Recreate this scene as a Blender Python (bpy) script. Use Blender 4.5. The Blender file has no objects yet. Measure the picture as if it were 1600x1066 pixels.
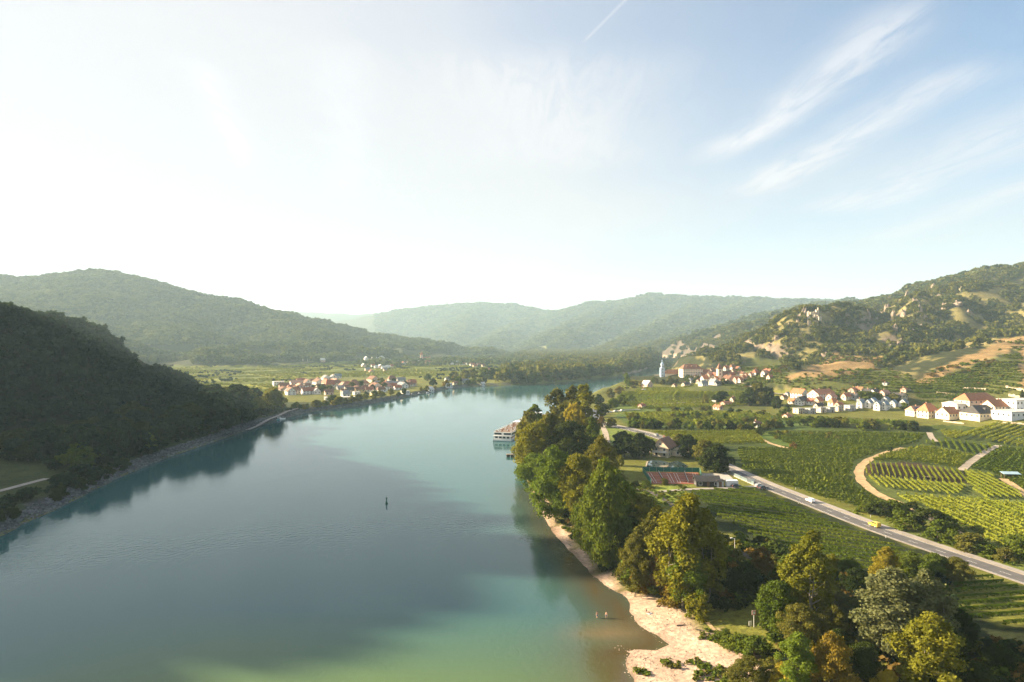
import bpy, math, random
import numpy as np
from mathutils import Vector, Matrix

random.seed(7)
RNG = np.random.default_rng(11)
sc = bpy.context.scene
COL = sc.collection

# ------------------------------------------------------------------ camera, sky, sun, exposure
F = 1066.7            # focal length in pixels of the 1600 px wide photograph
HC = 60.0             # the drone hovers 60 m above the river
HOR = 533.0
cam_d = bpy.data.cameras.new('camera'); cam = bpy.data.objects.new('camera', cam_d); COL.objects.link(cam)
cam.location = (0, 0, HC); cam.rotation_euler = (math.radians(90), 0, 0)
cam_d.sensor_width = 36; cam_d.lens = 24.0; cam_d.clip_start = 1.0; cam_d.clip_end = 40000
sc.camera = cam

SUN_AZ = -75.0        # degrees from +Y (view direction), negative = to the left
SUN_EL = 20.0
world = bpy.data.worlds.new('World'); sc.world = world; world.use_nodes = True
sun_d = bpy.data.lights.new('sun', 'SUN'); sun = bpy.data.objects.new('sun', sun_d); COL.objects.link(sun)
a, e = math.radians(SUN_AZ), math.radians(SUN_EL)
SUNV = Vector((math.sin(a) * math.cos(e), math.cos(a) * math.cos(e), math.sin(e)))
sun.rotation_euler = (-SUNV).to_track_quat('-Z', 'Y').to_euler()
sun_d.energy = 5.0; sun_d.angle = math.radians(0.6); sun_d.color = (1.0, 0.82, 0.55)
sc.view_settings.view_transform = 'Standard'; sc.view_settings.look = 'None'
sc.view_settings.exposure = 2.2; sc.view_settings.gamma = 1.0
sc.render.engine = 'CYCLES'
cy = sc.cycles
cy.use_denoising = True
cy.max_bounces = 6; cy.diffuse_bounces = 2; cy.glossy_bounces = 2; cy.transmission_bounces = 2
cy.volume_bounces = 2; cy.transparent_max_bounces = 4
cy.use_adaptive_sampling = True; cy.adaptive_threshold = 0.02
cy.sample_clamp_indirect = 6.0


def build_sky():
    nt = world.node_tree; N = nt.nodes; L = nt.links
    for n in list(N): N.remove(n)
    out = N.new('ShaderNodeOutputWorld'); bg = N.new('ShaderNodeBackground')
    sky = N.new('ShaderNodeTexSky'); sky.sky_type = 'NISHITA'; sky.sun_disc = False
    sky.sun_elevation = math.radians(SUN_EL); sky.sun_rotation = math.radians(SUN_AZ)
    sky.altitude = 200; sky.air_density = 1.0; sky.dust_density = 0.25; sky.ozone_density = 1.4
    bg.inputs['Strength'].default_value = 0.05
    tc = N.new('ShaderNodeTexCoord')
    sep = N.new('ShaderNodeSeparateXYZ'); L.new(tc.outputs['Generated'], sep.inputs[0])

    def M(op, a, b=None, c=None, clamp=False):
        m = N.new('ShaderNodeMath'); m.operation = op; m.use_clamp = clamp
        for i, v in enumerate((a, b, c)):
            if v is None: continue
            if isinstance(v, (int, float)): m.inputs[i].default_value = v
            else: L.new(v, m.inputs[i])
        return m.outputs[0]
    zz = M('MAXIMUM', sep.outputs[2], 0.03)
    px = M('DIVIDE', sep.outputs[0], zz); py = M('DIVIDE', sep.outputs[1], zz)
    comb = N.new('ShaderNodeCombineXYZ'); L.new(px, comb.inputs[0]); L.new(py, comb.inputs[1])

    def noise(scale, sx, sy, det=6, rough=0.6, dist=0.4, rot=0.0, off=(0, 0, 0)):
        mp = N.new('ShaderNodeMapping'); mp.inputs['Scale'].default_value = (sx, sy, 1)
        mp.inputs['Rotation'].default_value = (0, 0, rot); mp.inputs['Location'].default_value = off
        L.new(comb.outputs[0], mp.inputs[0])
        t = N.new('ShaderNodeTexNoise'); t.inputs['Scale'].default_value = scale
        t.inputs['Detail'].default_value = det; t.inputs['Roughness'].default_value = rough
        t.inputs['Distortion'].default_value = dist
        L.new(mp.outputs[0], t.inputs['Vector']); return t.outputs['Fac']

    def ramp(v, lo, hi):
        mr = N.new('ShaderNodeMapRange'); mr.interpolation_type = 'SMOOTHSTEP'
        L.new(v, mr.inputs[0]); mr.inputs[1].default_value = lo; mr.inputs[2].default_value = hi
        return mr.outputs[0]
    wob = M('MULTIPLY', M('SUBTRACT', noise(0.9, 1, 0.6, 3), 0.5), 0.5)
    fine = noise(3.6, 2.2, 0.42, 12, 0.72, 1.1)

    def streak(cx, tilt, w, y0, y1, amt):
        # one cirrus band lying along the wind, at a fixed place in the cloud layer
        ctr = M('ADD', M('MULTIPLY', M('SUBTRACT', py, 3.0), tilt), cx)
        dx = M('DIVIDE', M('ADD', M('SUBTRACT', px, ctr), wob), w)
        g = M('POWER', 2.718, M('MULTIPLY', M('MULTIPLY', dx, dx), -1.0))
        m = M('MULTIPLY', ramp(py, y0, y0 + 0.35), M('SUBTRACT', 1.0, ramp(py, y1 - 0.7, y1)))
        t = M('MULTIPLY', M('MULTIPLY', g, m), ramp(fine, 0.22, 0.62))
        return M('MULTIPLY', t, amt)
    s = streak(1.12, -0.02, 0.12, 1.85, 4.0, 0.50)
    for args in ((1.66, 0.0, 0.17, 2.3, 4.9, 0.44), (2.45, 0.05, 0.34, 2.2, 5.6, 0.36), (-1.33, -0.22, 0.08, 2.3, 4.2, 0.4),
                 (0.18, 0.0, 0.45, 2.2, 4.2, 0.26), (-0.75, -0.2, 0.12, 2.2, 5.0, 0.25), (3.2, 0.1, 0.2, 3.0, 7.0, 0.3)):
        s = M('ADD', s, streak(*args))
    # a short contrail
    dxc = M('DIVIDE', M('SUBTRACT', px, M('ADD', M('MULTIPLY', M('SUBTRACT', py, 2.13), -0.33), 0.29)), 0.006)
    g = M('POWER', 2.718, M('MULTIPLY', M('MULTIPLY', dxc, dxc), -1.0))
    s = M('ADD', s, M('MULTIPLY', M('MULTIPLY', g, M('MULTIPLY', ramp(py, 1.5, 1.9), M('SUBTRACT', 1.0, ramp(py, 2.24, 2.3)))), 0.22))
    veil = M('ADD', M('MULTIPLY', ramp(noise(0.45, 1.3, 0.45, 5, 0.5, 0.25, 0.1, (3, 1, 0)), 0.30, 0.85), 0.26), M('MULTIPLY', M('SUBTRACT', 1.0, ramp(px, -1.3, 2.2)), 0.93))
    st = s
    fade = ramp(sep.outputs[2], 0.02, 0.2)
    s = M('MULTIPLY', M('ADD', s, veil, clamp=True), fade)
    s = M('ADD', s, M('MULTIPLY', M('SUBTRACT', 1.0, ramp(sep.outputs[2], -0.05, 0.45)), 0.95), clamp=True)
    # the clouds scatter the sky's own light: brighter towards the sun
    dotn = N.new('ShaderNodeVectorMath'); dotn.operation = 'DOT_PRODUCT'
    L.new(tc.outputs['Generated'], dotn.inputs[0]); dotn.inputs[1].default_value = SUNV
    near = M('POWER', M('MAXIMUM', M('ADD', M('MULTIPLY', dotn.outputs['Value'], 0.5), 0.5), 0.0), 3.0)
    cb = M('ADD', M('ADD', 3.1, M('MULTIPLY', near, 0.6)), M('MULTIPLY', st, 1.1))
    cc = N.new('ShaderNodeCombineColor')
    L.new(M('MULTIPLY', cb, 1.0), cc.inputs[0]); L.new(M('MULTIPLY', cb, 1.0), cc.inputs[1]); L.new(M('MULTIPLY', cb, 1.06), cc.inputs[2])
    mix = N.new('ShaderNodeMix'); mix.data_type = 'RGBA'
    hs = N.new('ShaderNodeHueSaturation'); hs.inputs['Saturation'].default_value = 1.35; hs.inputs['Value'].default_value = 0.88; L.new(sky.outputs[0], hs.inputs['Color'])
    L.new(s, mix.inputs[0]); L.new(hs.outputs[0], mix.inputs[6]); L.new(cc.outputs[0], mix.inputs[7])
    L.new(mix.outputs[2], bg.inputs[0]); L.new(bg.outputs[0], out.inputs[0])


build_sky()

# ------------------------------------------------------------------ helpers


def tag(o, label=None, cat=None, group=None, kind=None):
    if label: o['label'] = label
    if cat: o['category'] = cat
    if group: o['group'] = group
    if kind: o['kind'] = kind
    return o


def empty(name, loc=(0, 0, 0), rz=0.0, scale=(1, 1, 1)):
    o = bpy.data.objects.new(name, None); COL.objects.link(o)
    o.location = loc; o.rotation_euler = (0, 0, rz); o.scale = scale; o.empty_display_size = 0.5
    return o


def link_mesh(name, me, parent=None, mat=None):
    o = bpy.data.objects.new(name, me); COL.objects.link(o)
    if mat is not None and not me.materials: me.materials.append(mat)
    if parent is not None: o.parent = parent
    return o


def np_mesh(name, V, Q, smooth=False, attrs=None, tri=False):
    """V (n,3) floats, Q (m,4) or (m,3) ints."""
    me = bpy.data.meshes.new(name)
    V = np.asarray(V, np.float32); Q = np.asarray(Q, np.int32)
    k = Q.shape[1]
    me.vertices.add(len(V)); me.vertices.foreach_set('co', V.ravel())
    me.loops.add(Q.size); me.loops.foreach_set('vertex_index', Q.ravel())
    me.polygons.add(len(Q))
    me.polygons.foreach_set('loop_start', np.arange(0, Q.size, k, dtype=np.int32))
    me.polygons.foreach_set('loop_total', np.full(len(Q), k, np.int32))
    if smooth: me.polygons.foreach_set('use_smooth', np.ones(len(Q), bool))
    for nm, dom, typ, arr in (attrs or ()):
        at = me.attributes.new(nm, typ, dom)
        at.data.foreach_set('color' if typ == 'FLOAT_COLOR' else 'value', np.asarray(arr, np.float32).ravel())
    me.update(calc_edges=True); me.validate()
    return me


class MB:
    """collects polygons; build() links them as ONE mesh object"""
    def __init__(s): s.v = []; s.f = []; s.m = []; s.mi = 0
    def add(s, vs, fs):
        o = len(s.v); s.v += [tuple(p) for p in vs]; s.f += [tuple(i + o for i in f) for f in fs]; s.m += [s.mi] * len(fs); return s
    def box(s, x0, x1, y0, y1, z0, z1):
        return s.add([(x0, y0, z0), (x1, y0, z0), (x1, y1, z0), (x0, y1, z0), (x0, y0, z1), (x1, y0, z1), (x1, y1, z1), (x0, y1, z1)],
                     [(0, 3, 2, 1), (4, 5, 6, 7), (0, 1, 5, 4), (1, 2, 6, 5), (2, 3, 7, 6), (3, 0, 4, 7)])
    def tube(s, p, q, r0, r1, n=8):
        p, q = Vector(p), Vector(q); d = (q - p).normalized()
        u = d.orthogonal().normalized(); w = d.cross(u); vs = []
        for c, r in ((p, r0), (q, r1)):
            for i in range(n):
                t = 2 * math.pi * i / n; vs.append(c + (u * math.cos(t) + w * math.sin(t)) * r)
        fs = [(i, (i + 1) % n, n + (i + 1) % n, n + i) for i in range(n)] + [tuple(range(n - 1, -1, -1)), tuple(range(n, 2 * n))]
        return s.add(vs, fs)
    def lathe(s, prof, n=12, cx=0, cy=0):
        vs = []
        for r, z in prof:
            for i in range(n):
                t = 2 * math.pi * i / n; vs.append((cx + r * math.cos(t), cy + r * math.sin(t), z))
        fs = []
        for k in range(len(prof) - 1):
            for i in range(n):
                fs.append((k * n + i, k * n + (i + 1) % n, (k + 1) * n + (i + 1) % n, (k + 1) * n + i))
        fs.append(tuple(range(n - 1, -1, -1))); fs.append(tuple((len(prof) - 1) * n + i for i in range(n)))
        return s.add(vs, fs)
    def prism(s, poly, z0, z1):
        n = len(poly)
        return s.add([(x, y, z0) for x, y in poly] + [(x, y, z1) for x, y in poly],
                     [tuple(range(n - 1, -1, -1)), tuple(range(n, 2 * n))] + [(i, (i + 1) % n, n + (i + 1) % n, n + i) for i in range(n)])
    def mesh(s, name, mats=()):
        me = bpy.data.meshes.new(name); me.from_pydata(s.v, [], s.f)
        for m in (mats if isinstance(mats, (list, tuple)) else [mats]): me.materials.append(m)
        if s.mi or any(s.m): me.polygons.foreach_set('material_index', s.m)
        me.update(); return me
    def build(s, name, mats, parent=None, smooth=False):
        me = s.mesh(name, mats)
        if smooth: me.polygons.foreach_set('use_smooth', [True] * len(me.polygons))
        return link_mesh(name, me, parent)


MATS = {}


def mat(name, col, rough=0.8, noise=0.0, scale=1.0, bump=0.0, metal=0.0, spec=0.3, objrand=0.0):
    """a plain procedural surface: colour broken by two octaves of noise, optional fine relief"""
    if name in MATS: return MATS[name]
    m = bpy.data.materials.new(name); m.use_nodes = True
    nt = m.node_tree; N = nt.nodes; L = nt.links; b = N['Principled BSDF']
    b.inputs['Roughness'].default_value = rough; b.inputs['Metallic'].default_value = metal
    b.inputs['Specular IOR Level'].default_value = spec
    b.inputs['Base Color'].default_value = (*col, 1)
    if noise:
        tc = N.new('ShaderNodeTexCoord'); t = N.new('ShaderNodeTexNoise'); t.inputs['Scale'].default_value = scale; t.inputs['Detail'].default_value = 6
        L.new(tc.outputs['Object'], t.inputs['Vector'])
        mr = N.new('ShaderNodeMapRange'); L.new(t.outputs['Fac'], mr.inputs[0]); mr.inputs[1].default_value = 0.25; mr.inputs[2].default_value = 0.75
        mr.inputs[3].default_value = 1 - noise; mr.inputs[4].default_value = 1 + noise
        fac = mr.outputs[0]
        if objrand:
            oi = N.new('ShaderNodeObjectInfo'); r2 = N.new('ShaderNodeMapRange'); L.new(oi.outputs['Random'], r2.inputs[0])
            r2.inputs[3].default_value = 1 - objrand; r2.inputs[4].default_value = 1 + objrand
            mm = N.new('ShaderNodeMath'); mm.operation = 'MULTIPLY'; L.new(fac, mm.inputs[0]); L.new(r2.outputs[0], mm.inputs[1]); fac = mm.outputs[0]
        vm = N.new('ShaderNodeVectorMath'); vm.operation = 'SCALE'; vm.inputs[0].default_value = col; L.new(fac, vm.inputs['Scale'])
        L.new(vm.outputs[0], b.inputs['Base Color'])
        if bump:
            bp = N.new('ShaderNodeBump'); bp.inputs['Strength'].default_value = bump; bp.inputs['Distance'].default_value = 0.3
            L.new(t.outputs['Fac'], bp.inputs['Height']); L.new(bp.outputs[0], b.inputs['Normal'])
    MATS[name] = m
    return m


def ih(xi, yi, seed):
    h = (xi.astype(np.int64) * 374761393 + yi.astype(np.int64) * 668265263 + seed * 1274126177) & 0xFFFFFFFF
    h = ((h ^ (h >> 13)) * 1274126177) & 0xFFFFFFFF
    h = ((h ^ (h >> 16)) * 2246822519) & 0xFFFFFFFF
    return ((h ^ (h >> 15)) & 0xFFFFFF) / float(0xFFFFFF)


def vnoise(x, y, seed=0):
    xi = np.floor(x); yi = np.floor(y); fx = x - xi; fy = y - yi
    fx = fx * fx * fx * (fx * (fx * 6 - 15) + 10); fy = fy * fy * fy * (fy * (fy * 6 - 15) + 10)
    a = ih(xi, yi, seed); b = ih(xi + 1, yi, seed); c = ih(xi, yi + 1, seed); d = ih(xi + 1, yi + 1, seed)
    return (a * (1 - fx) + b * fx) * (1 - fy) + (c * (1 - fx) + d * fx) * fy


def fbm(x, y, octv=4, seed=0, gain=0.5):
    s = 0.0; am = 1.0; tot = 0.0
    for i in range(octv):
        s = s + am * vnoise(x * 2 ** i + i * 17.3, y * 2 ** i - i * 9.1, seed + i); tot += am; am *= gain
    return s / tot


# ------------------------------------------------------------------ the lie of the land
def flat(px, py, z=3.0):
    """the point of the level z that the photograph shows at pixel px, py"""
    d = (HC - z) * F / (py - HOR); return ((px - 800) / F * d, d)


def P3(px, py, d): return ((px - 800) / F * d, d, HC - (py - HOR) / F * d)


def poly_flat(pts, z=3.0): return np.array([flat(a, b, z) for a, b in pts])


LEFT_BANK = [(-150, -400), (-150, 0), (-152, 120)] + [flat(*p, 0) for p in (
    (0, 838), (60, 808), (100, 790), (150, 764), (200, 740), (270, 712), (330, 692), (400, 667), (440, 655), (490, 643), (560, 634), (620, 624), (700, 608), (735, 604),
    (800, 602), (850, 600), (900, 595), (960, 588), (1000, 581), (1020, 573), (1032, 566))] + [(440, 2300)]
RIGHT_BANK = [(70, -400), (45, 0), (24, 90)] + [flat(*p, 0) for p in (
    (968, 1066), (957, 1043), (949, 1024), (941, 1009), (945, 1003), (978, 1002), (1022, 1006), (1003, 995), (984, 984), (971, 968), (964, 953), (962, 937), (920, 905), (880, 862), (852, 828), (832, 793),
    (822, 765), (812, 740), (804, 718), (804, 706), (812, 694), (836, 672), (868, 652), (895, 632), (930, 612), (985, 600), (1010, 594))] + [(243, 1123), (386, 1423), (487, 1600), (484, 2134), (470, 2400)]
RIVER = np.array(LEFT_BANK + RIGHT_BANK[::-1])


def inside(poly, x, y):
    r = np.zeros(np.shape(x), bool); n = len(poly)
    for i in range(n):
        x0, y0 = poly[i]; x1, y1 = poly[(i + 1) % n]
        if y0 == y1: continue
        c = ((y0 > y) != (y1 > y)) & (x < (x1 - x0) * (y - y0) / (y1 - y0) + x0); r ^= c
    return r


def line_dist(pts, x, y, closed=False):
    best = np.full(np.shape(x), 1e9); n = len(pts)
    for i in range(n if closed else n - 1):
        x0, y0 = pts[i][:2]; x1, y1 = pts[(i + 1) % n][:2]
        dx, dy = x1 - x0, y1 - y0; L2 = dx * dx + dy * dy + 1e-9
        t = np.clip(((x - x0) * dx + (y - y0) * dy) / L2, 0, 1)
        best = np.minimum(best, (x - x0 - t * dx) ** 2 + (y - y0 - t * dy) ** 2)
    return np.sqrt(best)


# ridges: crest points (X, Y, Z) and the mean slope of the flanks
RIDGES = [
    # near left hill, whose shadow lies over the river
    ([(-980, 430, 300), (-820, 370, 270), (-640, 350, 232), (-534, 463, 162), (-440, 575, 78)], 0.98, 25),
    ([(-440, 575, 78), P3(60, 500, 600), P3(130, 521, 680), P3(220, 568, 800), P3(290, 596, 900)], 0.78, 16),
    ([(-640, 350, 232), (-640, 318, 219), (-645, 286, 199), (-665, 255, 164), (-700, 190, 115), (-740, 0, 80), (-760, -150, 40)], 1.05, 25),
    ([(-480, 430, 125), P3(-20, 486, 490), P3(0, 495, 500), P3(100, 545, 530), P3(180, 588, 560), P3(250, 626, 600)], 0.95, 12),
    # wooded mountain on the left beyond the fields
    ([P3(-700, 420, 2700), P3(-300, 425, 2500), P3(0, 440, 2400), P3(50, 436, 2450), P3(110, 430, 2500), P3(160, 428, 2500), P3(200, 435, 2500), P3(250, 453, 2500), P3(300, 466, 2500), P3(350, 478, 2500),
      P3(380, 488, 2500), P3(420, 498, 2500), P3(470, 514, 2480), P3(520, 530, 2450), P3(555, 547, 2420), P3(580, 558, 2400)], 0.36, 40),
    ([P3(330, 474, 2450), P3(270, 500, 2200), P3(210, 528, 1900), P3(160, 556, 1650)], 0.44, 20),
    ([P3(120, 445, 2350), P3(60, 480, 2000), P3(20, 520, 1650)], 0.44, 20),
    ([P3(470, 516, 2450), P3(440, 538, 2150), P3(420, 552, 1950)], 0.44, 20),
    # far ranges
    ([P3(250, 478, 9000), P3(420, 484, 8500), P3(500, 489, 8200), P3(560, 492, 8000), P3(640, 486, 8000), P3(760, 480, 8500)], 0.25, 120),
    ([P3(540, 500, 6600), P3(590, 493, 6400), P3(650, 482, 6200), P3(700, 478, 6200), P3(750, 474, 6200), P3(800, 478, 6100), P3(850, 488, 6000), P3(880, 487, 5800), P3(920, 476, 5600), P3(960, 473, 5500),
      P3(1000, 466, 5400), P3(1020, 461, 5400), P3(1060, 464, 5300), P3(1120, 467, 5200), P3(1180, 468, 5000), P3(1230, 470, 4900), P3(1300, 472, 4800), P3(1420, 470, 4800)], 0.46, 50),
    ([P3(1020, 461, 5400), P3(970, 488, 4800), P3(920, 510, 4200), P3(870, 535, 3600), P3(840, 550, 3300)], 0.50, 20),
    ([P3(1110, 467, 5200), P3(1070, 486, 4500), P3(1030, 508, 3900), P3(985, 530, 3300), P3(950, 548, 2900)], 0.52, 20),
    ([P3(960, 473, 5500), P3(910, 500, 4700), P3(870, 520, 4100), P3(830, 543, 3500)], 0.50, 20),
    ([P3(850, 488, 6000), P3(800, 512, 5000), P3(770, 532, 4200), P3(745, 548, 3600)], 0.46, 20),
    ([P3(750, 474, 6200), P3(730, 500, 5300), P3(715, 530, 4600)], 0.55, 20),
    ([P3(1180, 468, 5000), P3(1130, 490, 4200), P3(1080, 512, 3600), P3(1030, 540, 3000)], 0.52, 20),
    # cliffs beyond the town
    ([P3(1330, 473, 3200), P3(1260, 482, 2950), P3(1200, 494, 2750), P3(1130, 514, 2500), P3(1085, 540, 2300), P3(1056, 560, 2180)], 0.42, 25),
    ([P3(1280, 492, 2350), P3(1210, 518, 2100), P3(1150, 543, 1870), P3(1112, 564, 1720)], 0.42, 20),
    ([P3(1200, 496, 2700), P3(1150, 524, 2380), P3(1110, 546, 2150), P3(1080, 564, 2000)], 0.42, 20),
    # castle mountain on the right
    ([P3(1240, 482, 2000), P3(1300, 474, 1900), P3(1400, 463, 1800), P3(1480, 436, 1700), P3(1560, 417, 1600), P3(1640, 414, 1600), P3(1800, 400, 1600), P3(2200, 380, 1700)], 0.45, 40),
    ([P3(1500, 447, 1350), P3(1440, 466, 1300), P3(1400, 480, 1250), P3(1340, 483, 1200), P3(1300, 477, 1150), P3(1285, 479, 1120), P3(1255, 497, 1080), P3(1230, 519, 1050), P3(1200, 534, 1030), P3(1165, 562, 1000), P3(1142, 582, 980)], 0.62, 15),
    ([P3(1280, 497, 1095), P3(1290, 525, 1000), P3(1302, 556, 920), P3(1300, 580, 880)], 0.70, 8),
    ([P3(1480, 444, 1330), P3(1440, 480, 1130), P3(1400, 512, 980), P3(1370, 542, 890), P3(1345, 566, 850)], 0.70, 10),
    ([P3(1560, 417, 1600), P3(1530, 440, 1300), P3(1500, 478, 1120), P3(1470, 515, 1000), P3(1440, 550, 900), P3(1415, 580, 840)], 0.66, 12),
    ([P3(1700, 420, 1350), P3(1640, 455, 1200), P3(1600, 490, 1050), P3(1560, 520, 950)], 0.6, 15),
    # dry grass spurs with terraces
    ([P3(1428, 594, 760), P3(1500, 566, 800), P3(1560, 541, 830), P3(1600, 526, 850), P3(1700, 490, 900), P3(1850, 450, 1000)], 0.25, 12),
    ([P3(1222, 590, 860), P3(1290, 567, 850), P3(1340, 558, 850), P3(1390, 556, 880), P3(1440, 548, 930)], 0.32, 10),
    # the mound the town stands on
    ([P3(1020, 588, 905), P3(1060, 586, 930), P3(1120, 584, 955), P3(1170, 580, 985), P3(1215, 578, 1000)], 0.24, 12),
]


def hills(x, y):
    x = np.asarray(x, float); y = np.asarray(y, float)
    wx = x + 60 * (fbm(x / 260, y / 260, 3, 31) - 0.5); wy = y + 60 * (fbm(x / 260, y / 260, 3, 41) - 0.5)
    rid = 1 - np.abs(2 * fbm(x / 190, y / 190, 3, 51) - 1)          # gullies and spurs
    rid2 = 1 - np.abs(2 * fbm(x / 420 + 5, y / 420, 3, 55) - 1)
    best = np.zeros(x.shape)
    for pts, slope, r in RIDGES:
        zmax = max(p[2] for p in pts); reach = zmax / slope * 1.9 + 80
        xs = [p[0] for p in pts]; ys = [p[1] for p in pts]
        m = (x > min(xs) - reach) & (x < max(xs) + reach) & (y > min(ys) - reach) & (y < max(ys) + reach)
        if not m.any(): continue
        small = zmax < 25
        X, Y = (x[m], y[m]) if small else (wx[m], wy[m])
        g = np.ones(X.shape) if small else ((0.46 + 0.92 * rid[m] if zmax < 240 and ys[0] < 2200 else 0.58 + 0.70 * (rid[m] if zmax < 240 else 0.35 * rid[m] + 0.65 * rid2[m])) if xs[0] > 0 or ys[0] > 1200 else 0.74 + 0.45 * rid[m])
        b = np.zeros(X.shape)
        for (x0, y0, z0), (x1, y1, z1) in zip(pts, pts[1:]):
            dx, dy = x1 - x0, y1 - y0; L2 = dx * dx + dy * dy + 1e-9
            t = np.clip(((X - x0) * dx + (Y - y0) * dy) / L2, 0, 1)
            Z = np.maximum(z0 + t * (z1 - z0) - 3.0, 0.1)
            D = np.sqrt((X - x0 - t * dx) ** 2 + (Y - y0 - t * dy) ** 2)
            D = np.sqrt(D * D + r * r) - r
            W = Z / slope * 1.45 * g + 4
            b = np.maximum(b, Z * np.clip(1 - D / W, 0, 1) ** 1.45)
        o = best[m]; k = 6.0
        hi = np.maximum(o, b); lo = np.minimum(o, b)
        best[m] = hi + np.where(hi > 4, 0.18 * np.clip(lo - hi + 18, 0, 18) ** 2 / 18, 0) * np.clip((hi - 4) / 30, 0, 1)
    amp = np.clip(best / 60, 0, 1)
    best = best + amp * (11 * (fbm(x / 60, y / 60, 4, 61) - 0.5) + np.clip(best / 200, 0, 1) * 26 * (fbm(x / 170, y / 170, 3, 71) - 0.5))
    rav = (1 - np.abs(2 * fbm(x / 150 + 9, y / 210, 3, 83) - 1)) ** 5
    best = best - np.where((x > 250) & (y > 800) & (y < 2100), np.clip((best - 12) / 60, 0, 1) * 24 * rav, 0)
    return np.maximum(best, 0)


TERR = poly_flat([(1300, 640), (1800, 660), (1900, 560), (1400, 590)])
BEACH_C = np.array([flat(*p, 0) for p in ((968, 1066), (949, 1024), (1022, 1006), (964, 953), (920, 905), (852, 828), (822, 765))])


def river_sd(x, y):
    d = line_dist(RIVER, x, y, True); return np.where(inside(RIVER, x, y), -d, d)


def height(x, y, sd=None, raw=False):
    x = np.asarray(x, float); y = np.asarray(y, float)
    if sd is None: sd = river_sd(x, y)
    h = hills(x, y)
    # terraced vineyards on the right-hand dry spurs: real steps
    F_z = (x > 200) & (y > 560) & (y < 900) & (h > 1.5) & (h < 62) & (x > 0.42 * y + 20)
    step = 3.2; q = h / step; fr = q - np.floor(q)
    ht = (np.floor(q) + np.clip((fr - 0.72) / 0.28, 0, 1)) * step
    tm = np.where(F_z, np.clip(0.9 * fbm(x / 70, y / 70, 2, 77) * 2.2 - 0.35, 0, 1) * np.clip((62 - h) / 14, 0, 1), 0)
    h = h * (1 - tm) + ht * tm
    base = 3.0 + 0.3 * (fbm(x / 90, y / 90, 2, 3) - 0.5)
    left = x < (-0.3 * 0 + np.interp(y, [0, 200, 400, 700, 1000, 1400, 2300], [-60, -60, -80, -40, 60, 260, 450]))
    bd = line_dist(BEACH_C, x, y)
    sl = np.where(left, 0.62, np.where(bd < 25, np.where(y < 165, 0.085, 0.13), 0.4))
    bank = -0.25 + sl * np.maximum(sd, 0) + np.where((~left) & (bd < 30) & (sd > 0), 0.22 * (fbm(x / 5, y / 5, 3, 9) - 0.5), 0)
    land = base + h
    top = np.where(left, land + 0.6 * np.exp(-((sd - 7) / 5.0) ** 2), land)
    z = np.minimum(top, bank + h * np.clip(sd / 30, 0, 1))
    return np.where(sd < 0, np.maximum(-3.0, -0.25 + 0.2 * sd), z)


def H1(x, y): return float(height(np.array([x]), np.array([y]))[0])


_D = np.concatenate([np.arange(90, 700, 2.5), np.arange(700, 1500, 5), np.arange(1500, 6000, 25)])


def hit(px, py, dmin=90):
    """where the ray through a pixel of the photograph meets the land: x, y, z"""
    d = _D[_D >= dmin]; x = (px - 800) / F * d; z = HC - (py - HOR) / F * d
    g = height(x, d) - z
    i = np.argmax(g > 0)
    if g[i] <= 0: i = len(d) - 1
    if i > 0:
        t = g[i - 1] / (g[i - 1] - g[i] + 1e-9); dd = d[i - 1] + t * (d[i] - d[i - 1])
    else: dd = d[0]
    X = (px - 800) / F * dd
    return X, dd, H1(X, dd)

# ------------------------------------------------------------------ ground sheet
def axis(lo, hi, fine_lo, fine_hi, step, grow, mx):
    a = list(np.arange(fine_lo, fine_hi + 1e-6, step)); s = step
    while a[-1] < hi: s = min(s * grow, mx); a.append(a[-1] + s)
    s = step; b = [fine_lo]
    while b[-1] > lo: s = min(s * grow, mx); b.append(b[-1] - s)
    return np.array(b[:0:-1] + a)


def pix(x, y, z): return 800 + F * x / np.maximum(y, 1), HOR + F * (HC - z) / np.maximum(y, 1)


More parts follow.
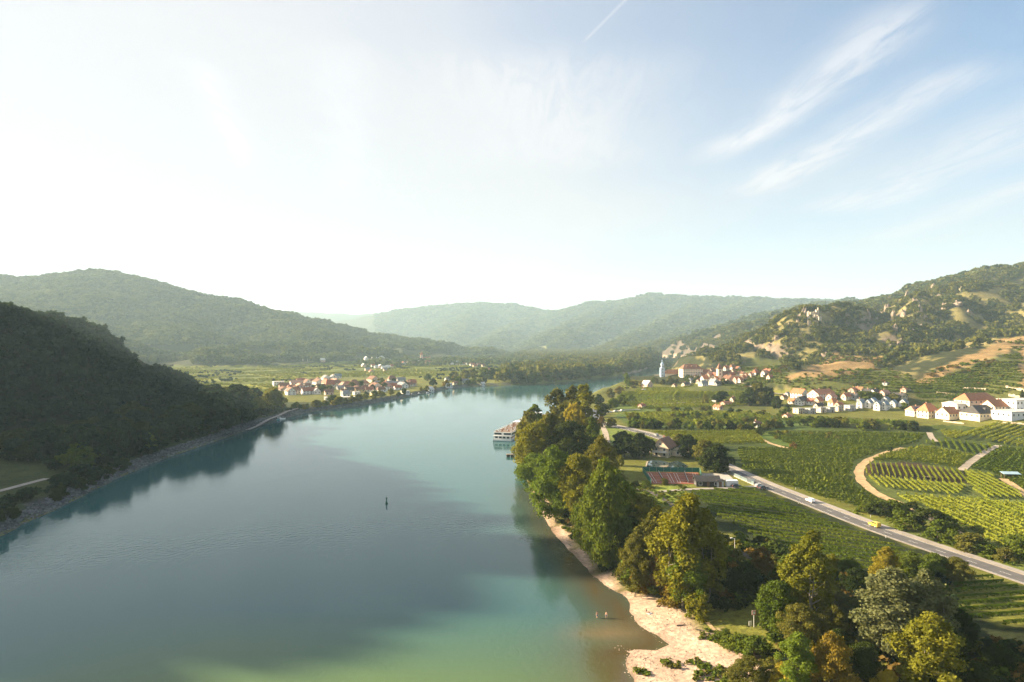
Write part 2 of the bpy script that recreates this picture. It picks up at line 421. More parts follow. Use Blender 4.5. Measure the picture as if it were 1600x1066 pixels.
# plots of the plain on the right, as they lie (levels with the fields)
MEADOW = (0.125, 0.125, 0.024); VINE = (0.050, 0.066, 0.014); DRY = (0.23, 0.150, 0.066); GRAVEL = (0.47, 0.335, 0.25)
FLOORC = (0.032, 0.036, 0.014); SOIL = (0.10, 0.065, 0.04); ROCKC = (0.165, 0.128, 0.095)
PLOTS = [
    ([(1040, 650), (1290, 668), (1480, 672), (1640, 670), (1640, 830), (1480, 815), (1345, 790), (1150, 735), (1090, 690)], VINE),
    ([(1130, 672), (1330, 690), (1340, 706), (1150, 690)], (0.075, 0.11, 0.02)),
    ([(960, 625), (1000, 610), (1200, 617), (1200, 640), (960, 645)], (0.085, 0.115, 0.022)),
    ([(960, 646), (1250, 650), (1300, 672), (980, 668)], (0.07, 0.10, 0.022)),
    ([(1345, 724), (1420, 722), (1510, 738), (1520, 757), (1350, 742)], (0.055, 0.035, 0.022)),
    ([(1352, 742), (1520, 757), (1640, 785), (1640, 880), (1500, 850), (1380, 770)], (0.10, 0.12, 0.03)),
    ([(1060, 765), (1190, 762), (1300, 806), (1500, 880), (1440, 930), (1290, 900), (1130, 830)], (0.026, 0.034, 0.011)),
    ([(975, 762), (1075, 760), (1060, 790), (985, 790)], (0.15, 0.18, 0.03)),
    ([(930, 660), (1000, 676), (1030, 690), (1010, 708), (960, 700), (935, 690)], (0.12, 0.15, 0.03)),
    ([(1190, 757), (1260, 779), (1330, 800), (1420, 828), (1520, 858), (1640, 895), (1640, 915), (1440, 848), (1250, 780)], (0.13, 0.15, 0.035)),
    ([(1490, 950), (1560, 972), (1720, 992), (1720, 1110), (1430, 1110)], (0.028, 0.034, 0.012)),  # tree shade painted into the ground colour of this corner
    ([(1430, 838), (1520, 862), (1640, 880), (1640, 830), (1500, 810)], (0.10, 0.115, 0.03)),
]
DRYPX = [[(1222, 592), (1262, 573), (1300, 562), (1340, 553), (1385, 557), (1370, 572), (1300, 584), (1262, 590)],
         [(1425, 600), (1490, 567), (1560, 535), (1620, 514), (1620, 535), (1560, 552), (1530, 565), (1490, 580), (1440, 605)],
         [(1590, 548), (1650, 530), (1660, 640), (1600, 600)],
         [(1290, 578), (1306, 545), (1322, 560), (1312, 582)]]
GREENPX = [[(1235, 592), (1300, 586), (1370, 574), (1425, 585), (1430, 605), (1500, 582), (1560, 556), (1700, 520), (1700, 665), (1430, 640), (1240, 612)],
           [(1040, 640), (1200, 640), (1200, 600), (1060, 600)],
           [(1140, 585), (1175, 556), (1215, 560), (1245, 600), (1160, 600)]]
FIELDPX = [[(905, 552), (940, 532), (962, 527), (968, 548), (950, 556)], [(820, 552), (865, 528), (872, 532), (838, 556)]]
LEFTFIELD = np.array([flat(*p) for p in ((215, 640), (300, 600), (370, 612), (430, 618), (470, 590), (560, 590), (640, 590), (730, 597), (800, 585), (800, 566), (640, 566), (560, 565), (400, 562), (330, 566), (230, 562), (170, 620))])
BEACH = np.array([flat(*p, 1.0) for p in ((968, 1080), (940, 1009), (960, 930), (900, 885), (845, 820), (820, 758), (842, 762), (860, 798), (891, 836), (928, 869), (955, 901), (988, 921), (1050, 938), (1065, 965), (1110, 985), (1140, 1010),
                                          (1180, 1020), (1215, 1066), (1240, 1110), (960, 1110))])


def build_ground():
    xs = axis(-5200, 6200, -520, 640, 4.0, 1.03, 60); ys = axis(-900, 10500, 105, 330, 3.0, 1.009, 60)
    X, Y = np.meshgrid(xs, ys); x = X.ravel(); y = Y.ravel()
    sd = river_sd(x, y); z = height(x, y, sd)
    hl = hills(x, y)
    nx, ny = len(xs), len(ys)
    idx = np.arange(nx * ny).reshape(ny, nx)
    Q = np.stack([idx[:-1, :-1], idx[:-1, 1:], idx[1:, 1:], idx[1:, :-1]], -1).reshape(-1, 4)
    gz = z.reshape(ny, nx); gy, gx = np.gradient(gz, ys, xs); slope = np.hypot(gx, gy).ravel()
    px, py = pix(x, y, z); px = px + 26 * (fbm(x / 25, y / 25, 3, 91) - 0.5); py = py + 12 * (fbm(x / 25, y / 25, 3, 95) - 0.5)
    n1 = fbm(x / 23, y / 23, 4, 101); n2 = fbm(x / 110, y / 110, 3, 111)
    C = np.tile(np.array(MEADOW), (len(x), 1)) * (0.75 + 0.5 * n2)[:, None]

    def put(m, c, var=0.35):
        w = np.clip(np.asarray(m, float), 0, 1)[:, None]
        C[:] = C * (1 - w) + (np.array(c)[None] * (1 - var / 2 + var * n1[:, None])) * w
    for poly, c in PLOTS: put(inside(poly_flat(poly), x, y), c)
    put(inside(LEFTFIELD, x, y), (0.170, 0.180, 0.022), 0.5)
    # strips of the vineyards across the river
    s = np.sin((x * 0.35 + y * 0.94) / 9 + 4 * n2)
    m = inside(LEFTFIELD, x, y)
    plot = ih(np.floor((x * 0.8 + y * 0.6) / 85), np.floor((y * 0.8 - x * 0.6) / 46), 5)
    C[m] *= (0.45 + 0.95 * plot[m])[:, None]; C[m] *= np.stack([1 + 0.25 * (plot[m] - .5), np.ones(m.sum()), np.ones(m.sum())], 1)
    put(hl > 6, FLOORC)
    put((hl > 6) & (n1 > 0.55) & (x > 200) & (y < 1500), (0.16, 0.135, 0.05))
    far = (y > 0)
    for g in GREENPX: put(inside(np.array(g), px, py) & far & (y < 1300) & (x > 150), (0.075, 0.082, 0.020), 0.6)
    for g in FIELDPX: put(inside(np.array(g), px, py) & (y > 2000), (0.20, 0.19, 0.07))
    for g in DRYPX: put(inside(np.array(g), px, py) & (y < 1300) & far, DRY, 0.5)
    put((slope > 1.0) & (hl > 6) & (x > 150) & (y < 1500), ROCKC, 0.7); put((slope > 0.9) & (hl > 6) & (hl < 130) & (x > 440) & (y > 1500) & (y < 2700), (0.075, 0.06, 0.048), 0.9)
    # dry stone walls and stony banks of the terraces
    put(np.clip((slope - 0.42) / 0.4, 0, 1) * ((hl > 1.5) & (hl < 60) & (x > 220) & (y > 560) & (y < 900) & (x > 0.42 * y + 20)), (0.24, 0.175, 0.105), 0.6)
    # rock faces over the far reach of the river
    put((x > 440) & (y > 1550) & (y < 2700) & (n1 > 0.54) & (hl > 8) & (hl < 120) & (slope > 0.45), (0.085, 0.067, 0.053), 0.9)
    put((sd > 0) & (sd < 6) & (x < 0), (0.085, 0.085, 0.08))
    put((x < -90) & (y < 640) & (hl < 6) & ~inside(LEFTFIELD, x, y) & (sd > 6), (0.045, 0.055, 0.018))  # bank meadow: the hill's shade is put into a darker colour
    b = inside(BEACH, x, y)
    put(b, GRAVEL, 0.22)
    put((sd < 1.0 + 2.2 * n1) & (line_dist(BEACH_C, x, y) < 25) & (x > 0), (0.17, 0.115, 0.075))
    put((sd > 0) & (sd < 8) & (y > 1100) & (x > 200), (0.3, 0.24, 0.18))
    me = np_mesh('ground', np.stack([x, y, z], 1), Q, True, [('col', 'POINT', 'FLOAT_COLOR', np.concatenate([C, np.ones((len(C), 1))], 1))])
    m = bpy.data.materials.new('ground'); m.use_nodes = True; nt = m.node_tree; N = nt.nodes; L = nt.links; bs = N['Principled BSDF']
    bs.inputs['Roughness'].default_value = 0.95; bs.inputs['Specular IOR Level'].default_value = 0.1
    at = N.new('ShaderNodeAttribute'); at.attribute_name = 'col'
    tc = N.new('ShaderNodeTexCoord')
    t1 = N.new('ShaderNodeTexNoise'); t1.inputs['Scale'].default_value = 0.9; t1.inputs['Detail'].default_value = 8; t1.inputs['Roughness'].default_value = 0.7
    L.new(tc.outputs['Object'], t1.inputs['Vector'])
    t2 = N.new('ShaderNodeTexNoise'); t2.inputs['Scale'].default_value = 0.12; t2.inputs['Detail'].default_value = 4
    L.new(tc.outputs['Object'], t2.inputs['Vector'])
    r1 = N.new('ShaderNodeMapRange'); L.new(t1.outputs['Fac'], r1.inputs[0]); r1.inputs[1].default_value = 0.28; r1.inputs[2].default_value = 0.72; r1.inputs[3].default_value = 0.5; r1.inputs[4].default_value = 1.5
    r2 = N.new('ShaderNodeMapRange'); L.new(t2.outputs['Fac'], r2.inputs[0]); r2.inputs[1].default_value = 0.3; r2.inputs[2].default_value = 0.7; r2.inputs[3].default_value = 0.75; r2.inputs[4].default_value = 1.25
    mu = N.new('ShaderNodeMath'); mu.operation = 'MULTIPLY'; L.new(r1.outputs[0], mu.inputs[0]); L.new(r2.outputs[0], mu.inputs[1])
    vs = N.new('ShaderNodeVectorMath'); vs.operation = 'SCALE'; L.new(at.outputs['Color'], vs.inputs[0]); L.new(mu.outputs[0], vs.inputs['Scale'])
    L.new(vs.outputs[0], bs.inputs['Base Color'])
    bp = N.new('ShaderNodeBump'); bp.inputs['Strength'].default_value = 0.7; bp.inputs['Distance'].default_value = 0.5
    L.new(t1.outputs['Fac'], bp.inputs['Height']); L.new(bp.outputs[0], bs.inputs['Normal'])
    o = link_mesh('ground', me, None, m); o['kind'] = 'structure'
    return o


build_ground()


def build_river():
    xs = axis(-700, 1000, -200, 60, 4, 1.05, 40); ys = axis(-500, 2500, 100, 300, 4, 1.02, 40)
    X, Y = np.meshgrid(xs, ys); x = X.ravel(); y = Y.ravel()
    sd = river_sd(x, y); nx, ny = len(xs), len(ys)
    idx = np.arange(nx * ny).reshape(ny, nx)
    Q = np.stack([idx[:-1, :-1], idx[:-1, 1:], idx[1:, 1:], idx[1:, :-1]], -1).reshape(-1, 4)
    keep = (sd[Q] < 14).any(1)
    bd = line_dist(BEACH_C, x, y)
    sh = np.exp(-np.maximum(bd - 1, 0) / 7.0) * (x > -20) * np.interp(y, [100, 170, 300], [1, .9, .5])   # how much of the bed shows
    bx, by = flat(950, 988, 0)
    bar = np.exp(-(((x - bx) / 7) ** 2 + ((y - by) / 4) ** 2))
    used = np.unique(Q[keep]); remap = np.full(nx * ny, -1); remap[used] = np.arange(len(used))
    Q2 = remap[Q[keep]]
    sunlit_green = np.clip((152 - y + 14 * (fbm(x / 30, y / 30, 3, 93) - .5)) / 34, 0, 1) * np.clip((x + 110) / 50, 0, 1)     # sunlit green of the near water, painted into its colour
    col = np.stack([sh, bar, sunlit_green, np.ones_like(sh)], 1)[used]
    me = np_mesh('river', np.stack([x, y, np.zeros_like(x)], 1)[used], Q2, True, [('bed_and_sunlit', 'POINT', 'FLOAT_COLOR', col)])
    m = bpy.data.materials.new('river_water'); m.use_nodes = True; nt = m.node_tree; N = nt.nodes; L = nt.links; b = N['Principled BSDF']
    at = N.new('ShaderNodeAttribute'); at.attribute_name = 'bed_and_sunlit'
    sp = N.new('ShaderNodeSeparateColor'); L.new(at.outputs['Color'], sp.inputs[0])
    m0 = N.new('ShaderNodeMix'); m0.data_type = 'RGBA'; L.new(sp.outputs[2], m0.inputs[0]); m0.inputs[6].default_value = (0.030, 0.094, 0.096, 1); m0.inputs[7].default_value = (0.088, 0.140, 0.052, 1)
    m1 = N.new('ShaderNodeMix'); m1.data_type = 'RGBA'; L.new(sp.outputs[0], m1.inputs[0]); L.new(m0.outputs[2], m1.inputs[6])
    m1.inputs[7].default_value = (0.075, 0.052, 0.022, 1)
    m2 = N.new('ShaderNodeMix'); m2.data_type = 'RGBA'; L.new(sp.outputs[1], m2.inputs[0]); L.new(m1.outputs[2], m2.inputs[6]); m2.inputs[7].default_value = (0.15, 0.112, 0.062, 1)
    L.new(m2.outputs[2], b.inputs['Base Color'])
    b.inputs['IOR'].default_value = 1.333; b.inputs['Roughness'].default_value = 0.045
    b.inputs['Specular IOR Level'].default_value = 0.30; b.inputs['Specular Tint'].default_value = (0.35, 0.8, 1.0, 1)
    tc = N.new('ShaderNodeTexCoord')

    def nz(scale, sx, sy, rot, det):
        mp = N.new('ShaderNodeMapping'); mp.inputs['Scale'].default_value = (sx, sy, 1); mp.inputs['Rotation'].default_value = (0, 0, rot)
        L.new(tc.outputs['Object'], mp.inputs[0]); t = N.new('ShaderNodeTexNoise'); t.inputs['Scale'].default_value = scale; t.inputs['Detail'].default_value = det
        t.inputs['Distortion'].default_value = 0.6
        L.new(mp.outputs[0], t.inputs['Vector']); return t.outputs['Fac']
    a1 = nz(0.75, 1.0, 0.7, 0.35, 5); a2 = nz(0.05, 1.0, 0.5, -0.3, 4)
    # gusts and eddies: patches where the ripples are stronger
    gr = N.new('ShaderNodeMapRange'); L.new(a2, gr.inputs[0]); gr.inputs[1].default_value = 0.35; gr.inputs[2].default_value = 0.7; gr.inputs[3].default_value = 0.45; gr.inputs[4].default_value = 1.3
    mu = N.new('ShaderNodeMath'); mu.operation = 'MULTIPLY'; L.new(a1, mu.inputs[0]); L.new(gr.outputs[0], mu.inputs[1])
    bp = N.new('ShaderNodeBump'); bp.inputs['Strength'].default_value = 0.15; bp.inputs['Distance'].default_value = 0.35
    L.new(mu.outputs[0], bp.inputs['Height']); L.new(bp.outputs[0], b.inputs['Normal'])
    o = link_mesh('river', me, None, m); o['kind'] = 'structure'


build_river()


def build_haze():
    b = MB(); b.box(-5500, 6500, -1150, 10900, -4.5, 640)
    m = bpy.data.materials.new('haze'); m.use_nodes = True; nt = m.node_tree; N = nt.nodes
    N.remove(N['Principled BSDF']); v = N.new('ShaderNodeVolumePrincipled')
    v.inputs['Color'].default_value = (0.62, 0.84, 1.0, 1); v.inputs['Density'].default_value = HAZE; v.inputs['Anisotropy'].default_value = 0.15
    nt.links.new(v.outputs[0], N['Material Output'].inputs['Volume'])
    o = b.build('haze', m); o['kind'] = 'stuff'; o['label'] = 'pale evening haze hanging over the whole river valley'


HAZE = 0.9e-4
build_haze()

# ------------------------------------------------------------------ foliage
def leaf_mat(name, col, col2, trans=0.28, nscale=0.15, var=0.5):
    """leaves: two colours mixed by clump, by plant and by place; light passes through"""
    m = bpy.data.materials.new(name); m.use_nodes = True; nt = m.node_tree; N = nt.nodes; L = nt.links
    N.remove(N['Principled BSDF']); out = N['Material Output']
    at = N.new('ShaderNodeAttribute'); at.attribute_name = 'tint'
    oi = N.new('ShaderNodeObjectInfo')
    add = N.new('ShaderNodeMath'); add.operation = 'MULTIPLY_ADD'; L.new(at.outputs['Fac'], add.inputs[0]); add.inputs[1].default_value = 0.55
    r = N.new('ShaderNodeMath'); r.operation = 'MULTIPLY'; L.new(oi.outputs['Random'], r.inputs[0]); r.inputs[1].default_value = var; L.new(r.outputs[0], add.inputs[2])
    ln = N.new('ShaderNodeTexNoise'); ln.inputs['Scale'].default_value = 0.011; ln.inputs['Detail'].default_value = 3; L.new(oi.outputs['Location'], ln.inputs['Vector'])
    lm = N.new('ShaderNodeMath'); lm.operation = 'MULTIPLY_ADD'; L.new(ln.outputs['Fac'], lm.inputs[0]); lm.inputs[1].default_value = 1.1; lm.inputs[2].default_value = -0.55
    ad2 = N.new('ShaderNodeMath'); ad2.operation = 'ADD'; ad2.use_clamp = True; L.new(add.outputs[0], ad2.inputs[0]); L.new(lm.outputs[0], ad2.inputs[1])
    mix = N.new('ShaderNodeMix'); mix.data_type = 'RGBA'; L.new(ad2.outputs[0], mix.inputs[0])
    mix.inputs[6].default_value = (*col, 1); mix.inputs[7].default_value = (*col2, 1)
    d = N.new('ShaderNodeBsdfDiffuse'); t = N.new('ShaderNodeBsdfTranslucent'); L.new(mix.outputs[2], d.inputs[0])
    g = N.new('ShaderNodeMix'); g.data_type = 'RGBA'; g.blend_type = 'MULTIPLY'; g.inputs[0].default_value = 1; L.new(mix.outputs[2], g.inputs[6]); g.inputs[7].default_value = (1.3, 1.25, 0.5, 1)
    L.new(g.outputs[2], t.inputs[0])
    ms = N.new('ShaderNodeMixShader'); ms.inputs[0].default_value = trans; L.new(d.outputs[0], ms.inputs[1]); L.new(t.outputs[0], ms.inputs[2])
    L.new(ms.outputs[0], out.inputs[0]); MATS[name] = m; return m


leaf_mat('leaf_yellowgreen', (0.115, 0.125, 0.016), (0.200, 0.185, 0.022))
leaf_mat('leaf_yellow', (0.20, 0.17, 0.020), (0.30, 0.24, 0.03))
leaf_mat('leaf_green', (0.058, 0.090, 0.014), (0.120, 0.142, 0.021))
leaf_mat('leaf_bright', (0.085, 0.130, 0.016), (0.150, 0.190, 0.026))
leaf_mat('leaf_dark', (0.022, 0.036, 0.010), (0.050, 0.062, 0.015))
leaf_mat('leaf_silver', (0.085, 0.098, 0.040), (0.150, 0.155, 0.068))
leaf_mat('leaf_orange', (0.125, 0.095, 0.018), (0.205, 0.148, 0.024))
leaf_mat('leaf_brown', (0.10, 0.070, 0.022), (0.18, 0.115, 0.035))
leaf_mat('leaf_olive', (0.085, 0.088, 0.020), (0.145, 0.135, 0.028))
leaf_mat('leaf_shade', (0.013, 0.028, 0.017), (0.042, 0.060, 0.030))  # leaf colour darkened and cooled to carry the hill's shade
leaf_mat('leaf_forest', (0.030, 0.050, 0.012), (0.130, 0.125, 0.026), 0.2, var=0.75)
leaf_mat('leaf_forest_far', (0.024, 0.048, 0.020), (0.110, 0.122, 0.042), 0.2, var=0.8)
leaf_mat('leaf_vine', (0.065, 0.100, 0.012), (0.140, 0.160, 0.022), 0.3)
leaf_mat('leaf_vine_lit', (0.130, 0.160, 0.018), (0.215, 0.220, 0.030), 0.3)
mat('bark', (0.13, 0.105, 0.08), 0.9, 0.35, 3.0, 0.4)
mat('bark_pale', (0.24, 0.215, 0.175), 0.85, 0.35, 3.0, 0.4)


def leaf_quads(P, Nn, size, rng):
    n = len(P)
    nrm = Nn * 0.75 + rng.normal(size=(n, 3)) * 0.75; nrm /= np.linalg.norm(nrm, axis=1)[:, None] + 1e-9
    t = rng.normal(size=(n, 3)); u = np.cross(nrm, t); u /= np.linalg.norm(u, axis=1)[:, None] + 1e-9
    w = np.cross(nrm, u)
    s = (size * rng.uniform(0.6, 1.45, n))[:, None]
    a, b = u * s * 0.5, w * s * rng.uniform(0.5, 0.8, n)[:, None]
    V = np.stack([P - a * 1.1, P - b + nrm * s * .12, P + a * 1.1, P + b - nrm * s * .12], 1).reshape(-1, 3)
    Q = np.arange(n * 4).reshape(n, 4)
    return V, Q


def envelope(shape, t):
    if shape == 'poplar': return np.sin(math.pi * np.clip(t * 0.93 + 0.06, 0, 1) ** 0.75) ** 0.75
    if shape == 'round': return np.sin(math.pi * np.clip(t * 0.9 + 0.08, 0, 1) ** 0.85) ** 0.6
    if shape == 'cone': return (1 - t) ** 0.75 * np.clip(t * 8 + 0.4, 0, 1) + 0.06
    if shape == 'willow': return np.sin(math.pi * np.clip(t * 0.75 + 0.2, 0, 1)) ** 0.6
    return np.sqrt(np.clip(1 - (t * 0.98) ** 2, 0, 1))      # bush


def crown_mesh(name, H, R, shape, nlobe, nleaf, leaf, z0, seed, core=True):
    """an uneven crown: many leaf clusters set through the envelope, each made of small separate leaf faces"""
    rng = np.random.default_rng(seed)
    t = rng.uniform(0, 1, nlobe) ** 0.85; ang = rng.uniform(0, 2 * math.pi, nlobe)
    er = envelope(shape, t) * R
    rad = er * np.sqrt(rng.uniform(0.12, 1.0, nlobe)) * rng.uniform(0.75, 1.15, nlobe)
    lr = R * rng.uniform(0.15, 0.36, nlobe) * (0.55 + 0.45 * er / R)
    lean = rng.normal(size=2) * 0.025 * H
    C = np.stack([rad * np.cos(ang) + lean[0] * t, rad * np.sin(ang) + lean[1] * t, z0 + t * (H - z0) * (1 - 0.4 * lr.mean() / H)], 1)
    ltint = rng.uniform(0, 1, nlobe)
    w = lr ** 2; pick = rng.choice(nlobe, nleaf, p=w / w.sum())
    d = rng.normal(size=(nleaf, 3)); d /= np.linalg.norm(d, axis=1)[:, None]
    d[:, 2] = np.where((d[:, 2] < -0.3) & (rng.uniform(size=nleaf) < 0.6), -d[:, 2], d[:, 2])
    rr = rng.uniform(0.45, 1.0, nleaf) ** 0.5 * (1 + 0.22 * rng.normal(size=nleaf))
    P = C[pick] + d * (lr[pick] * rr)[:, None] * np.array([1, 1, 0.85 if shape != 'poplar' else 1.25])
    outw = P - np.array([0, 0, z0 + (H - z0) * 0.4]); outw /= np.linalg.norm(outw, axis=1)[:, None] + 1e-9
    ok = P[:, 2] > z0 * 0.6; P = P[ok]; Nn = (d * 0.7 + outw * 0.6 + np.array([0, 0, 0.25]))[ok]; tp = ltint[pick][ok]
    V, Q = leaf_quads(P, Nn, leaf, rng)
    tint = np.clip(tp * 0.65 + rng.uniform(0, 0.6, len(P)) - 0.1, 0, 1)
    me = np_mesh(name, V, Q, False, [('tint', 'FACE', 'FLOAT', tint)])
    return me


def trunk_mesh(name, H, R, z0, seed, r0=0.35, limbs=7, stems=1):
    rng = random.Random(seed); b = MB()
    for s in range(stems):
        ox, oy = (0, 0) if stems == 1 else (rng.uniform(-.9, .9), rng.uniform(-.9, .9))
        pts = [Vector((ox, oy, -0.4))]
        for k in range(1, 6): pts.append(Vector((ox * (1 + .25 * k) + rng.uniform(-.02, .02) * H, oy * (1 + .25 * k) + rng.uniform(-.02, .02) * H, H * 0.74 * k / 5)))
        for k in range(5): b.tube(pts[k], pts[k + 1], r0 * (1 - k / 5.5), r0 * (1 - (k + 1) / 5.5), 7)
        for i in range(limbs):
            k = rng.randint(1, 3); f = rng.random(); p = pts[k].lerp(pts[min(k + 1, 5)], f)
            an = rng.uniform(0, 6.28); ln = R * rng.uniform(0.3, 0.55)
            q = p + Vector((math.cos(an) * ln, math.sin(an) * ln, ln * rng.uniform(0.5, 1.1)))
            mid = p.lerp(q, 0.5) + Vector((0, 0, -0.06 * ln)); rr = r0 * (1 - k / 6.0) * 0.5
            b.tube(p, mid, rr, rr * .7, 5); b.tube(mid, q, rr * .7, rr * .2, 5)
    return b.mesh(name, MATS['bark'])


# each kind in three grades of fineness: (crown mesh, trunk mesh, height, width)
KIND = {}


def make_kind(key, H, R, shape, z0, lobes, n, leaf, seeds, r0=0.35, limbs=7, stems=1):
    KIND[key] = []
    for s in seeds:
        KIND[key].append((crown_mesh('crown', H, R, shape, lobes, n, leaf, z0, s), trunk_mesh('trunk', H, R, z0, s, r0, limbs, stems), H, 2 * R * 0.98))


make_kind('poplar_near', 26, 6.0, 'poplar', 3.0, 75, 16000, 0.40, (1, 2, 3), 0.27, 8, 2)
make_kind('round_near', 18, 7.5, 'round', 2.0, 72, 16000, 0.40, (4, 5, 6), 0.28, 8)
make_kind('bush_near', 5, 3.2, 'bush', 0.2, 40, 3000, 0.33, (7, 8, 9), 0.10, 6, 2)
make_kind('poplar_mid', 26, 6.0, 'poplar', 2.0, 80, 3600, 0.95, (11, 12), 0.42, 6)
make_kind('round_mid', 16, 7.0, 'round', 1.5, 70, 3300, 0.95, (13, 14, 15), 0.38, 6)
make_kind('cone_mid', 17, 5.0, 'cone', 1.0, 90, 3300, 0.8, (16, 17), 0.3, 6)
make_kind('bush_mid', 5, 3.4, 'bush', 0.1, 26, 900, 0.72, (18, 19, 20), 0.10, 4)
make_kind('round_far', 14, 6.0, 'round', 0.8, 40, 800, 1.7, (21, 22, 23), 0.35, 3)
make_kind('bush_far', 5, 3.6, 'bush', 0.1, 16, 260, 1.2, (24, 25), 0.1, 2)
make_kind('poplar_far', 24, 5.0, 'poplar', 1.0, 45, 900, 1.7, (26, 27), 0.35, 3)

ORD = ('first second third fourth fifth sixth seventh eighth ninth tenth eleventh twelfth thirteenth fourteenth fifteenth sixteenth seventeenth eighteenth nineteenth').split()
TENS = {2: 'twent', 3: 'thirt', 4: 'fort', 5: 'fift', 6: 'sixt', 7: 'sevent', 8: 'eight', 9: 'ninet'}


def ordw(n):
    if n < 20: return ORD[n - 1]
    t, u = divmod(n, 10)
    if n >= 100: return ordw(100 + 0) if False else 'hundred and ' + ordw(n - 100) if n > 100 else 'hundredth'
    return TENS[t] + ('ieth' if u == 0 else 'y-' + ORD[u - 1])


_tk = [0]


def tree(name, key, leaf, x, y, z, Hh, Ww, label=None, group=None, cat='tree', bark='bark', grade=None, rz=None):
    """a tree or shrub: an Empty that carries a trunk and a crown"""
    d = math.hypot(x, y)
    g = grade or ('near' if d < 300 else 'mid' if d < 620 else 'far')
    if key + '_' + g not in KIND: g = 'mid'
    lst = KIND[key + '_' + g]; _tk[0] += 1; cm, tm, H0, W0 = lst[_tk[0] % len(lst)]
    e = empty(name, (x, y, z), rz if rz is not None else (_tk[0] * 2.399) % 6.283, (Ww / W0, Ww / W0, Hh / H0))
    tag(e, label, cat, group)
    tr = link_mesh('trunk', tm, e); cr = link_mesh('crown', cm, e)
    if not cm.materials: cm.materials.append(MATS['leaf_green'])
    for o, mn in ((cr, 'leaf_' + leaf), (tr, bark)):
        o.material_slots[0].link = 'OBJECT'; o.material_slots[0].material = MATS[mn]
    return e


# ------------------------------------------------------------------ woods that read as one mass
def proto_collection(name, items):
    c = bpy.data.collections.new(name)
    for nm, me, mn in items:
        me = me.copy(); me.materials.clear(); me.materials.append(MATS[mn])
        o = bpy.data.objects.new(nm, me); c.objects.link(o)
    return c


def lump(seed, n=170, leaf=0.2):
    rng = np.random.default_rng(seed); k = 9
    C = np.stack([rng.normal(size=k) * 0.22, rng.normal(size=k) * 0.22, rng.uniform(0.3, 0.8, k)], 1)
    pick = rng.integers(0, k, n); d = rng.normal(size=(n, 3)); d /= np.linalg.norm(d, axis=1)[:, None]; d[:, 2] = np.abs(d[:, 2]) * np.sign(rng.uniform(-0.3, 1, n))
    P = C[pick] + d * rng.uniform(0.14, 0.3, n)[:, None]
    V, Q = leaf_quads(P, d + np.array([0, 0, .3]), leaf, rng)
    return np_mesh('forest_crown', V, Q, False, [('tint', 'FACE', 'FLOAT', rng.uniform(0, 0.75, n))])


def scatter(name, label, pts, hmin, hmax, wide, protos, seed=1, kind='stuff'):
    """pts (n,3): one crown on each point, by geometry nodes"""
    rng = np.random.default_rng(seed); n = len(pts)
    me = bpy.data.meshes.new(name); me.vertices.add(n); me.vertices.foreach_set('co', np.asarray(pts, np.float32).ravel())
    h = rng.uniform(0, 1, n) ** 1.3 * (hmax - hmin) + hmin; w = h * wide * rng.uniform(0.65, 1.4, n)
    for nm, arr in (('sh', h), ('sw', w), ('rz', rng.uniform(0, 6.28, n))):
        at = me.attributes.new(nm, 'FLOAT', 'POINT'); at.data.foreach_set('value', arr.astype(np.float32))
    o = link_mesh(name, me)
    ng = bpy.data.node_groups.new(name, 'GeometryNodeTree')
    ng.interface.new_socket('Geometry', in_out='INPUT', socket_type='NodeSocketGeometry'); ng.interface.new_socket('Geometry', in_out='OUTPUT', socket_type='NodeSocketGeometry')
    N, L = ng.nodes, ng.links
    gi, go = N.new('NodeGroupInput'), N.new('NodeGroupOutput')
    ip = N.new('GeometryNodeInstanceOnPoints'); ci = N.new('GeometryNodeCollectionInfo'); ci.inputs['Collection'].default_value = protos
    ci.inputs['Separate Children'].default_value = True; ci.inputs['Reset Children'].default_value = True
    L.new(gi.outputs[0], ip.inputs['Points']); L.new(ci.outputs[0], ip.inputs['Instance']); ip.inputs['Pick Instance'].default_value = True

    def attr(nm):
        a = N.new('GeometryNodeInputNamedAttribute'); a.data_type = 'FLOAT'; a.inputs[0].default_value = nm; return a.outputs[0]
    ri = N.new('FunctionNodeRandomValue'); ri.data_type = 'INT'; ri.inputs['Min'].default_value = 0; ri.inputs['Max'].default_value = len(protos.objects) - 1
    L.new(ri.outputs[2], ip.inputs['Instance Index'])
    cs = N.new('ShaderNodeCombineXYZ'); L.new(attr('sw'), cs.inputs[0]); L.new(attr('sw'), cs.inputs[1]); L.new(attr('sh'), cs.inputs[2]); L.new(cs.outputs[0], ip.inputs['Scale'])
    cr = N.new('ShaderNodeCombineXYZ'); L.new(attr('rz'), cr.inputs[2])
    er = N.new('FunctionNodeEulerToRotation'); L.new(cr.outputs[0], er.inputs[0]); L.new(er.outputs[0], ip.inputs['Rotation'])
    L.new(ip.outputs[0], go.inputs[0])
    md = o.modifiers.new('trees', 'NODES'); md.node_group = ng
    tag(o, label, None, None, kind); return o


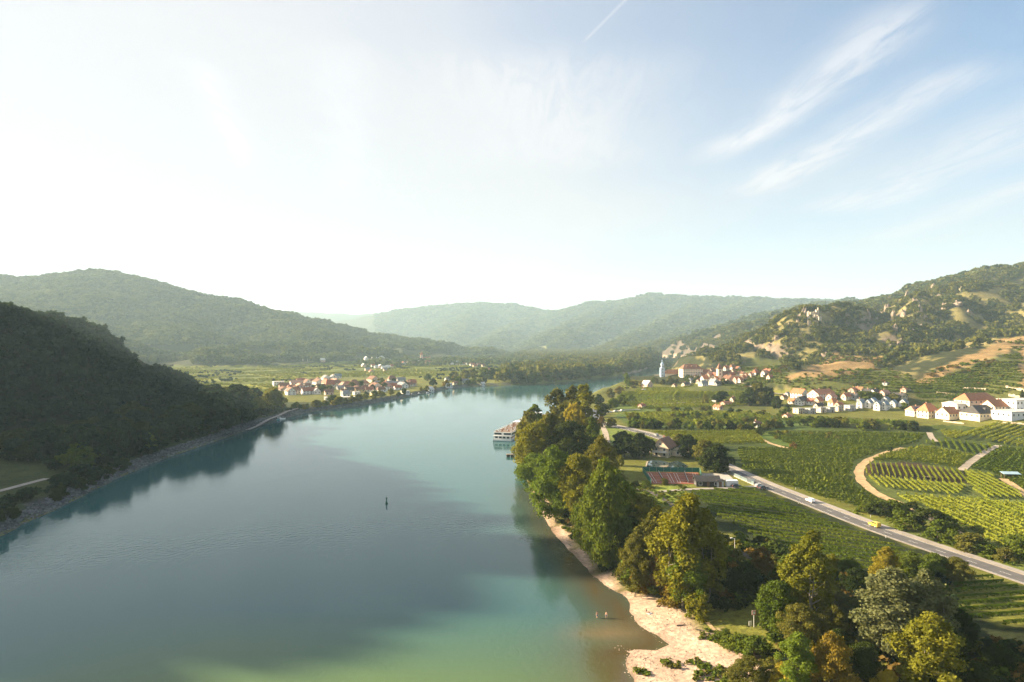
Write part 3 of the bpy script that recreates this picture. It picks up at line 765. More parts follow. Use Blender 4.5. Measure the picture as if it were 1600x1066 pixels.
FOREST = proto_collection('forest_kinds', [('forest_crown', lump(i), 'leaf_forest') for i in range(5)])
FOREST_FAR = proto_collection('forest_far_kinds', [('forest_crown', lump(20 + i, 110, 0.27), 'leaf_forest_far') for i in range(4)])
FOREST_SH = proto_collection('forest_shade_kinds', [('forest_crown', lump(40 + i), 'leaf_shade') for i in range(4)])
SCRUB = proto_collection('scrub_kinds', [('scrub', lump(60 + i, 90, 0.3), m) for i, m in enumerate(('leaf_green', 'leaf_olive', 'leaf_bright', 'leaf_brown'))])
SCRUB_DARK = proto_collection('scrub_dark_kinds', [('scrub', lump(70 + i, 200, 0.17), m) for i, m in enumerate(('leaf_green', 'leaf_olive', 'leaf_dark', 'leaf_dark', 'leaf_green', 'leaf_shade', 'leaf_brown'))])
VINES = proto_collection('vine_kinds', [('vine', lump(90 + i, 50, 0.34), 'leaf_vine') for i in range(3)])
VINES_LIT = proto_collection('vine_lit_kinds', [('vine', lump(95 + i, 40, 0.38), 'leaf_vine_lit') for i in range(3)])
PASTURE = proto_collection('herb_kinds', [('herb', lump(80 + i, 60, 0.3), m) for i, m in enumerate(('leaf_bright', 'leaf_olive', 'leaf_green'))])


def jitter(x0, x1, y0, y1, step, seed):
    rng = np.random.default_rng(seed)
    X, Y = np.meshgrid(np.arange(x0, x1, step), np.arange(y0, y1, step)); x = X.ravel() + rng.uniform(-.5, .5, X.size) * step; y = Y.ravel() + rng.uniform(-.5, .5, X.size) * step
    return x, y


def in_view(x, y, pad=60): return np.abs(x) < 0.76 * y + pad


def in_px(polys, x, y, z):
    px, py = pix(x, y, z); px = px + 26 * (fbm(x / 25, y / 25, 3, 91) - 0.5); py = py + 12 * (fbm(x / 25, y / 25, 3, 95) - 0.5); r = np.zeros(len(x), bool)
    for g in polys: r |= inside(np.array(g), px, py)
    return r


def woods():
    # near left hill
    x, y = jitter(-900, -200, 100, 960, 6.5, 1); hl = hills(x, y); k = (hl > 4) & (in_view(x, y, 420)) & ~inside(LEFTFIELD, x, y)
    k &= ~((x < -0.80 * y - 60) & (np.random.default_rng(3).uniform(size=len(x)) > 0.35))
    x, y = x[k], y[k]; z = height(x, y)
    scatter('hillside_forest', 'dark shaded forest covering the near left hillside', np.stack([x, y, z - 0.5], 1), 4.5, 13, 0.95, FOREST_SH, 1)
    # left mountain
    x, y = jitter(-2900, -250, 1350, 2950, 11, 2); hl = hills(x, y)
    n = fbm(x / 90, y / 90, 3, 201)
    k = (hl > 9) & in_view(x, y, 80) & ~((hl < 45) & (n > 0.5)); x, y = x[k], y[k]; z = height(x, y)
    scatter('mountain_forest', 'hazy wooded mountain forest on the left beyond the vineyards', np.stack([x, y, z - 1], 1), 6, 18, 1.1, FOREST_FAR, 2)
    # far range and the wooded bends of the river in front of it
    x, y = jitter(-2500, 3600, 2350, 6700, 24, 3); hl = hills(x, y); n = fbm(x / 120, y / 120, 3, 205)
    k = (hl > 5) & in_view(x, y, 80) & (x > -0.20 * y); x, y = x[k], y[k]; z = height(x, y)
    k = ~in_px(FIELDPX, x, y, z); rock = (x > 440) & (y < 2700) & (n[: len(x)] * 0 + fbm(x / 23, y / 23, 4, 101) > 0.5) & (hills(x, y) < 130); k &= ~rock
    scatter('far_forest', 'blue hazy forest on the far mountain range', np.stack([x, y, z - 2], 1)[k], 13, 26, 1.25, FOREST_FAR, 3)
    # near cliffs side
    x, y = jitter(420, 1500, 1560, 2900, 11, 4); hl = hills(x, y); k = (hl > 3) & in_view(x, y, 60) & ~((fbm(x / 23, y / 23, 4, 101) > 0.47) & (hl < 140)) ; x, y = x[k], y[k]; z = height(x, y)
    scatter('cliff_forest', 'woodland between the rock faces above the far bend', np.stack([x, y, z - 1], 1), 6, 13, 1.2, FOREST_FAR, 4)
    # castle mountain
    x, y = jitter(300, 1900, 780, 2100, 7.5, 5); hl = hills(x, y); k = (hl > 7) & in_view(x, y, 60); x, y, hl = x[k], y[k], hl[k]; z = height(x, y)
    n1 = fbm(x / 23, y / 23, 4, 101); e = 3.0
    sl = np.hypot(height(x + e, y) - z, height(x, y + e) - z) / e
    k = ~in_px(DRYPX, x, y, z) & ~((in_px(GREENPX, x, y, z)) & (y < 1300)) & ~((sl > 1.05) & (n1 > 0.42)) & ~((n1 > 0.55) & (y < 1500))
    scatter('castle_hill_forest', 'green and olive forest over the rocky castle hill', np.stack([x, y, z - 0.6], 1)[k], 4.5, 11, 1.0, FOREST, 5)
    # low scrub in the open patches of the castle hill and the terraces
    x, y = jitter(250, 900, 600, 1150, 6.0, 6); hl = hills(x, y); k = (hl > 1.5) & in_view(x, y, 30); x, y = x[k], y[k]; z = height(x, y)
    n = fbm(x / 35, y / 35, 3, 301)
    k = (in_px(GREENPX, x, y, z) & (n > 0.55)) | (in_px(DRYPX, x, y, z) & (n > 0.60))
    scatter('scrub', 'low scrub dotted over the dry terraces', np.stack([x, y, z - 0.2], 1)[k], 1.2, 3.2, 1.3, SCRUB, 6)
    # vines planted along the contours of the terraces
    x, y = jitter(240, 760, 570, 900, 1.7, 16); hl = hills(x, y); k = (hl > 2.0) & (hl < 48) & in_view(x, y, 10) & ((hl / 1.9) % 1 < 0.34); x, y, hl = x[k], y[k], hl[k]; z = height(x, y)
    k = in_px(GREENPX, x, y, z) & ~in_px(DRYPX, x, y, z) & (fbm(x / 40, y / 40, 2, 307) < 0.60)
    scatter('terrace_vines', 'vines in contour rows on the terraces of the right-hand slope', np.stack([x, y, z - 0.1], 1)[k], 1.1, 1.8, 1.5, VINES, 16)
    # vineyards across the river: rows run a different way in each plot
    x, y = jitter(-900, 60, 700, 2000, 4.2, 17); u = (x * 0.8 + y * 0.6) / 85; v = (y * 0.8 - x * 0.6) / 46; pid = ih(np.floor(u), np.floor(v), 5); pd2 = ih(np.floor(u), np.floor(v), 15)
    an = pd2 * 3.14; rowc = ((x * np.cos(an) + y * np.sin(an)) / 7.0) % 1; edge = np.minimum(np.minimum(u % 1, 1 - u % 1) * 85, np.minimum(v % 1, 1 - v % 1) * 46)
    k = inside(LEFTFIELD, x, y) & in_view(x, y, 10) & (hills(x, y) < 5) & (rowc < 0.5) & (pid > 0.25) & (edge > 2.5) & (river_sd(x, y) > 60); xe, ye = x, y; x, y = x[k], y[k]
    scatter('valley_vines', 'sunlit vine rows in the plots across the river', np.stack([x, y, height(x, y) - 0.1], 1), 1.2, 1.9, 2.0, VINES_LIT, 17)
    k = inside(LEFTFIELD, xe, ye) & in_view(xe, ye, 10) & (edge < 1.6) & (fbm(xe / 60, ye / 60, 2, 311) > 0.60) & (hills(xe, ye) < 5) & (river_sd(xe, ye) > 60); x, y = xe[k], ye[k]
    scatter('field_hedges', 'dark hedges between the plots across the river', np.stack([x, y, height(x, y) - 0.2], 1), 2.0, 4.5, 1.2, FOREST_SH, 18)
    # flood-plain woods beyond the river bend
    poly = np.array([flat(*p) for p in ((770, 603), (800, 599), (850, 596), (900, 591), (958, 584), (1000, 577), (1020, 570), (1030, 562), (1040, 551), (820, 551), (800, 562), (860, 566), (850, 575), (790, 582))])
    x, y = jitter(-120, 900, 900, 3600, 11, 7); n = fbm(x / 140, y / 140, 3, 305); k = inside(poly, x, y) & (n > 0.33) & (river_sd(x, y) > 6); x, y = x[k], y[k]
    scatter('floodplain_wood', 'low wood on the flat land inside the river bend', np.stack([x, y, height(x, y) - 0.5], 1), 9, 20, 0.8, FOREST, 7)
    x, y = jitter(-1400, 500, 1500, 4200, 22, 8); n = fbm(x / 160, y / 160, 3, 309); px, py = pix(x, y, 3.0)
    k = (hills(x, y) < 8) & in_view(x, y, 0) & (((px > 560) & (py < 584 - 0.0 * px) & (py > 549) & (n > 0.44)) | ((py < 566) & (n > 0.55))) & (river_sd(x, y) > 12) & ~inside(poly, x, y); x, y = x[k], y[k]
    scatter('valley_trees', 'scattered garden trees and copses across the far valley floor', np.stack([x, y, height(x, y) - 0.5], 1), 8, 15, 0.95, FOREST_FAR, 8)
    # dark undergrowth under the riverside wood
    up = np.array([flat(*p, 2) for p in ((1125, 855), (1180, 850), (1290, 905), (1380, 915), (1440, 900), (1475, 915), (1490, 960), (1520, 1000), (1660, 1040), (1660, 1110), (1260, 1110), (1200, 1050), (1180, 1000), (1110, 965), (1060, 945), (985, 915), (940, 880), (905, 850), (850, 790), (830, 750), (815, 705),
                                            (905, 690), (950, 740), (990, 800), (1060, 840))])
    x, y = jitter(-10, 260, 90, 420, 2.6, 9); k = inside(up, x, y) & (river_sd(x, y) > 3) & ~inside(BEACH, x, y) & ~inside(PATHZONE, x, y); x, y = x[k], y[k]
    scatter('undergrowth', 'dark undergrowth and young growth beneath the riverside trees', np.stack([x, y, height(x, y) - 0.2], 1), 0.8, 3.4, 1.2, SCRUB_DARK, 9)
    # left bank scrub
    lp = np.array([flat(*p) for p in ((-80, 800), (0, 775), (120, 700), (270, 645), (400, 640), (430, 650), (330, 685), (270, 705), (200, 735), (120, 770), (30, 812), (-80, 850))])
    x, y = jitter(-420, -120, 180, 560, 5.0, 10); sd = river_sd(x, y); k = ((inside(lp, x, y) & (sd > 16) & ((y > 300) | (sd > 62))) | ((sd > 6) & (sd < 11) & (y < 560))) & (x < -100) & (hills(x, y) < 5); x, y = x[k], y[k]
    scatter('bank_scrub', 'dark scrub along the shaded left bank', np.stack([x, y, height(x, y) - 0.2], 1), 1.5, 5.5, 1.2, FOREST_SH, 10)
    # tufts on the beach
    x, y = jitter(10, 90, 95, 160, 0.9, 12); n = fbm(x / 6, y / 6, 3, 401)
    ctr = [flat(*p, 1.2) for p in ((1012, 1020), (1030, 1040), (1075, 1040), (1100, 1050), (1130, 1055), (1128, 992))]
    m = np.zeros(len(x), bool)
    for cx, cy_ in ctr: m |= np.hypot((x - cx) / 4.5, (y - cy_) / 3.0) < 1
    k = m & (n > 0.42) & inside(BEACH, x, y); x, y = x[k], y[k]
    scatter('beach_grass', 'tufts of green weeds on the gravel beach', np.stack([x, y, height(x, y) - 0.1], 1), 0.35, 1.0, 1.3, PASTURE, 12)
    # rough grass beside beach, road and fields
    x, y = jitter(5, 260, 95, 420, 1.7, 13); n = fbm(x / 12, y / 12, 3, 405)
    strips = [poly_flat(PLOTS[i][0]) for i in (7, 9, 11)] + [np.array([flat(*p, 2) for p in ((860, 828), (900, 860), (930, 890), (975, 915), (1010, 930), (1000, 915), (950, 870), (900, 820), (860, 790))])]
    m = np.zeros(len(x), bool)
    for s in strips: m |= inside(s, x, y)
    k = m & (n > 0.40) & (river_sd(x, y) > 2.5) & ~inside(ROADZONE, x, y) & ~inside(BEACH, x, y); x, y = x[k], y[k]
    scatter('rough_grass', 'rough grass and herbs on the verges and the bank above the beach', np.stack([x, y, height(x, y) - 0.15], 1), 0.3, 1.1, 1.6, PASTURE, 13)


ROAD_PX = [(905, 652), (930, 660), (965, 667), (1000, 675), (1030, 684), (1057, 694), (1085, 706), (1112, 720), (1140, 735), (1165, 746), (1190, 758), (1250, 781), (1300, 801), (1360, 825), (1420, 846), (1480, 866), (1530, 883), (1600, 907), (1680, 934), (1800, 975)]
ROAD = [flat(*p) for p in ROAD_PX]


def offset(pts, w):
    r = []
    for i, p in enumerate(pts):
        a, b = pts[max(i - 1, 0)], pts[min(i + 1, len(pts) - 1)]
        dx, dy = b[0] - a[0], b[1] - a[1]; l = math.hypot(dx, dy) + 1e-9
        r.append((p[0] - dy / l * w, p[1] + dx / l * w))
    return r


def resample(pts, step):
    P = np.array(pts, float); s = np.concatenate([[0], np.cumsum(np.hypot(*np.diff(P, axis=0).T))])
    n = max(2, int(s[-1] / step) + 1); q = np.linspace(0, s[-1], n)
    # light smoothing of the corners
    xx, yy = np.interp(q, s, P[:, 0]), np.interp(q, s, P[:, 1])
    k = max(1, int(6 / step))
    if n > 4 * k:
        for _ in range(2):
            xs = np.convolve(np.pad(xx, k, 'edge'), np.ones(2 * k + 1) / (2 * k + 1), 'valid'); ys = np.convolve(np.pad(yy, k, 'edge'), np.ones(2 * k + 1) / (2 * k + 1), 'valid')
            xs[0], ys[0], xs[-1], ys[-1] = xx[0], yy[0], xx[-1], yy[-1]; xx, yy = xs, ys
    return list(zip(xx, yy))


ROAD = resample(ROAD, 6)
ROADZONE = np.array(offset(ROAD, 6) + offset(ROAD, -8)[::-1])
PATHZONE = np.array([flat(*p, 2) for p in ((1095, 960), (1120, 985), (1150, 1000), (1200, 1000), (1200, 975), (1170, 955), (1120, 950))])
woods()

# ------------------------------------------------------------------ roads, paths, sheets
def sheet(name, pts, z_off, m, kind='structure', label=None, thick=0.0):
    """a polygon laid on the ground: triangulated finely enough to follow it"""
    import bmesh
    bm = bmesh.new(); vs = [bm.verts.new((x, y, H1(x, y) + z_off)) for x, y in pts]
    f = bm.faces.new(vs)
    if f.normal.z < 0: f.normal_flip()
    me = bpy.data.meshes.new(name); bm.to_mesh(me); bm.free(); me.materials.append(m)
    o = link_mesh(name, me)
    if kind: o['kind'] = kind
    if label: o['label'] = label
    return o


def ribbon_mesh(name, pts, w0, w1, z_off, step=4.0, jit=0.0, smooth=True):
    """a strip between the offsets w0 and w1 of a line, following the ground"""
    P = resample(pts, step) if smooth else pts
    A, B = offset(P, w0), offset(P, w1)
    if jit:
        A = [(x + random.uniform(-jit, jit), y + random.uniform(-jit, jit)) for x, y in A]; B = [(x + random.uniform(-jit, jit), y + random.uniform(-jit, jit)) for x, y in B]
    n = len(A); X = np.array([p[0] for p in A] + [p[0] for p in B]); Y = np.array([p[1] for p in A] + [p[1] for p in B])
    Z = height(X, Y)
    Z = np.maximum(Z, 0.2); zc = np.maximum(Z[:n], Z[n:]); Z = np.concatenate([zc, zc]) + z_off
    Q = [(i, i + 1, n + i + 1, n + i) if w0 < w1 else (n + i, n + i + 1, i + 1, i) for i in range(n - 1)]
    Q = [q[::-1] for q in Q]
    me = np_mesh(name, np.stack([X, Y, Z], 1), np.array(Q)); return me


def ribbon(name, pts, w0, w1, z_off, m, **k):
    me = ribbon_mesh(name, pts, w0, w1, z_off, **k)
    if me.polygons[0].normal.z < 0: me.flip_normals()
    me.materials.append(m); o = link_mesh(name, me); o['kind'] = 'structure'; return o


mat('asphalt', (0.105, 0.098, 0.098), 0.9, 0.22, 0.4)
mat('path_asphalt', (0.30, 0.265, 0.24), 0.9, 0.18, 0.5)
mat('paint_white', (0.75, 0.74, 0.70), 0.7, 0.12, 1.2)
mat('track_dirt', (0.42, 0.29, 0.15), 0.95, 0.3, 0.5, 0.5)
mat('track_gravel', (0.34, 0.28, 0.22), 0.95, 0.25, 0.5, 0.4)
mat('path_dark', (0.10, 0.085, 0.075), 0.9, 0.2, 0.5)
mat('concrete', (0.40, 0.37, 0.33), 0.85, 0.15, 0.8)
mat('clay', (0.26, 0.085, 0.045), 0.95, 0.18, 0.35)
mat('white_paint', (0.78, 0.77, 0.74), 0.6, 0.06, 1.0)

ribbon('road', ROAD, -2.8, 2.8, 0.14, MATS['asphalt'])
ribbon('cycle_path', ROAD, 3.8, 5.8, 0.15, MATS['path_asphalt'])
ribbon('road_edge_line', ROAD, -2.6, -2.48, 0.146, MATS['paint_white'])
ribbon('road_edge_line', ROAD, 2.48, 2.6, 0.146, MATS['paint_white'])
ribbon('road_shoulder', ROAD, -3.5, -2.8, 0.12, MATS['track_gravel'])
ribbon('road_shoulder', ROAD, 2.8, 3.8, 0.12, MATS['track_gravel'])
rr = resample(ROAD, 1.0)
_b = MB()
for i in range(0, len(rr) - 6, 9):
    if not 90 < rr[i][1] < 470: continue
    seg = rr[i:i + 4]; A = offset(seg, 0.06); B = offset(seg, -0.06)
    zz_ = H1(*seg[1]) + 0.147
    _b.add([(x, y, zz_) for x, y in A] + [(x, y, zz_) for x, y in B], [(4 + k, 5 + k, k + 1, k) for k in range(3)])
_o = _b.build('road_centre_dashes', MATS['paint_white']); _o['kind'] = 'structure'


def pl(pts, z=3.0): return [flat(*p, z) for p in pts]


ribbon('dirt_track', pl([(1412, 700), (1404, 702), (1384, 708), (1362, 716), (1347, 726), (1341, 738), (1346, 752), (1360, 766), (1382, 778), (1408, 789), (1432, 796), (1452, 806), (1476, 822), (1510, 842)]), -1.9, 1.9, 0.10, MATS['track_dirt'], jit=0.35)
ribbon('farm_lane', pl([(1452, 676), (1456, 685), (1462, 690)]), -1.6, 1.6, 0.10, MATS['track_gravel'])
ribbon('farm_lane', pl([(1561, 696), (1546, 702), (1531, 712), (1514, 724), (1502, 735)]), -1.7, 1.7, 0.10, MATS['track_gravel'])
ribbon('farm_lane', pl([(1568, 748), (1585, 760), (1615, 782)]), -1.7, 1.7, 0.10, MATS['track_dirt'])
ribbon('dirt_track', pl([(1178, 675), (1184, 684), (1205, 694), (1228, 700), (1245, 705)]), -1.5, 1.5, 0.10, MATS['track_dirt'], jit=0.3)
ribbon('garden_path', pl([(950, 764), (985, 763), (1012, 766), (1028, 775), (1048, 788), (1062, 800)]), -1.1, 1.1, 0.10, MATS['path_dark'])
ribbon('garden_path', pl([(1030, 769), (1060, 766), (1100, 764), (1150, 763), (1188, 760)]), -1.3, 1.3, 0.10, MATS['path_asphalt'])
ribbon('footpath', pl([(1105, 962), (1122, 978), (1140, 986), (1165, 992), (1192, 990)], 2.6), -0.5, 0.5, 0.10, MATS['track_dirt'], jit=0.2)
ribbon('footpath', pl([(1090, 822), (1120, 842), (1148, 862), (1172, 870), (1192, 882)]), -1.2, 1.2, 0.10, MATS['path_dark'])
ribbon('lane', pl([(1110, 604), (1130, 608), (1160, 612), (1185, 617), (1240, 622)]), -2.5, 2.5, 0.12, MATS['track_gravel'])
ribbon('lane', pl([(933, 655), (940, 664), (946, 676), (948, 690), (952, 702), (975, 708), (1003, 708), (1022, 705)]), -1.8, 1.8, 0.12, MATS['track_gravel'])
ribbon('lane', pl([(922, 652), (950, 644), (985, 640), (1000, 640)]), -2.6, 2.6, 0.12, MATS['path_asphalt'])
ribbon('lane', pl([(-40, 776), (0, 768), (35, 758), (74, 748)]), -1.7, 1.7, 0.10, MATS['path_asphalt'])
ribbon('lane', pl([(110, 645), (145, 642), (180, 637), (215, 634), (260, 630)], 8), -3.0, 3.0, 0.6, MATS['path_asphalt'])
ribbon('quay', pl([(400, 668), (430, 656), (480, 640)], 2.0), 4, 7, 0.3, MATS['path_asphalt'])
sheet('car_park', pl([(1095, 740), (1134, 739), (1146, 749), (1122, 752), (1098, 752)]), 0.12, MATS['concrete'])
sheet('forecourt', pl([(918, 690), (940, 690), (950, 706), (925, 712)]), 0.12, MATS['track_gravel'])
sheet('gravel_bar', [flat(*p, 0.2) for p in ((920, 589.5), (945, 586.6), (962, 585.6), (952, 588.3), (935, 589.6))], 0.0, MATS['track_gravel']).location.z = 3.2
sheet('gravel_bar', [flat(*p, 0.2) for p in ((968, 580.2), (985, 578.8), (1001, 578.6), (996, 580.4), (982, 581.4))], 0.0, MATS['track_gravel']).location.z = 3.2
for o in COL.objects:
    if o.name.startswith('gravel_bar'):
        o.location.z = 0
        for v in o.data.vertices: v.co.z = 0.18

# ------------------------------------------------------------------ vineyards: every row a part
mat('post_wood', (0.22, 0.17, 0.12), 0.9)


def row_mesh(Ln, per_m, leaf, w, h0, h1, seed):
    rng = np.random.default_rng(seed); n = int(Ln * per_m)
    xx = rng.uniform(-Ln / 2, Ln / 2, n); g = 0.82 + 0.36 * vnoise(xx / 0.9 + seed * 7, np.zeros(n), seed)
    a = rng.uniform(0, 2 * math.pi, n); rad = np.sqrt(rng.uniform(0.35, 1, n))
    yy = np.cos(a) * rad * w * 0.5 * g; zc, zr = (h0 + h1) / 2, (h1 - h0) / 2
    z = zc + np.sin(a) * rad * zr * g
    Nn = np.stack([np.zeros(n), np.cos(a), np.sin(a) + 0.4], 1)
    V, Q = leaf_quads(np.stack([xx, yy, z], 1), Nn, leaf, rng)
    tint = np.clip(rng.uniform(0, 0.8, n) + 0.3 * (g - 1), 0, 1)
    # the cane wire that ties the row together
    k = np.linspace(-Ln / 2, Ln / 2, 9); o = len(V)
    V = np.concatenate([V, np.stack([k, k * 0, np.full(9, h0 + .4)], 1), np.stack([k, k * 0, np.full(9, h0 + .9)], 1)])
    Q = np.concatenate([Q, np.array([(o + i, o + i + 1, o + i + 10, o + i + 9) for i in range(8)])]); tint = np.concatenate([tint, np.zeros(8)])
    return np_mesh('vine_row', V, Q, False, [('tint', 'FACE', 'FLOAT', tint)])


ROWLEN = [6, 12, 20, 30, 42, 56, 72, 90, 112, 140, 180]
ROWMESH = {}


def get_row(L_, grade, leaf):
    Lm = min(ROWLEN, key=lambda v: abs(math.log(v / L_))); var = random.randint(0, 1) if Lm < 120 else 0
    k = (Lm, grade, leaf, var)
    if k not in ROWMESH:
        per, lf, w, h0, h1 = {'thin': (11, 0.32, 0.42, 0.4, 1.8), 'low': (10, 0.36, 0.62, 0.7, 1.5), 'near': (13, 0.36, 0.62, 0.35, 1.95), 'mid': (8, 0.48, 0.7, 0.3, 1.95), 'far': (3.2, 0.9, 1.0, 0.2, 1.9)}[grade]
        me = row_mesh(Lm, per, lf, w, h0, h1, Lm * 3 + var + len(grade)); me.materials.append(MATS[leaf]); ROWMESH[k] = me
    return ROWMESH[k], L_ / Lm


def clip_rows(poly, d, spacing):
    poly = np.array(poly); d = np.array(d) / np.hypot(*d); n = np.array([-d[1], d[0]])
    s = poly @ n; out = []
    k = math.ceil(s.min() / spacing)
    while k * spacing < s.max():
        c = k * spacing; ts = []
        for i in range(len(poly)):
            a, b = poly[i], poly[(i + 1) % len(poly)]; sa, sb = a @ n - c, b @ n - c
            if (sa > 0) != (sb > 0): t = sa / (sa - sb); ts.append((a + (b - a) * t) @ d)
        ts.sort()
        for t0, t1 in zip(ts[::2], ts[1::2]):
            if t1 - t0 > 4: out.append((d * t0 + n * c, d * t1 + n * c))
        k += 1
    return out


def vineyard(label, poly_px, d, spacing, grade, leaf, limit=300, avoid=None, gap=0.0):
    poly = pl(poly_px); rows = clip_rows(poly, d, spacing)
    c = np.mean(np.array(poly), 0); e = empty('vineyard', (c[0], c[1], H1(*c)))
    tag(e, label, 'vineyard')
    rows.sort(key=lambda r: math.hypot(*((r[0] + r[1]) / 2)))
    for i, (p, q) in enumerate(rows[:limit]):
        p = p + (q - p) / np.hypot(*(q - p)) * random.uniform(0, 1.5); q = q - (q - p) / np.hypot(*(q - p)) * random.uniform(0, 1.5)
        m = (p + q) / 2; L_ = float(np.hypot(*(q - p)))
        me, sx = get_row(L_, grade, leaf); o = link_mesh('vine_row', me, e)
        o.location = (m[0] - c[0], m[1] - c[1], H1(*m) - e.location.z); flip = math.pi if random.random() < .5 else 0
        o.rotation_euler = (0, 0, math.atan2(d[1], d[0]) + flip); o.scale = (sx, random.uniform(0.85, 1.15), random.uniform(0.88, 1.12))
    return e


vineyard('dark green vineyard of level rows between the riverside wood and the main road', [(1078, 770), (1172, 766), (1238, 794), (1292, 816), (1392, 855), (1452, 880), (1425, 905), (1300, 893), (1185, 848), (1112, 806)], (1, -0.62), 3.7, 'low', 'leaf_vine')
vineyard('small vineyard in the road bend, nearest to the drone', [(1482, 914), (1545, 904), (1600, 926), (1690, 960), (1690, 990), (1500, 975)], (1, 0.16), 3.3, 'low', 'leaf_vine')
vineyard('broad dense vineyard on the upper side of the road, opposite the white car', [(1150, 702), (1235, 702), (1345, 697), (1378, 707), (1338, 722), (1330, 742), (1340, 763), (1395, 796), (1350, 800), (1260, 772), (1200, 752), (1160, 735)], (1, -0.30), 3.3, 'mid', 'leaf_vine')
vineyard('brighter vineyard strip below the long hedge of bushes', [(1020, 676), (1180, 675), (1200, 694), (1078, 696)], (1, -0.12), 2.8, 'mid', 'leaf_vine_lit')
vineyard('vineyard strip with a shallow slant between dirt track and orchard', [(1195, 677), (1330, 677), (1448, 680), (1438, 691), (1388, 705), (1240, 701)], (1, -0.2), 2.8, 'mid', 'leaf_vine')
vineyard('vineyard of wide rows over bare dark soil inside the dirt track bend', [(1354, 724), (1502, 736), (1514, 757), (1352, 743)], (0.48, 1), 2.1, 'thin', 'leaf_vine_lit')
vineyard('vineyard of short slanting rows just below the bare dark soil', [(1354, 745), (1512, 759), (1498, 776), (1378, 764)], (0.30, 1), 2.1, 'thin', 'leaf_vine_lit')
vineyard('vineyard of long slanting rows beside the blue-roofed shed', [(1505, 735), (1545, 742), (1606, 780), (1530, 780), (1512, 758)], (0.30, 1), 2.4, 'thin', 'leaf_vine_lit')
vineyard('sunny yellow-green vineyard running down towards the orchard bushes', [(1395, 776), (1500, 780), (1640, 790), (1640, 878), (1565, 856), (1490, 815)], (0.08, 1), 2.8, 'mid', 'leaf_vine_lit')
vineyard('narrow vineyard of open rows between two farm lanes', [(1440, 692), (1478, 688), (1556, 698), (1528, 712)], (0.55, 1), 3.2, 'mid', 'leaf_vine')
vineyard('vineyard between the dirt track head and the farm lane', [(1392, 708), (1440, 698), (1524, 714), (1500, 733), (1420, 721), (1356, 721)], (1, -0.28), 2.7, 'mid', 'leaf_vine_lit')
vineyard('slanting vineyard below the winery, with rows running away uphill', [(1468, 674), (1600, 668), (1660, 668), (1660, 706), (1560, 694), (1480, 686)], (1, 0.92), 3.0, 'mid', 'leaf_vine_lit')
vineyard('vineyard to the right of the paved farm lane', [(1562, 700), (1660, 708), (1660, 780), (1606, 770), (1545, 738), (1512, 733)], (1, -0.30), 2.7, 'mid', 'leaf_vine')
vineyard('small vineyard between lane and road beside the dark conifers', [(962, 682), (1000, 680), (1024, 690), (1012, 700), (958, 702)], (1, -0.45), 3.2, 'mid', 'leaf_vine_lit')
vineyard('bright level vineyard in front of the old town walls', [(960, 628), (1000, 610), (1100, 609), (1180, 620), (1195, 633), (1130, 636), (1000, 640)], (1, 0.05), 4.2, 'far', 'leaf_vine_lit', 160)
vineyard('vineyard at the foot of the terraces behind the winery', [(1420, 634), (1500, 628), (1640, 632), (1640, 640), (1560, 641), (1440, 642)], (1, 0.02), 3.8, 'far', 'leaf_vine', 160)
vineyard('vineyard between the terrace houses and the bush belt', [(1205, 652), (1300, 655), (1430, 660), (1440, 668), (1240, 662)], (1, -0.04), 3.6, 'far', 'leaf_vine', 160)

vineyard('vineyard lying within the loose bush belt, behind the long hedge', [(972, 647), (1080, 644), (1205, 648), (1205, 666), (1000, 666)], (1, 0.03), 3.8, 'far', 'leaf_vine_lit', 160)

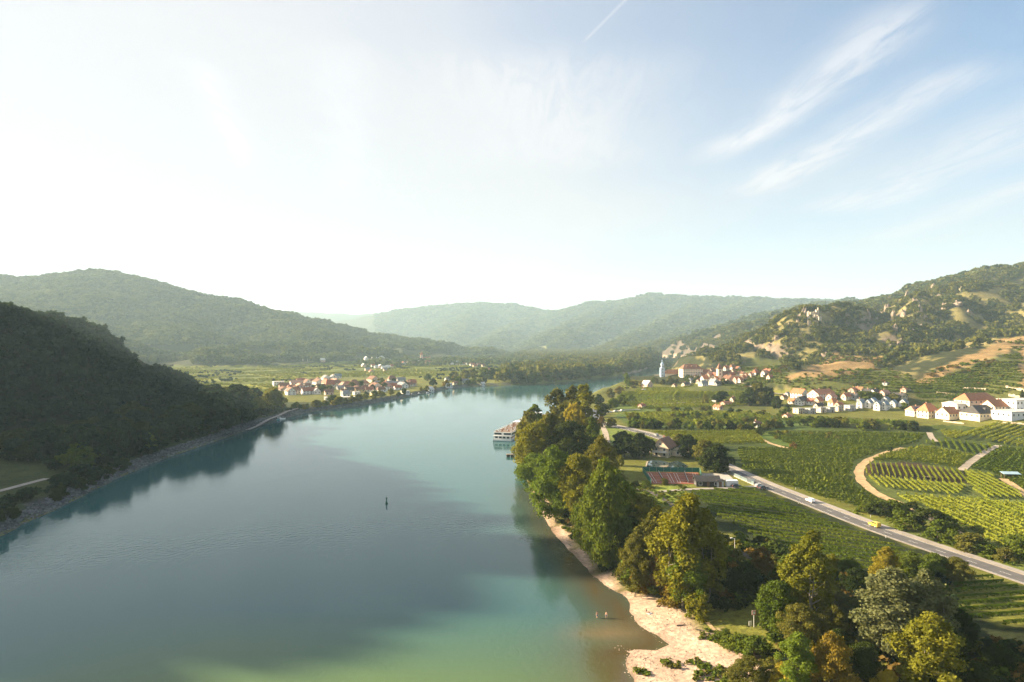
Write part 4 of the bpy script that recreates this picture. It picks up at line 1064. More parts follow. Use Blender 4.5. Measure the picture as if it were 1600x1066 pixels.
# ------------------------------------------------------------------ riverside wood on the right, tree by tree
# px of the trunk, py of the foot, py of the top, px width, kind, leaf, label
WOOD = [
    (1062, 950, 777, 92, 'poplar', 'yellowgreen', 'tall yellow-green poplar at the wood edge above the wide beach', 'bark_pale'),
    (1100, 945, 800, 66, 'poplar', 'yellowgreen', 'slimmer poplar with pale stems just right of the tall beach poplar', 'bark_pale'),
    (1078, 958, 858, 60, 'poplar', 'bright', 'young poplar in front of the tall beach poplar', 'bark_pale'),
    (1020, 925, 800, 60, 'poplar', 'olive', 'olive poplar behind the orange bush at the beach', 'bark'),
    (992, 932, 842, 54, 'round', 'olive', 'small drooping olive tree standing at the edge of the beach', 'bark'),
    (1036, 935, 850, 44, 'round', 'brown', 'rusty brown tree squeezed between olive tree and tall poplar', 'bark'),
    (950, 893, 728, 84, 'round', 'green', 'large grey-green tree above the narrow part of the beach', 'bark'),
    (925, 872, 765, 60, 'round', 'green', 'grey-green tree leaning to the narrow beach', 'bark'),
    (1004, 838, 775, 58, 'round', 'yellowgreen', 'single yellow-green tree on the lawn below the tennis court', 'bark'),
    (868, 815, 704, 82, 'round', 'bright', 'big bright tree crown where the beach begins', 'bark'),
    (838, 775, 712, 62, 'round', 'bright', 'bright tree overhanging the river where the beach ends', 'bark'),
    (905, 820, 715, 70, 'round', 'yellowgreen', 'yellow-green tree right of the big bright crown', 'bark'),
    (938, 790, 688, 70, 'round', 'olive', 'shadowy olive tree between bright crown and lawn', 'bark'),
    (893, 742, 662, 74, 'round', 'dark', 'dark green round tree in the middle of the wood', 'bark'),
    (838, 748, 664, 74, 'round', 'yellowgreen', 'broad willow over the water just past the small jetty', 'bark'),
    (862, 735, 650, 64, 'round', 'olive', 'olive willow behind the broad waterside willow', 'bark'),
    (826, 712, 648, 44, 'round', 'olive', 'waterside tree that hides the middle of the ship', 'bark'),
    (838, 692, 634, 42, 'poplar', 'green', 'green poplar beside the ship', 'bark'),
    (915, 694, 604, 42, 'poplar', 'yellowgreen', 'tallest yellow-green poplar at the far end of the wood', 'bark'),
    (893, 690, 606, 44, 'poplar', 'olive', 'twin poplar left of the tallest one at the far end', 'bark'),
    (869, 688, 610, 42, 'poplar', 'olive', 'third big poplar of the far end, beside the ship', 'bark'),
    (900, 706, 634, 40, 'round', 'yellow', 'golden tree below the tall far poplars', 'bark'),
    (880, 700, 648, 34, 'round', 'olive', 'small olive tree between far poplars and dark round tree', 'bark'),
    (925, 712, 652, 26, 'poplar', 'green', 'narrow green tree at the far footpath', 'bark'),
    (1268, 985, 838, 78, 'poplar', 'yellowgreen', 'tall sunlit poplar standing alone before the level vineyard', 'bark_pale'),
    (1382, 925, 857, 44, 'poplar', 'yellow', 'bright yellow poplar in front of the road', 'bark_pale'),
    (1405, 1035, 892, 110, 'poplar', 'silver', 'large silvery poplar with several stems', 'bark_pale'),
    (1458, 1030, 900, 84, 'poplar', 'silver', 'second silvery poplar, right of the largest one', 'bark_pale'),
    (1450, 1100, 965, 96, 'poplar', 'yellowgreen', 'yellow-green poplar in front of the silvery poplars', 'bark_pale'),
    (1248, 1085, 990, 62, 'poplar', 'bright', 'fresh green young poplar at the upper end of the beach', 'bark'),
    (1300, 1090, 993, 76, 'round', 'orange', 'golden-orange autumn tree beside the fresh green poplar', 'bark'),
    (1252, 1015, 948, 66, 'round', 'olive', 'olive-brown bushy tree behind the signpost', 'bark'),
    (1216, 1000, 912, 72, 'round', 'green', 'green tree leaning over the signpost', 'bark'),
    (1306, 968, 916, 40, 'poplar', 'silver', 'small silvery tree between orange tree and largest silver poplar', 'bark_pale'),
    (1340, 990, 938, 30, 'poplar', 'silver', 'slender silvery tree left of the largest silver poplar', 'bark_pale'),
    (1352, 1085, 1008, 64, 'round', 'dark', 'dark tree in the hollow left of the silver poplars', 'bark'),
    (1300, 1005, 950, 50, 'round', 'olive', 'olive tree behind the orange autumn tree', 'bark'),
    (1388, 1105, 1050, 44, 'round', 'yellow', 'small golden tree at the near edge of the wood', 'bark'),
    (1170, 1085, 1030, 60, 'round', 'olive', 'pale willow growing from the gravel at the beach top', 'bark'),
    (1190, 905, 858, 44, 'round', 'brown', 'small reddish tree beside the lamp post in the shade', 'bark'),
    (1325, 905, 872, 36, 'round', 'green', 'low green tree at the lower end of the level vineyard', 'bark'),
    (1300, 900, 868, 26, 'round', 'yellowgreen', 'little yellow-green tree right of the lone sunlit poplar', 'bark'),
    (1425, 915, 866, 58, 'round', 'green', 'broad green tree below the road, right of the yellow poplar', 'bark'),
    (1460, 908, 868, 50, 'round', 'green', 'roadside tree overhanging the lower road verge', 'bark'),
    (1495, 912, 874, 46, 'round', 'olive', 'last olive tree of the roadside thicket, nearest the bend', 'bark'),
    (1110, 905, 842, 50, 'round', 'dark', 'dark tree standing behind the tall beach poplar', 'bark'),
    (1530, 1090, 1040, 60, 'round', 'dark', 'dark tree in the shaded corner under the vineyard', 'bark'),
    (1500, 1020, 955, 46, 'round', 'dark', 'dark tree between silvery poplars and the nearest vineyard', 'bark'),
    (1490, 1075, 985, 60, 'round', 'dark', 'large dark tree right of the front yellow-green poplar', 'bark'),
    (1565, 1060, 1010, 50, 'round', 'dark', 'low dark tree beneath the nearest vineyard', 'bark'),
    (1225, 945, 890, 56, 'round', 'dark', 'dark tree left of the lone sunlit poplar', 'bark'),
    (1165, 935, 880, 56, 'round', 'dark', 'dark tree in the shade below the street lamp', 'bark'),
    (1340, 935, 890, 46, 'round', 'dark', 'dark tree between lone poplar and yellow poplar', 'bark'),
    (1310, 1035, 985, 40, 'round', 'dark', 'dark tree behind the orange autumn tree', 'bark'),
    (962, 842, 742, 60, 'round', 'green', 'dark green tree shading the lawn edge', 'bark'),
    (985, 880, 810, 46, 'round', 'dark', 'dark low tree under the grey-green ones', 'bark'),
    (1040, 905, 815, 50, 'round', 'green', 'green tree filling the wood behind the olive poplar', 'bark'),
]
for (px_, pb, pt, w_, key, lf, lab, bk) in WOOD:
    x, y, z = hit(px_, pb)
    nm = {'poplar': 'poplar_tree', 'round': 'riverside_tree'}[key]
    if 820 < px_ < 1000 and pb > 770: px_ += 22 if px_ < 960 else 8
    if key == 'round': w_ *= 0.92
    tree(nm, key, lf, x, y, z, (pb - pt) / F * y * 1.03, w_ / F * y * 1.0, lab, 'trees of the riverside wood', 'tree', bk)

# bushes at the beach, verge thicket and orchard on the upper side of the road
BUSH = [
    (1012, 925, 890, 40, 'orange', 'orange bush under the trees above the beach'), (975, 905, 872, 44, 'bright', 'fresh green bush at the top of the narrow beach'),
    (952, 888, 862, 36, 'bright', 'green bush beside the narrow beach, below the large grey-green tree'), (912, 850, 822, 40, 'yellowgreen', 'yellow-green bush above the narrowest beach'),
    (1092, 968, 930, 38, 'yellowgreen', 'yellow bush at the foot of the slim poplar'), (1055, 945, 915, 40, 'orange', 'rusty bush at the foot of the tall beach poplar'),
    (1150, 1012, 990, 44, 'green', 'low green bush between gravel and footpath'), (1182, 1030, 1000, 46, 'green', 'wide green bush above the gravel'),
    (1130, 1000, 986, 30, 'green', 'small dark bush where the footpath meets the beach'), (1205, 1062, 1030, 46, 'olive', 'olive bush at the upper beach end'), (1228, 1075, 1042, 40, 'yellow', 'yellowish bush left of the fresh green poplar'),
    (1352, 800, 788, 26, 'green', 'first bush of the verge thicket, opposite the yellow van'), (1374, 806, 786, 34, 'dark', 'dark bush just above the yellow van'), (1398, 806, 784, 30, 'green', 'round bush in the thicket near the dirt track'),
    (1414, 826, 802, 40, 'green', 'large bush at the road side of the thicket'), (1424, 800, 786, 26, 'dark', 'bush at the upper thicket edge under the dirt track'), (1452, 826, 798, 40, 'dark', 'big dark bush in the middle of the thicket'),
    (1472, 846, 816, 38, 'green', 'tall green bush in the broad part of the thicket'), (1494, 850, 826, 34, 'green', 'green bush near the road bend'), (1515, 862, 836, 40, 'olive', 'olive bush at the road bend'),
    (1480, 826, 806, 30, 'green', 'bush behind the tall green one'), (1545, 866, 846, 32, 'green', 'bush near the far thicket end'), (1592, 872, 840, 40, 'green', 'last bush of the thicket at its near end'), (1570, 876, 858, 26, 'olive', 'low olive bush near the thicket end'),
]
for (px_, pb, pt, w_, lf, lab) in BUSH:
    if px_ < 1000: px_ += 16
    x, y, z = hit(px_, pb); tree('bush', 'bush', lf, x, y, z, (pb - pt) / F * y * 1.1, w_ / F * y * 1.15, lab, None, 'bush')

# trees of the garden and along the road
GARDEN = [
    (976, 714, 677, 34, 'round', 'dark', 'dark spreading tree left of the pond house'), (1000, 716, 680, 34, 'round', 'dark', 'dark spreading tree nearest the pond house'), (1062, 708, 680, 20, 'round', 'olive', 'olive tree just behind the pond house'),
    (1076, 716, 682, 24, 'round', 'dark', 'dark tree right of the pond house'), (1084, 712, 690, 18, 'round', 'green', 'smaller tree at the right wall of the pond house'), (1103, 724, 690, 34, 'round', 'olive', 'olive tree left of the dark group by the car park'),
    (1120, 738, 697, 36, 'round', 'dark', 'broad dark tree at the car park'), (1108, 738, 704, 26, 'round', 'dark', 'dark tree in front of the car park group'), (968, 728, 712, 14, 'bush', 'yellowgreen', 'yellow-green shrub by the pond path'),
    (1028, 712, 704, 10, 'bush', 'green', 'shrub at the house wall facing the pond'), (1038, 757, 748, 12, 'bush', 'olive', 'olive shrub at the front of the tennis court'), (1010, 762, 752, 16, 'bush', 'green', 'green shrub below the tennis court corner'),
    (992, 760, 752, 14, 'bush', 'dark', 'dark shrub left of the tennis court corner'), (979, 608, 584, 11, 'poplar', 'bright', 'lone tall poplar on the river bank before the old town'),
    (968, 616, 605, 13, 'round', 'orange', 'rusty round tree on the bank road'), (953, 622, 608, 12, 'round', 'olive', 'olive round tree on the bank road'), (935, 634, 618, 14, 'round', 'dark', 'dark tree left of the landing houses'),
    (942, 652, 632, 18, 'round', 'dark', 'dark tree in front of the landing houses'), (958, 640, 624, 18, 'round', 'green', 'green tree behind the landing houses'), (972, 634, 618, 16, 'round', 'green', 'green tree at the lane by the bank'),
    (940, 668, 652, 12, 'round', 'brown', 'reddish tree at the road fork'), (956, 668, 654, 14, 'round', 'olive', 'olive tree right of the road fork'), (990, 606, 594, 14, 'round', 'olive', 'tree left of the pink ruin by the town'),
    (1002, 604, 596, 10, 'round', 'orange', 'autumn tree beside the pink ruin by the town'), (985, 628, 618, 14, 'bush', 'green', 'bush at the bank end of the level vineyard'),
    (1128, 632, 612, 18, 'round', 'dark', 'left tree of the dark group in the middle fields'), (1116, 630, 618, 8, 'round', 'dark', 'small tree left of the dark group in the middle fields'), (1102, 632, 617, 12, 'bush', 'olive', 'pale shrub in the middle fields'),
    (1156, 630, 615, 12, 'round', 'green', 'tree beside the farmhouse in the middle fields'), (1170, 634, 609, 20, 'round', 'dark', 'tall dark tree right of the middle farmhouse'), (1186, 634, 600, 24, 'round', 'olive', 'big olive tree right of the middle farmhouse'),
    (1198, 634, 606, 20, 'round', 'dark', 'right end of the dark tree group in the middle fields'), (1213, 640, 620, 14, 'round', 'dark', 'dark tree left of the white village block'),
    (1300, 632, 624, 10, 'bush', 'green', 'shrub between the orange roofed village houses'), (1352, 626, 612, 20, 'round', 'green', 'garden tree above the grey roofed new houses'), (1368, 626, 614, 18, 'round', 'green', 'garden tree behind the grey roofed new houses'),
    (1396, 628, 616, 18, 'round', 'olive', 'garden tree right of the pink village house'), (1412, 640, 630, 14, 'bush', 'green', 'shrub at the end of the new houses'), (1598, 624, 610, 8, 'cone', 'dark', 'dark slim conifer among the terraces'),
    (1352, 735, 0, 0, 'bush', 'dark', ''), (1391, 706, 699, 8, 'bush', 'dark', 'single dark bush at the head of the dirt track'),
    (1240, 702, 692, 12, 'bush', 'brown', 'brown bush on the dirt track across the fields'), (1188, 680, 668, 12, 'round', 'dark', 'dark bush tree at the start of the field track'),
]
for (px_, pb, pt, w_, key, lf, lab) in GARDEN:
    if not lab: continue
    x, y, z = hit(px_, pb); tree({'poplar': 'poplar_tree', 'round': 'garden_tree', 'cone': 'conifer', 'bush': 'shrub'}[key], key, lf, x, y, z, (pb - pt) / F * y * 1.05, w_ / F * y * 1.15, lab, None, 'shrub' if key == 'bush' else 'tree')


def belt(path, n, hp, wp, leaves, place, seed, jy=3, name='bush', key='bush', side='left'):
    """a belt of single bushes; each is told apart by its place along the belt"""
    r = random.Random(seed); pts = sorted((random_on(path, r) for _ in range(n)), key=lambda p: p[0]); out = []
    for i, (px_, py_) in enumerate(pts):
        py_ += r.uniform(-jy, jy); x, y, z = hit(px_, py_); lf = r.choice(leaves); s = r.uniform(0.7, 1.3)
        col = {'green': 'green', 'dark': 'dark green', 'olive': 'olive', 'bright': 'light green', 'yellowgreen': 'yellow-green', 'shade': 'shaded', 'brown': 'brown', 'orange': 'orange', 'yellow': 'golden', 'silver': 'silvery', 'forest_far': 'hazy green', 'forest': 'green'}[lf]
        tree(name, key, lf, x, y, z, hp * s / F * y, wp * s * r.uniform(.85, 1.15) / F * y, f'{col} {name.replace("_", " ")}, {ordw(i + 1)} from {side} {place}', place, 'tree' if key != 'bush' else 'bush')


def random_on(path, r):
    seg = r.choices(range(len(path) - 1), [math.hypot(path[i + 1][0] - path[i][0], path[i + 1][1] - path[i][1]) for i in range(len(path) - 1)])[0]
    t = r.random(); a, b = path[seg], path[seg + 1]; return (a[0] + (b[0] - a[0]) * t, a[1] + (b[1] - a[1]) * t)


belt([(988, 668), (1060, 670), (1140, 672), (1180, 672)], 34, 12, 15, ['green', 'olive', 'bright', 'green', 'dark'], 'in the long vineyard hedge', 1, 2)
belt([(985, 655), (1060, 652), (1110, 656), (1180, 660)], 26, 9, 12, ['green', 'olive', 'bright'], 'in the loose belt behind the hedge', 2, 4)
belt([(1010, 645), (1090, 642), (1200, 648)], 18, 6, 10, ['green', 'dark', 'olive'], 'in thin row behind the belt', 3, 3)
belt([(1190, 668), (1260, 664), (1340, 668), (1440, 672)], 34, 11, 15, ['green', 'dark', 'olive', 'dark', 'green', 'yellowgreen'], 'in thicket below terrace houses', 4, 4)
belt([(1200, 686), (1260, 682), (1310, 688)], 12, 7, 9, ['olive', 'yellowgreen', 'green'], 'in the old orchard plots', 5, 4)
belt([(1225, 646), (1232, 640), (1215, 655)], 7, 8, 10, ['dark', 'green'], 'beside the white village block', 6, 3)
belt([(1070, 596), (1110, 600), (1180, 604)], 12, 8, 8, ['green', 'dark', 'olive'], 'in gardens below the town', 7, 3, 'garden_tree', 'round')
belt([(1012, 600), (1060, 600)], 9, 9, 8, ['dark', 'green', 'olive'], 'at foot of abbey wall', 8, 2, 'garden_tree', 'round')
# left bank: dark grove in the shade, sunlit trees at its far end
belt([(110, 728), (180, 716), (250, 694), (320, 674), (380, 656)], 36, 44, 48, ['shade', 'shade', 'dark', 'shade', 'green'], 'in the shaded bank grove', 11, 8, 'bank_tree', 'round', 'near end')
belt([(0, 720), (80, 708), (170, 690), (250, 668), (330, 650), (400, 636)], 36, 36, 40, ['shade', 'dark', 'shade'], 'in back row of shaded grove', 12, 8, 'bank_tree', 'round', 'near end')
belt([(340, 640), (380, 644), (410, 646), (432, 640)], 12, 30, 26, ['yellowgreen', 'orange', 'green', 'olive', 'yellowgreen'], 'in sunlit trees ending the grove', 13, 4, 'bank_tree', 'round')
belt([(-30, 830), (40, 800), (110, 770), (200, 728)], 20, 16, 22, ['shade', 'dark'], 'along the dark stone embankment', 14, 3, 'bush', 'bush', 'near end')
belt([(438, 640), (460, 640), (500, 636), (520, 632), (560, 628)], 26, 10, 11, ['yellow', 'orange', 'yellowgreen', 'green', 'olive', 'dark'], 'along bank below near village', 15, 2, 'bank_tree', 'round')
belt([(560, 626), (640, 616), (700, 606), (760, 600)], 20, 9, 9, ['yellowgreen', 'green', 'orange', 'dark'], 'along near village promenade', 16, 2, 'bank_tree', 'round')
belt([(430, 612), (520, 606), (600, 604), (660, 600), (720, 594)], 30, 9, 9, ['green', 'dark', 'olive', 'dark'], 'among near village houses', 17, 6, 'garden_tree', 'round')
belt([(700, 598), (740, 592), (790, 592), (810, 596)], 16, 14, 14, ['green', 'olive', 'dark', 'yellowgreen'], 'at the far landing place', 18, 2, 'bank_tree', 'round')
belt([(800, 600), (850, 597), (900, 592), (955, 586)], 26, 16, 15, ['green', 'olive', 'dark', 'forest'], 'along far bank of the bend', 19, 1, 'bank_tree', 'round')
belt([(968, 582), (990, 580), (1018, 573), (1028, 568)], 16, 17, 10, ['green', 'olive', 'forest'], 'on point past gravel bars', 20, 1, 'bank_tree', 'round')

# ------------------------------------------------------------------ buildings
WALLS = {'white': (0.74, 0.71, 0.66), 'cream': (0.66, 0.56, 0.42), 'grey': (0.40, 0.39, 0.38), 'yellow': (0.62, 0.47, 0.22), 'beige': (0.55, 0.45, 0.34), 'pink': (0.60, 0.42, 0.34)}
ROOFS = {'orange': (0.35, 0.150, 0.075), 'red': (0.32, 0.115, 0.065), 'brown': (0.19, 0.095, 0.06), 'dark': (0.06, 0.055, 0.055), 'grey': (0.22, 0.22, 0.225), 'blue-grey': (0.17, 0.215, 0.265), 'pale': (0.55, 0.52, 0.48), 'pinkish': (0.42, 0.23, 0.16)}
for k_, c_ in WALLS.items(): mat('wall_' + k_, c_, 0.85, 0.10, 0.5, objrand=0.08)
for k_, c_ in ROOFS.items(): mat('roof_' + k_, c_, 0.8, 0.25, 0.9, 0.2, objrand=0.15)
mat('window_glass', (0.03, 0.035, 0.045), 0.12, spec=0.6); mat('frame_white', (0.72, 0.70, 0.66), 0.6); mat('door_wood', (0.14, 0.08, 0.045), 0.6, 0.2, 2.0)
mat('chimney_brick', (0.34, 0.20, 0.14), 0.9, 0.2, 2.0); mat('stone', (0.36, 0.295, 0.22), 0.95, 0.35, 0.6, 0.6); mat('stone_light', (0.50, 0.40, 0.30), 0.95, 0.28, 0.5, 0.5)
mat('rock', (0.255, 0.195, 0.15), 0.95, 0.5, 0.22, 0.9); mat('abbey_white', (0.62, 0.68, 0.76), 0.7, 0.06, 0.6); mat('abbey_blue', (0.33, 0.46, 0.62), 0.6, 0.08, 0.6)
mat('solar', (0.04, 0.055, 0.09), 0.2, spec=0.6); mat('metal_roof', (0.66, 0.68, 0.70), 0.45, 0.05, 0.4)


def house(name, label, x, y, z, rz, Lx, Wy, hw, hr, wall, roof, hip=0.0, floors=2, nwin=4, each_window=False, chimney=True, cat='house', group=None, flat_roof=False, door=True, ov=0.45, dormers=0):
    """walls with gables, roof slabs with overhang, chimney, windows with frames and a door"""
    e = empty(name, (x, y, z), rz); tag(e, label, cat, group)
    wm, rm = MATS['wall_' + wall], MATS['roof_' + roof]
    a, b = Lx / 2, Wy / 2; zb = -1.5
    m = MB()
    if flat_roof:
        m.box(-a, a, -b, b, zb, hw)
        m.build('wall', wm, e); r = MB(); r.box(-a - .25, a + .25, -b - .25, b + .25, hw + .003, hw + .35); rf = r.build('roof', rm, e)
    else:
        hi = hip * a
        vs = [(-a, -b, zb), (a, -b, zb), (a, b, zb), (-a, b, zb), (-a, -b, hw), (a, -b, hw), (a, b, hw), (-a, b, hw)]
        fs = [(0, 3, 2, 1), (0, 1, 5, 4), (2, 3, 7, 6)]
        if hip: fs += [(1, 2, 6, 5), (3, 0, 4, 7), (4, 5, 6, 7)]; m.add(vs, fs)
        else:
            vs += [(-a, 0, hw + hr), (a, 0, hw + hr)]; fs += [(1, 2, 6, 9, 5), (3, 0, 4, 8, 7), (4, 5, 9, 8), (6, 7, 8, 9)]; m.add(vs, fs)
        m.build('wall', wm, e)
        r = MB(); t = 0.22; k = ov * hr / b; A = a + (ov if not hip else ov); zlo = hw - k
        if hip:
            ra = max(a - hi, 0.3); lo = [(-A, -b - ov, zlo), (A, -b - ov, zlo), (A, b + ov, zlo), (-A, b + ov, zlo), (-ra, 0, hw + hr), (ra, 0, hw + hr)]
        else:
            lo = [(-A, -b - ov, zlo), (A, -b - ov, zlo), (A, b + ov, zlo), (-A, b + ov, zlo), (-A, 0, hw + hr), (A, 0, hw + hr)]
        up = [(p[0], p[1], p[2] + t) for p in lo]; lo = [(p[0], p[1], p[2] + 0.01) for p in lo]
        r.add(lo + up, [(6, 7, 11, 10), (8, 9, 10, 11), (0, 4, 5, 1), (2, 5, 4, 3), (0, 1, 7, 6), (2, 3, 9, 8), (1, 2, 8, 7), (3, 0, 6, 9)] + ([(7, 8, 11), (9, 6, 10), (1, 5, 2), (3, 4, 0)] if hip else [(1, 5, 11, 7), (5, 2, 8, 11), (0, 6, 10, 4), (4, 10, 9, 3)]))
        rf = r.build('roof', rm, e)
        for i in range(dormers):
            dx = -a + Lx * (i + 1) / (dormers + 1)
            for sg in (-1, 1):
                d = MB(); y0 = sg * b * 0.62; zz = hw + hr * 0.38
                d.add([(dx - .9, y0 + sg * .5, zz - .5), (dx + .9, y0 + sg * .5, zz - .5), (dx + .9, y0 + sg * .5, zz + 1.0), (dx - .9, y0 + sg * .5, zz + 1.0), (dx, y0 + sg * .5, zz + 1.7),
                       (dx - .9, y0 - sg * b * .45, zz + 1.0), (dx + .9, y0 - sg * b * .45, zz + 1.0), (dx, y0 - sg * b * .45, zz + 1.7)],
                      [(0, 1, 2, 4, 3), (3, 4, 7, 5), (4, 2, 6, 7), (0, 3, 5), (1, 6, 2)]); d.build('dormer', rm, rf)
    if chimney:
        c = MB(); cx = random.uniform(-.5, .5) * a * (0.6 if hip else 1); zt = hw + (0.3 if flat_roof else hr)
        c.box(cx - .35, cx + .35, .25, .95, zt - 1.4, zt + 1.0); c.build('chimney', MATS['chimney_brick'], rf)
    g = MB(); fr = MB(); wins = []
    fh = hw / floors

    def win(px_, py_, nx, ny, zc, w, h):
        # a pane set in a proud frame on the wall whose outward direction is nx, ny
        ux, uy = -ny, nx
        def q(s, t, off): return (px_ + ux * s + nx * off, py_ + uy * s + ny * off, zc + t)
        f = MB() if each_window else fr; p = MB() if each_window else g
        for s0, s1, t0, t1 in ((-w / 2 - .1, w / 2 + .1, -h / 2 - .1, -h / 2), (-w / 2 - .1, w / 2 + .1, h / 2, h / 2 + .1), (-w / 2 - .1, -w / 2, -h / 2, h / 2), (w / 2, w / 2 + .1, -h / 2, h / 2)):
            f.add([q(s0, t0, .005), q(s1, t0, .005), q(s1, t1, .005), q(s0, t1, .005), q(s0, t0, .08), q(s1, t0, .08), q(s1, t1, .08), q(s0, t1, .08)], [(4, 5, 6, 7), (0, 1, 5, 4), (1, 2, 6, 5), (2, 3, 7, 6), (3, 0, 4, 7)])
        p.add([q(-w / 2, -h / 2, .03), q(w / 2, -h / 2, .03), q(w / 2, h / 2, .03), q(-w / 2, h / 2, .03)], [(0, 1, 2, 3)])
        if each_window:
            fo = f.build('window', MATS['frame_white'], e); p.build('pane', MATS['window_glass'], fo)
    ww, wh = min(1.15, Lx / nwin * 0.5), min(1.4, fh * 0.5)
    for fl in range(floors):
        zc = fl * fh + fh * 0.55
        for i in range(nwin):
            xx = -a + Lx * (i + .5) / nwin
            for sg in (-1, 1):
                if door and fl == 0 and sg == -1 and i == nwin // 2: continue
                win(xx, sg * b, 0, sg, zc, ww, wh)
        ne = max(1, int(Wy / 3.2))
        for i in range(ne):
            yy = -b + Wy * (i + .5) / ne
            for sg in (-1, 1): win(sg * a, yy, sg, 0, zc, min(1.1, Wy / ne * .5), wh)
    if not flat_roof and not hip and hr > 2.5:
        for sg in (-1, 1): win(sg * a, 0, sg, 0, hw + hr * 0.35, 0.9, 1.0)
    if not each_window:
        fo = fr.build('window_frames', MATS['frame_white'], e); fo['kind'] = 'stuff'; go = g.build('panes', MATS['window_glass'], fo); go['kind'] = 'stuff'
    if door:
        d = MB(); xx = -a + Lx * (nwin // 2 + .5) / nwin; d.box(xx - .55, xx + .55, -b - .07, -b - .004, 0, 2.1); d.build('door', MATS['door_wood'], e)
    return e


def auto_houses(rows, village, dist_key=None, name='house', default_z=None, sink=0.0):
    """rows: (px, py of the foot, width px, height px, wall, roof, form, rz). Labels tell them apart by colour and by their place in the village."""
    names = {}
    for r in rows: names.setdefault((r[4], r[5], r[6]), []).append(r)
    for key, lst in names.items():
        lst.sort(key=lambda r: r[0])
        for i, (px_, pb, w_, h_, wall, roof, form, rz) in enumerate(lst):
            x, y, z = hit(px_, pb); W = w_ / F * y; Ht = h_ / F * y
            kind_w = {'gable': 'gabled', 'hip': 'hipped', 'flat': 'flat', 'cross': 'gabled'}[form]
            lab = f'{wall}-walled house with {roof} {kind_w} roof in {village}'
            if len(lst) > 1: lab = f'{wall}-walled house, {roof} {kind_w} roof, {ordw(i + 1)} such from left in {village}'
            Lx = max(W, 5.0); Wy = max(min(Lx * 0.62, 11), 4.5); far = y > 1300
            hw = max(Ht * (0.95 if form == 'flat' else 0.52), 2.4); hr = max(Ht * 0.46, 1.4)
            rz = (2.17 if abs(math.sin(rz)) > .7 else 0.58) + (rz * 7.3 % .3) - .15
            if abs(rz) > 1.5: Lx, Wy = max(W * 1.3, 7), max(W, 4.5)
            house(name, lab, x, y, z - sink, rz, Lx, Wy, hw, hr, wall, roof, hip=0.35 if form == 'hip' else 0, floors=1 if hw < 3.6 else 2 if hw < 7 else 3,
                  nwin=2 if far else max(2, int(Lx / 3.2)), chimney=not far, group='houses of ' + village, flat_roof=form == 'flat', door=not far)


R_ = math.radians
NEARV = [
    (435, 603, 16, 7, 'white', 'pale', 'flat', 0.1), (462, 603, 18, 9, 'white', 'pinkish', 'gable', 0.2), (454, 617, 13, 12, 'white', 'brown', 'gable', 1.45), (444, 609, 15, 11, 'cream', 'brown', 'gable', 0.3),
    (482, 616, 20, 11, 'white', 'red', 'gable', 0.1), (494, 616, 10, 10, 'white', 'grey', 'gable', 1.5), (501, 609, 14, 9, 'beige', 'brown', 'gable', 0.2), (515, 608, 15, 15, 'cream', 'red', 'hip', 0.15),
    (514, 617, 13, 9, 'pink', 'brown', 'gable', 0.3), (509, 595, 11, 9, 'white', 'grey', 'gable', 1.5), (521, 595, 12, 10, 'white', 'grey', 'gable', 1.4), (528, 591, 10, 7, 'white', 'blue-grey', 'gable', 0.3),
    (497, 597, 9, 7, 'white', 'brown', 'gable', 1.4), (489, 598, 10, 6, 'beige', 'brown', 'gable', 0.2), (540, 620, 13, 10, 'white', 'grey', 'hip', 0.2), (547, 613, 13, 8, 'cream', 'dark', 'gable', 0.2),
    (562, 613, 14, 9, 'yellow', 'brown', 'gable', 0.25), (554, 606, 12, 8, 'pink', 'brown', 'gable', 0.1), (570, 603, 12, 8, 'cream', 'orange', 'hip', 0.1), (577, 613, 12, 9, 'cream', 'red', 'gable', 0.3),
    (591, 604, 11, 9, 'white', 'grey', 'gable', 0.25), (595, 613, 14, 9, 'white', 'brown', 'hip', 0.2), (608, 606, 20, 7, 'beige', 'brown', 'gable', 0.15), (584, 618, 9, 8, 'yellow', 'grey', 'gable', 1.4),
    (533, 609, 13, 7, 'grey', 'grey', 'gable', 0.1), (470, 597, 13, 6, 'pink', 'red', 'gable', 0.1), (480, 605, 10, 6, 'white', 'brown', 'gable', 0.2), (526, 602, 11, 8, 'cream', 'brown', 'gable', 0.3),
    (544, 603, 10, 7, 'beige', 'red', 'gable', 0.1), (584, 608, 10, 7, 'beige', 'red', 'gable', 1.4), (621, 609, 12, 7, 'white', 'red', 'gable', 0.2), (636, 604, 11, 7, 'pink', 'brown', 'gable', 0.2),
    (645, 603, 10, 10, 'pink', 'red', 'gable', 0.3), (673, 612, 9, 8, 'white', 'pale', 'hip', 0.1), (699, 595, 8, 6, 'white', 'grey', 'gable', 0.2), (700, 605, 12, 6, 'white', 'pale', 'flat', 0.2),
    (726, 599, 14, 7, 'grey', 'grey', 'gable', 0.15), (712, 601, 9, 4, 'beige', 'brown', 'gable', 0.1), (754, 602, 5, 5, 'white', 'pale', 'gable', 0.2), (512, 625, 10, 5, 'grey', 'grey', 'flat', 0.25), (460, 611, 9, 7, 'grey', 'dark', 'gable', 0.2),
    (557, 617, 10, 5, 'white', 'pale', 'flat', 0.2), (570, 609, 9, 7, 'white', 'brown', 'gable', 0.2), (603, 611, 10, 6, 'white', 'grey', 'flat', 0.15), (633, 615, 12, 4, 'white', 'pale', 'flat', 0.2), (537, 614, 9, 6, 'beige', 'brown', 'gable', .2),
]
rn_ = random.Random(9)
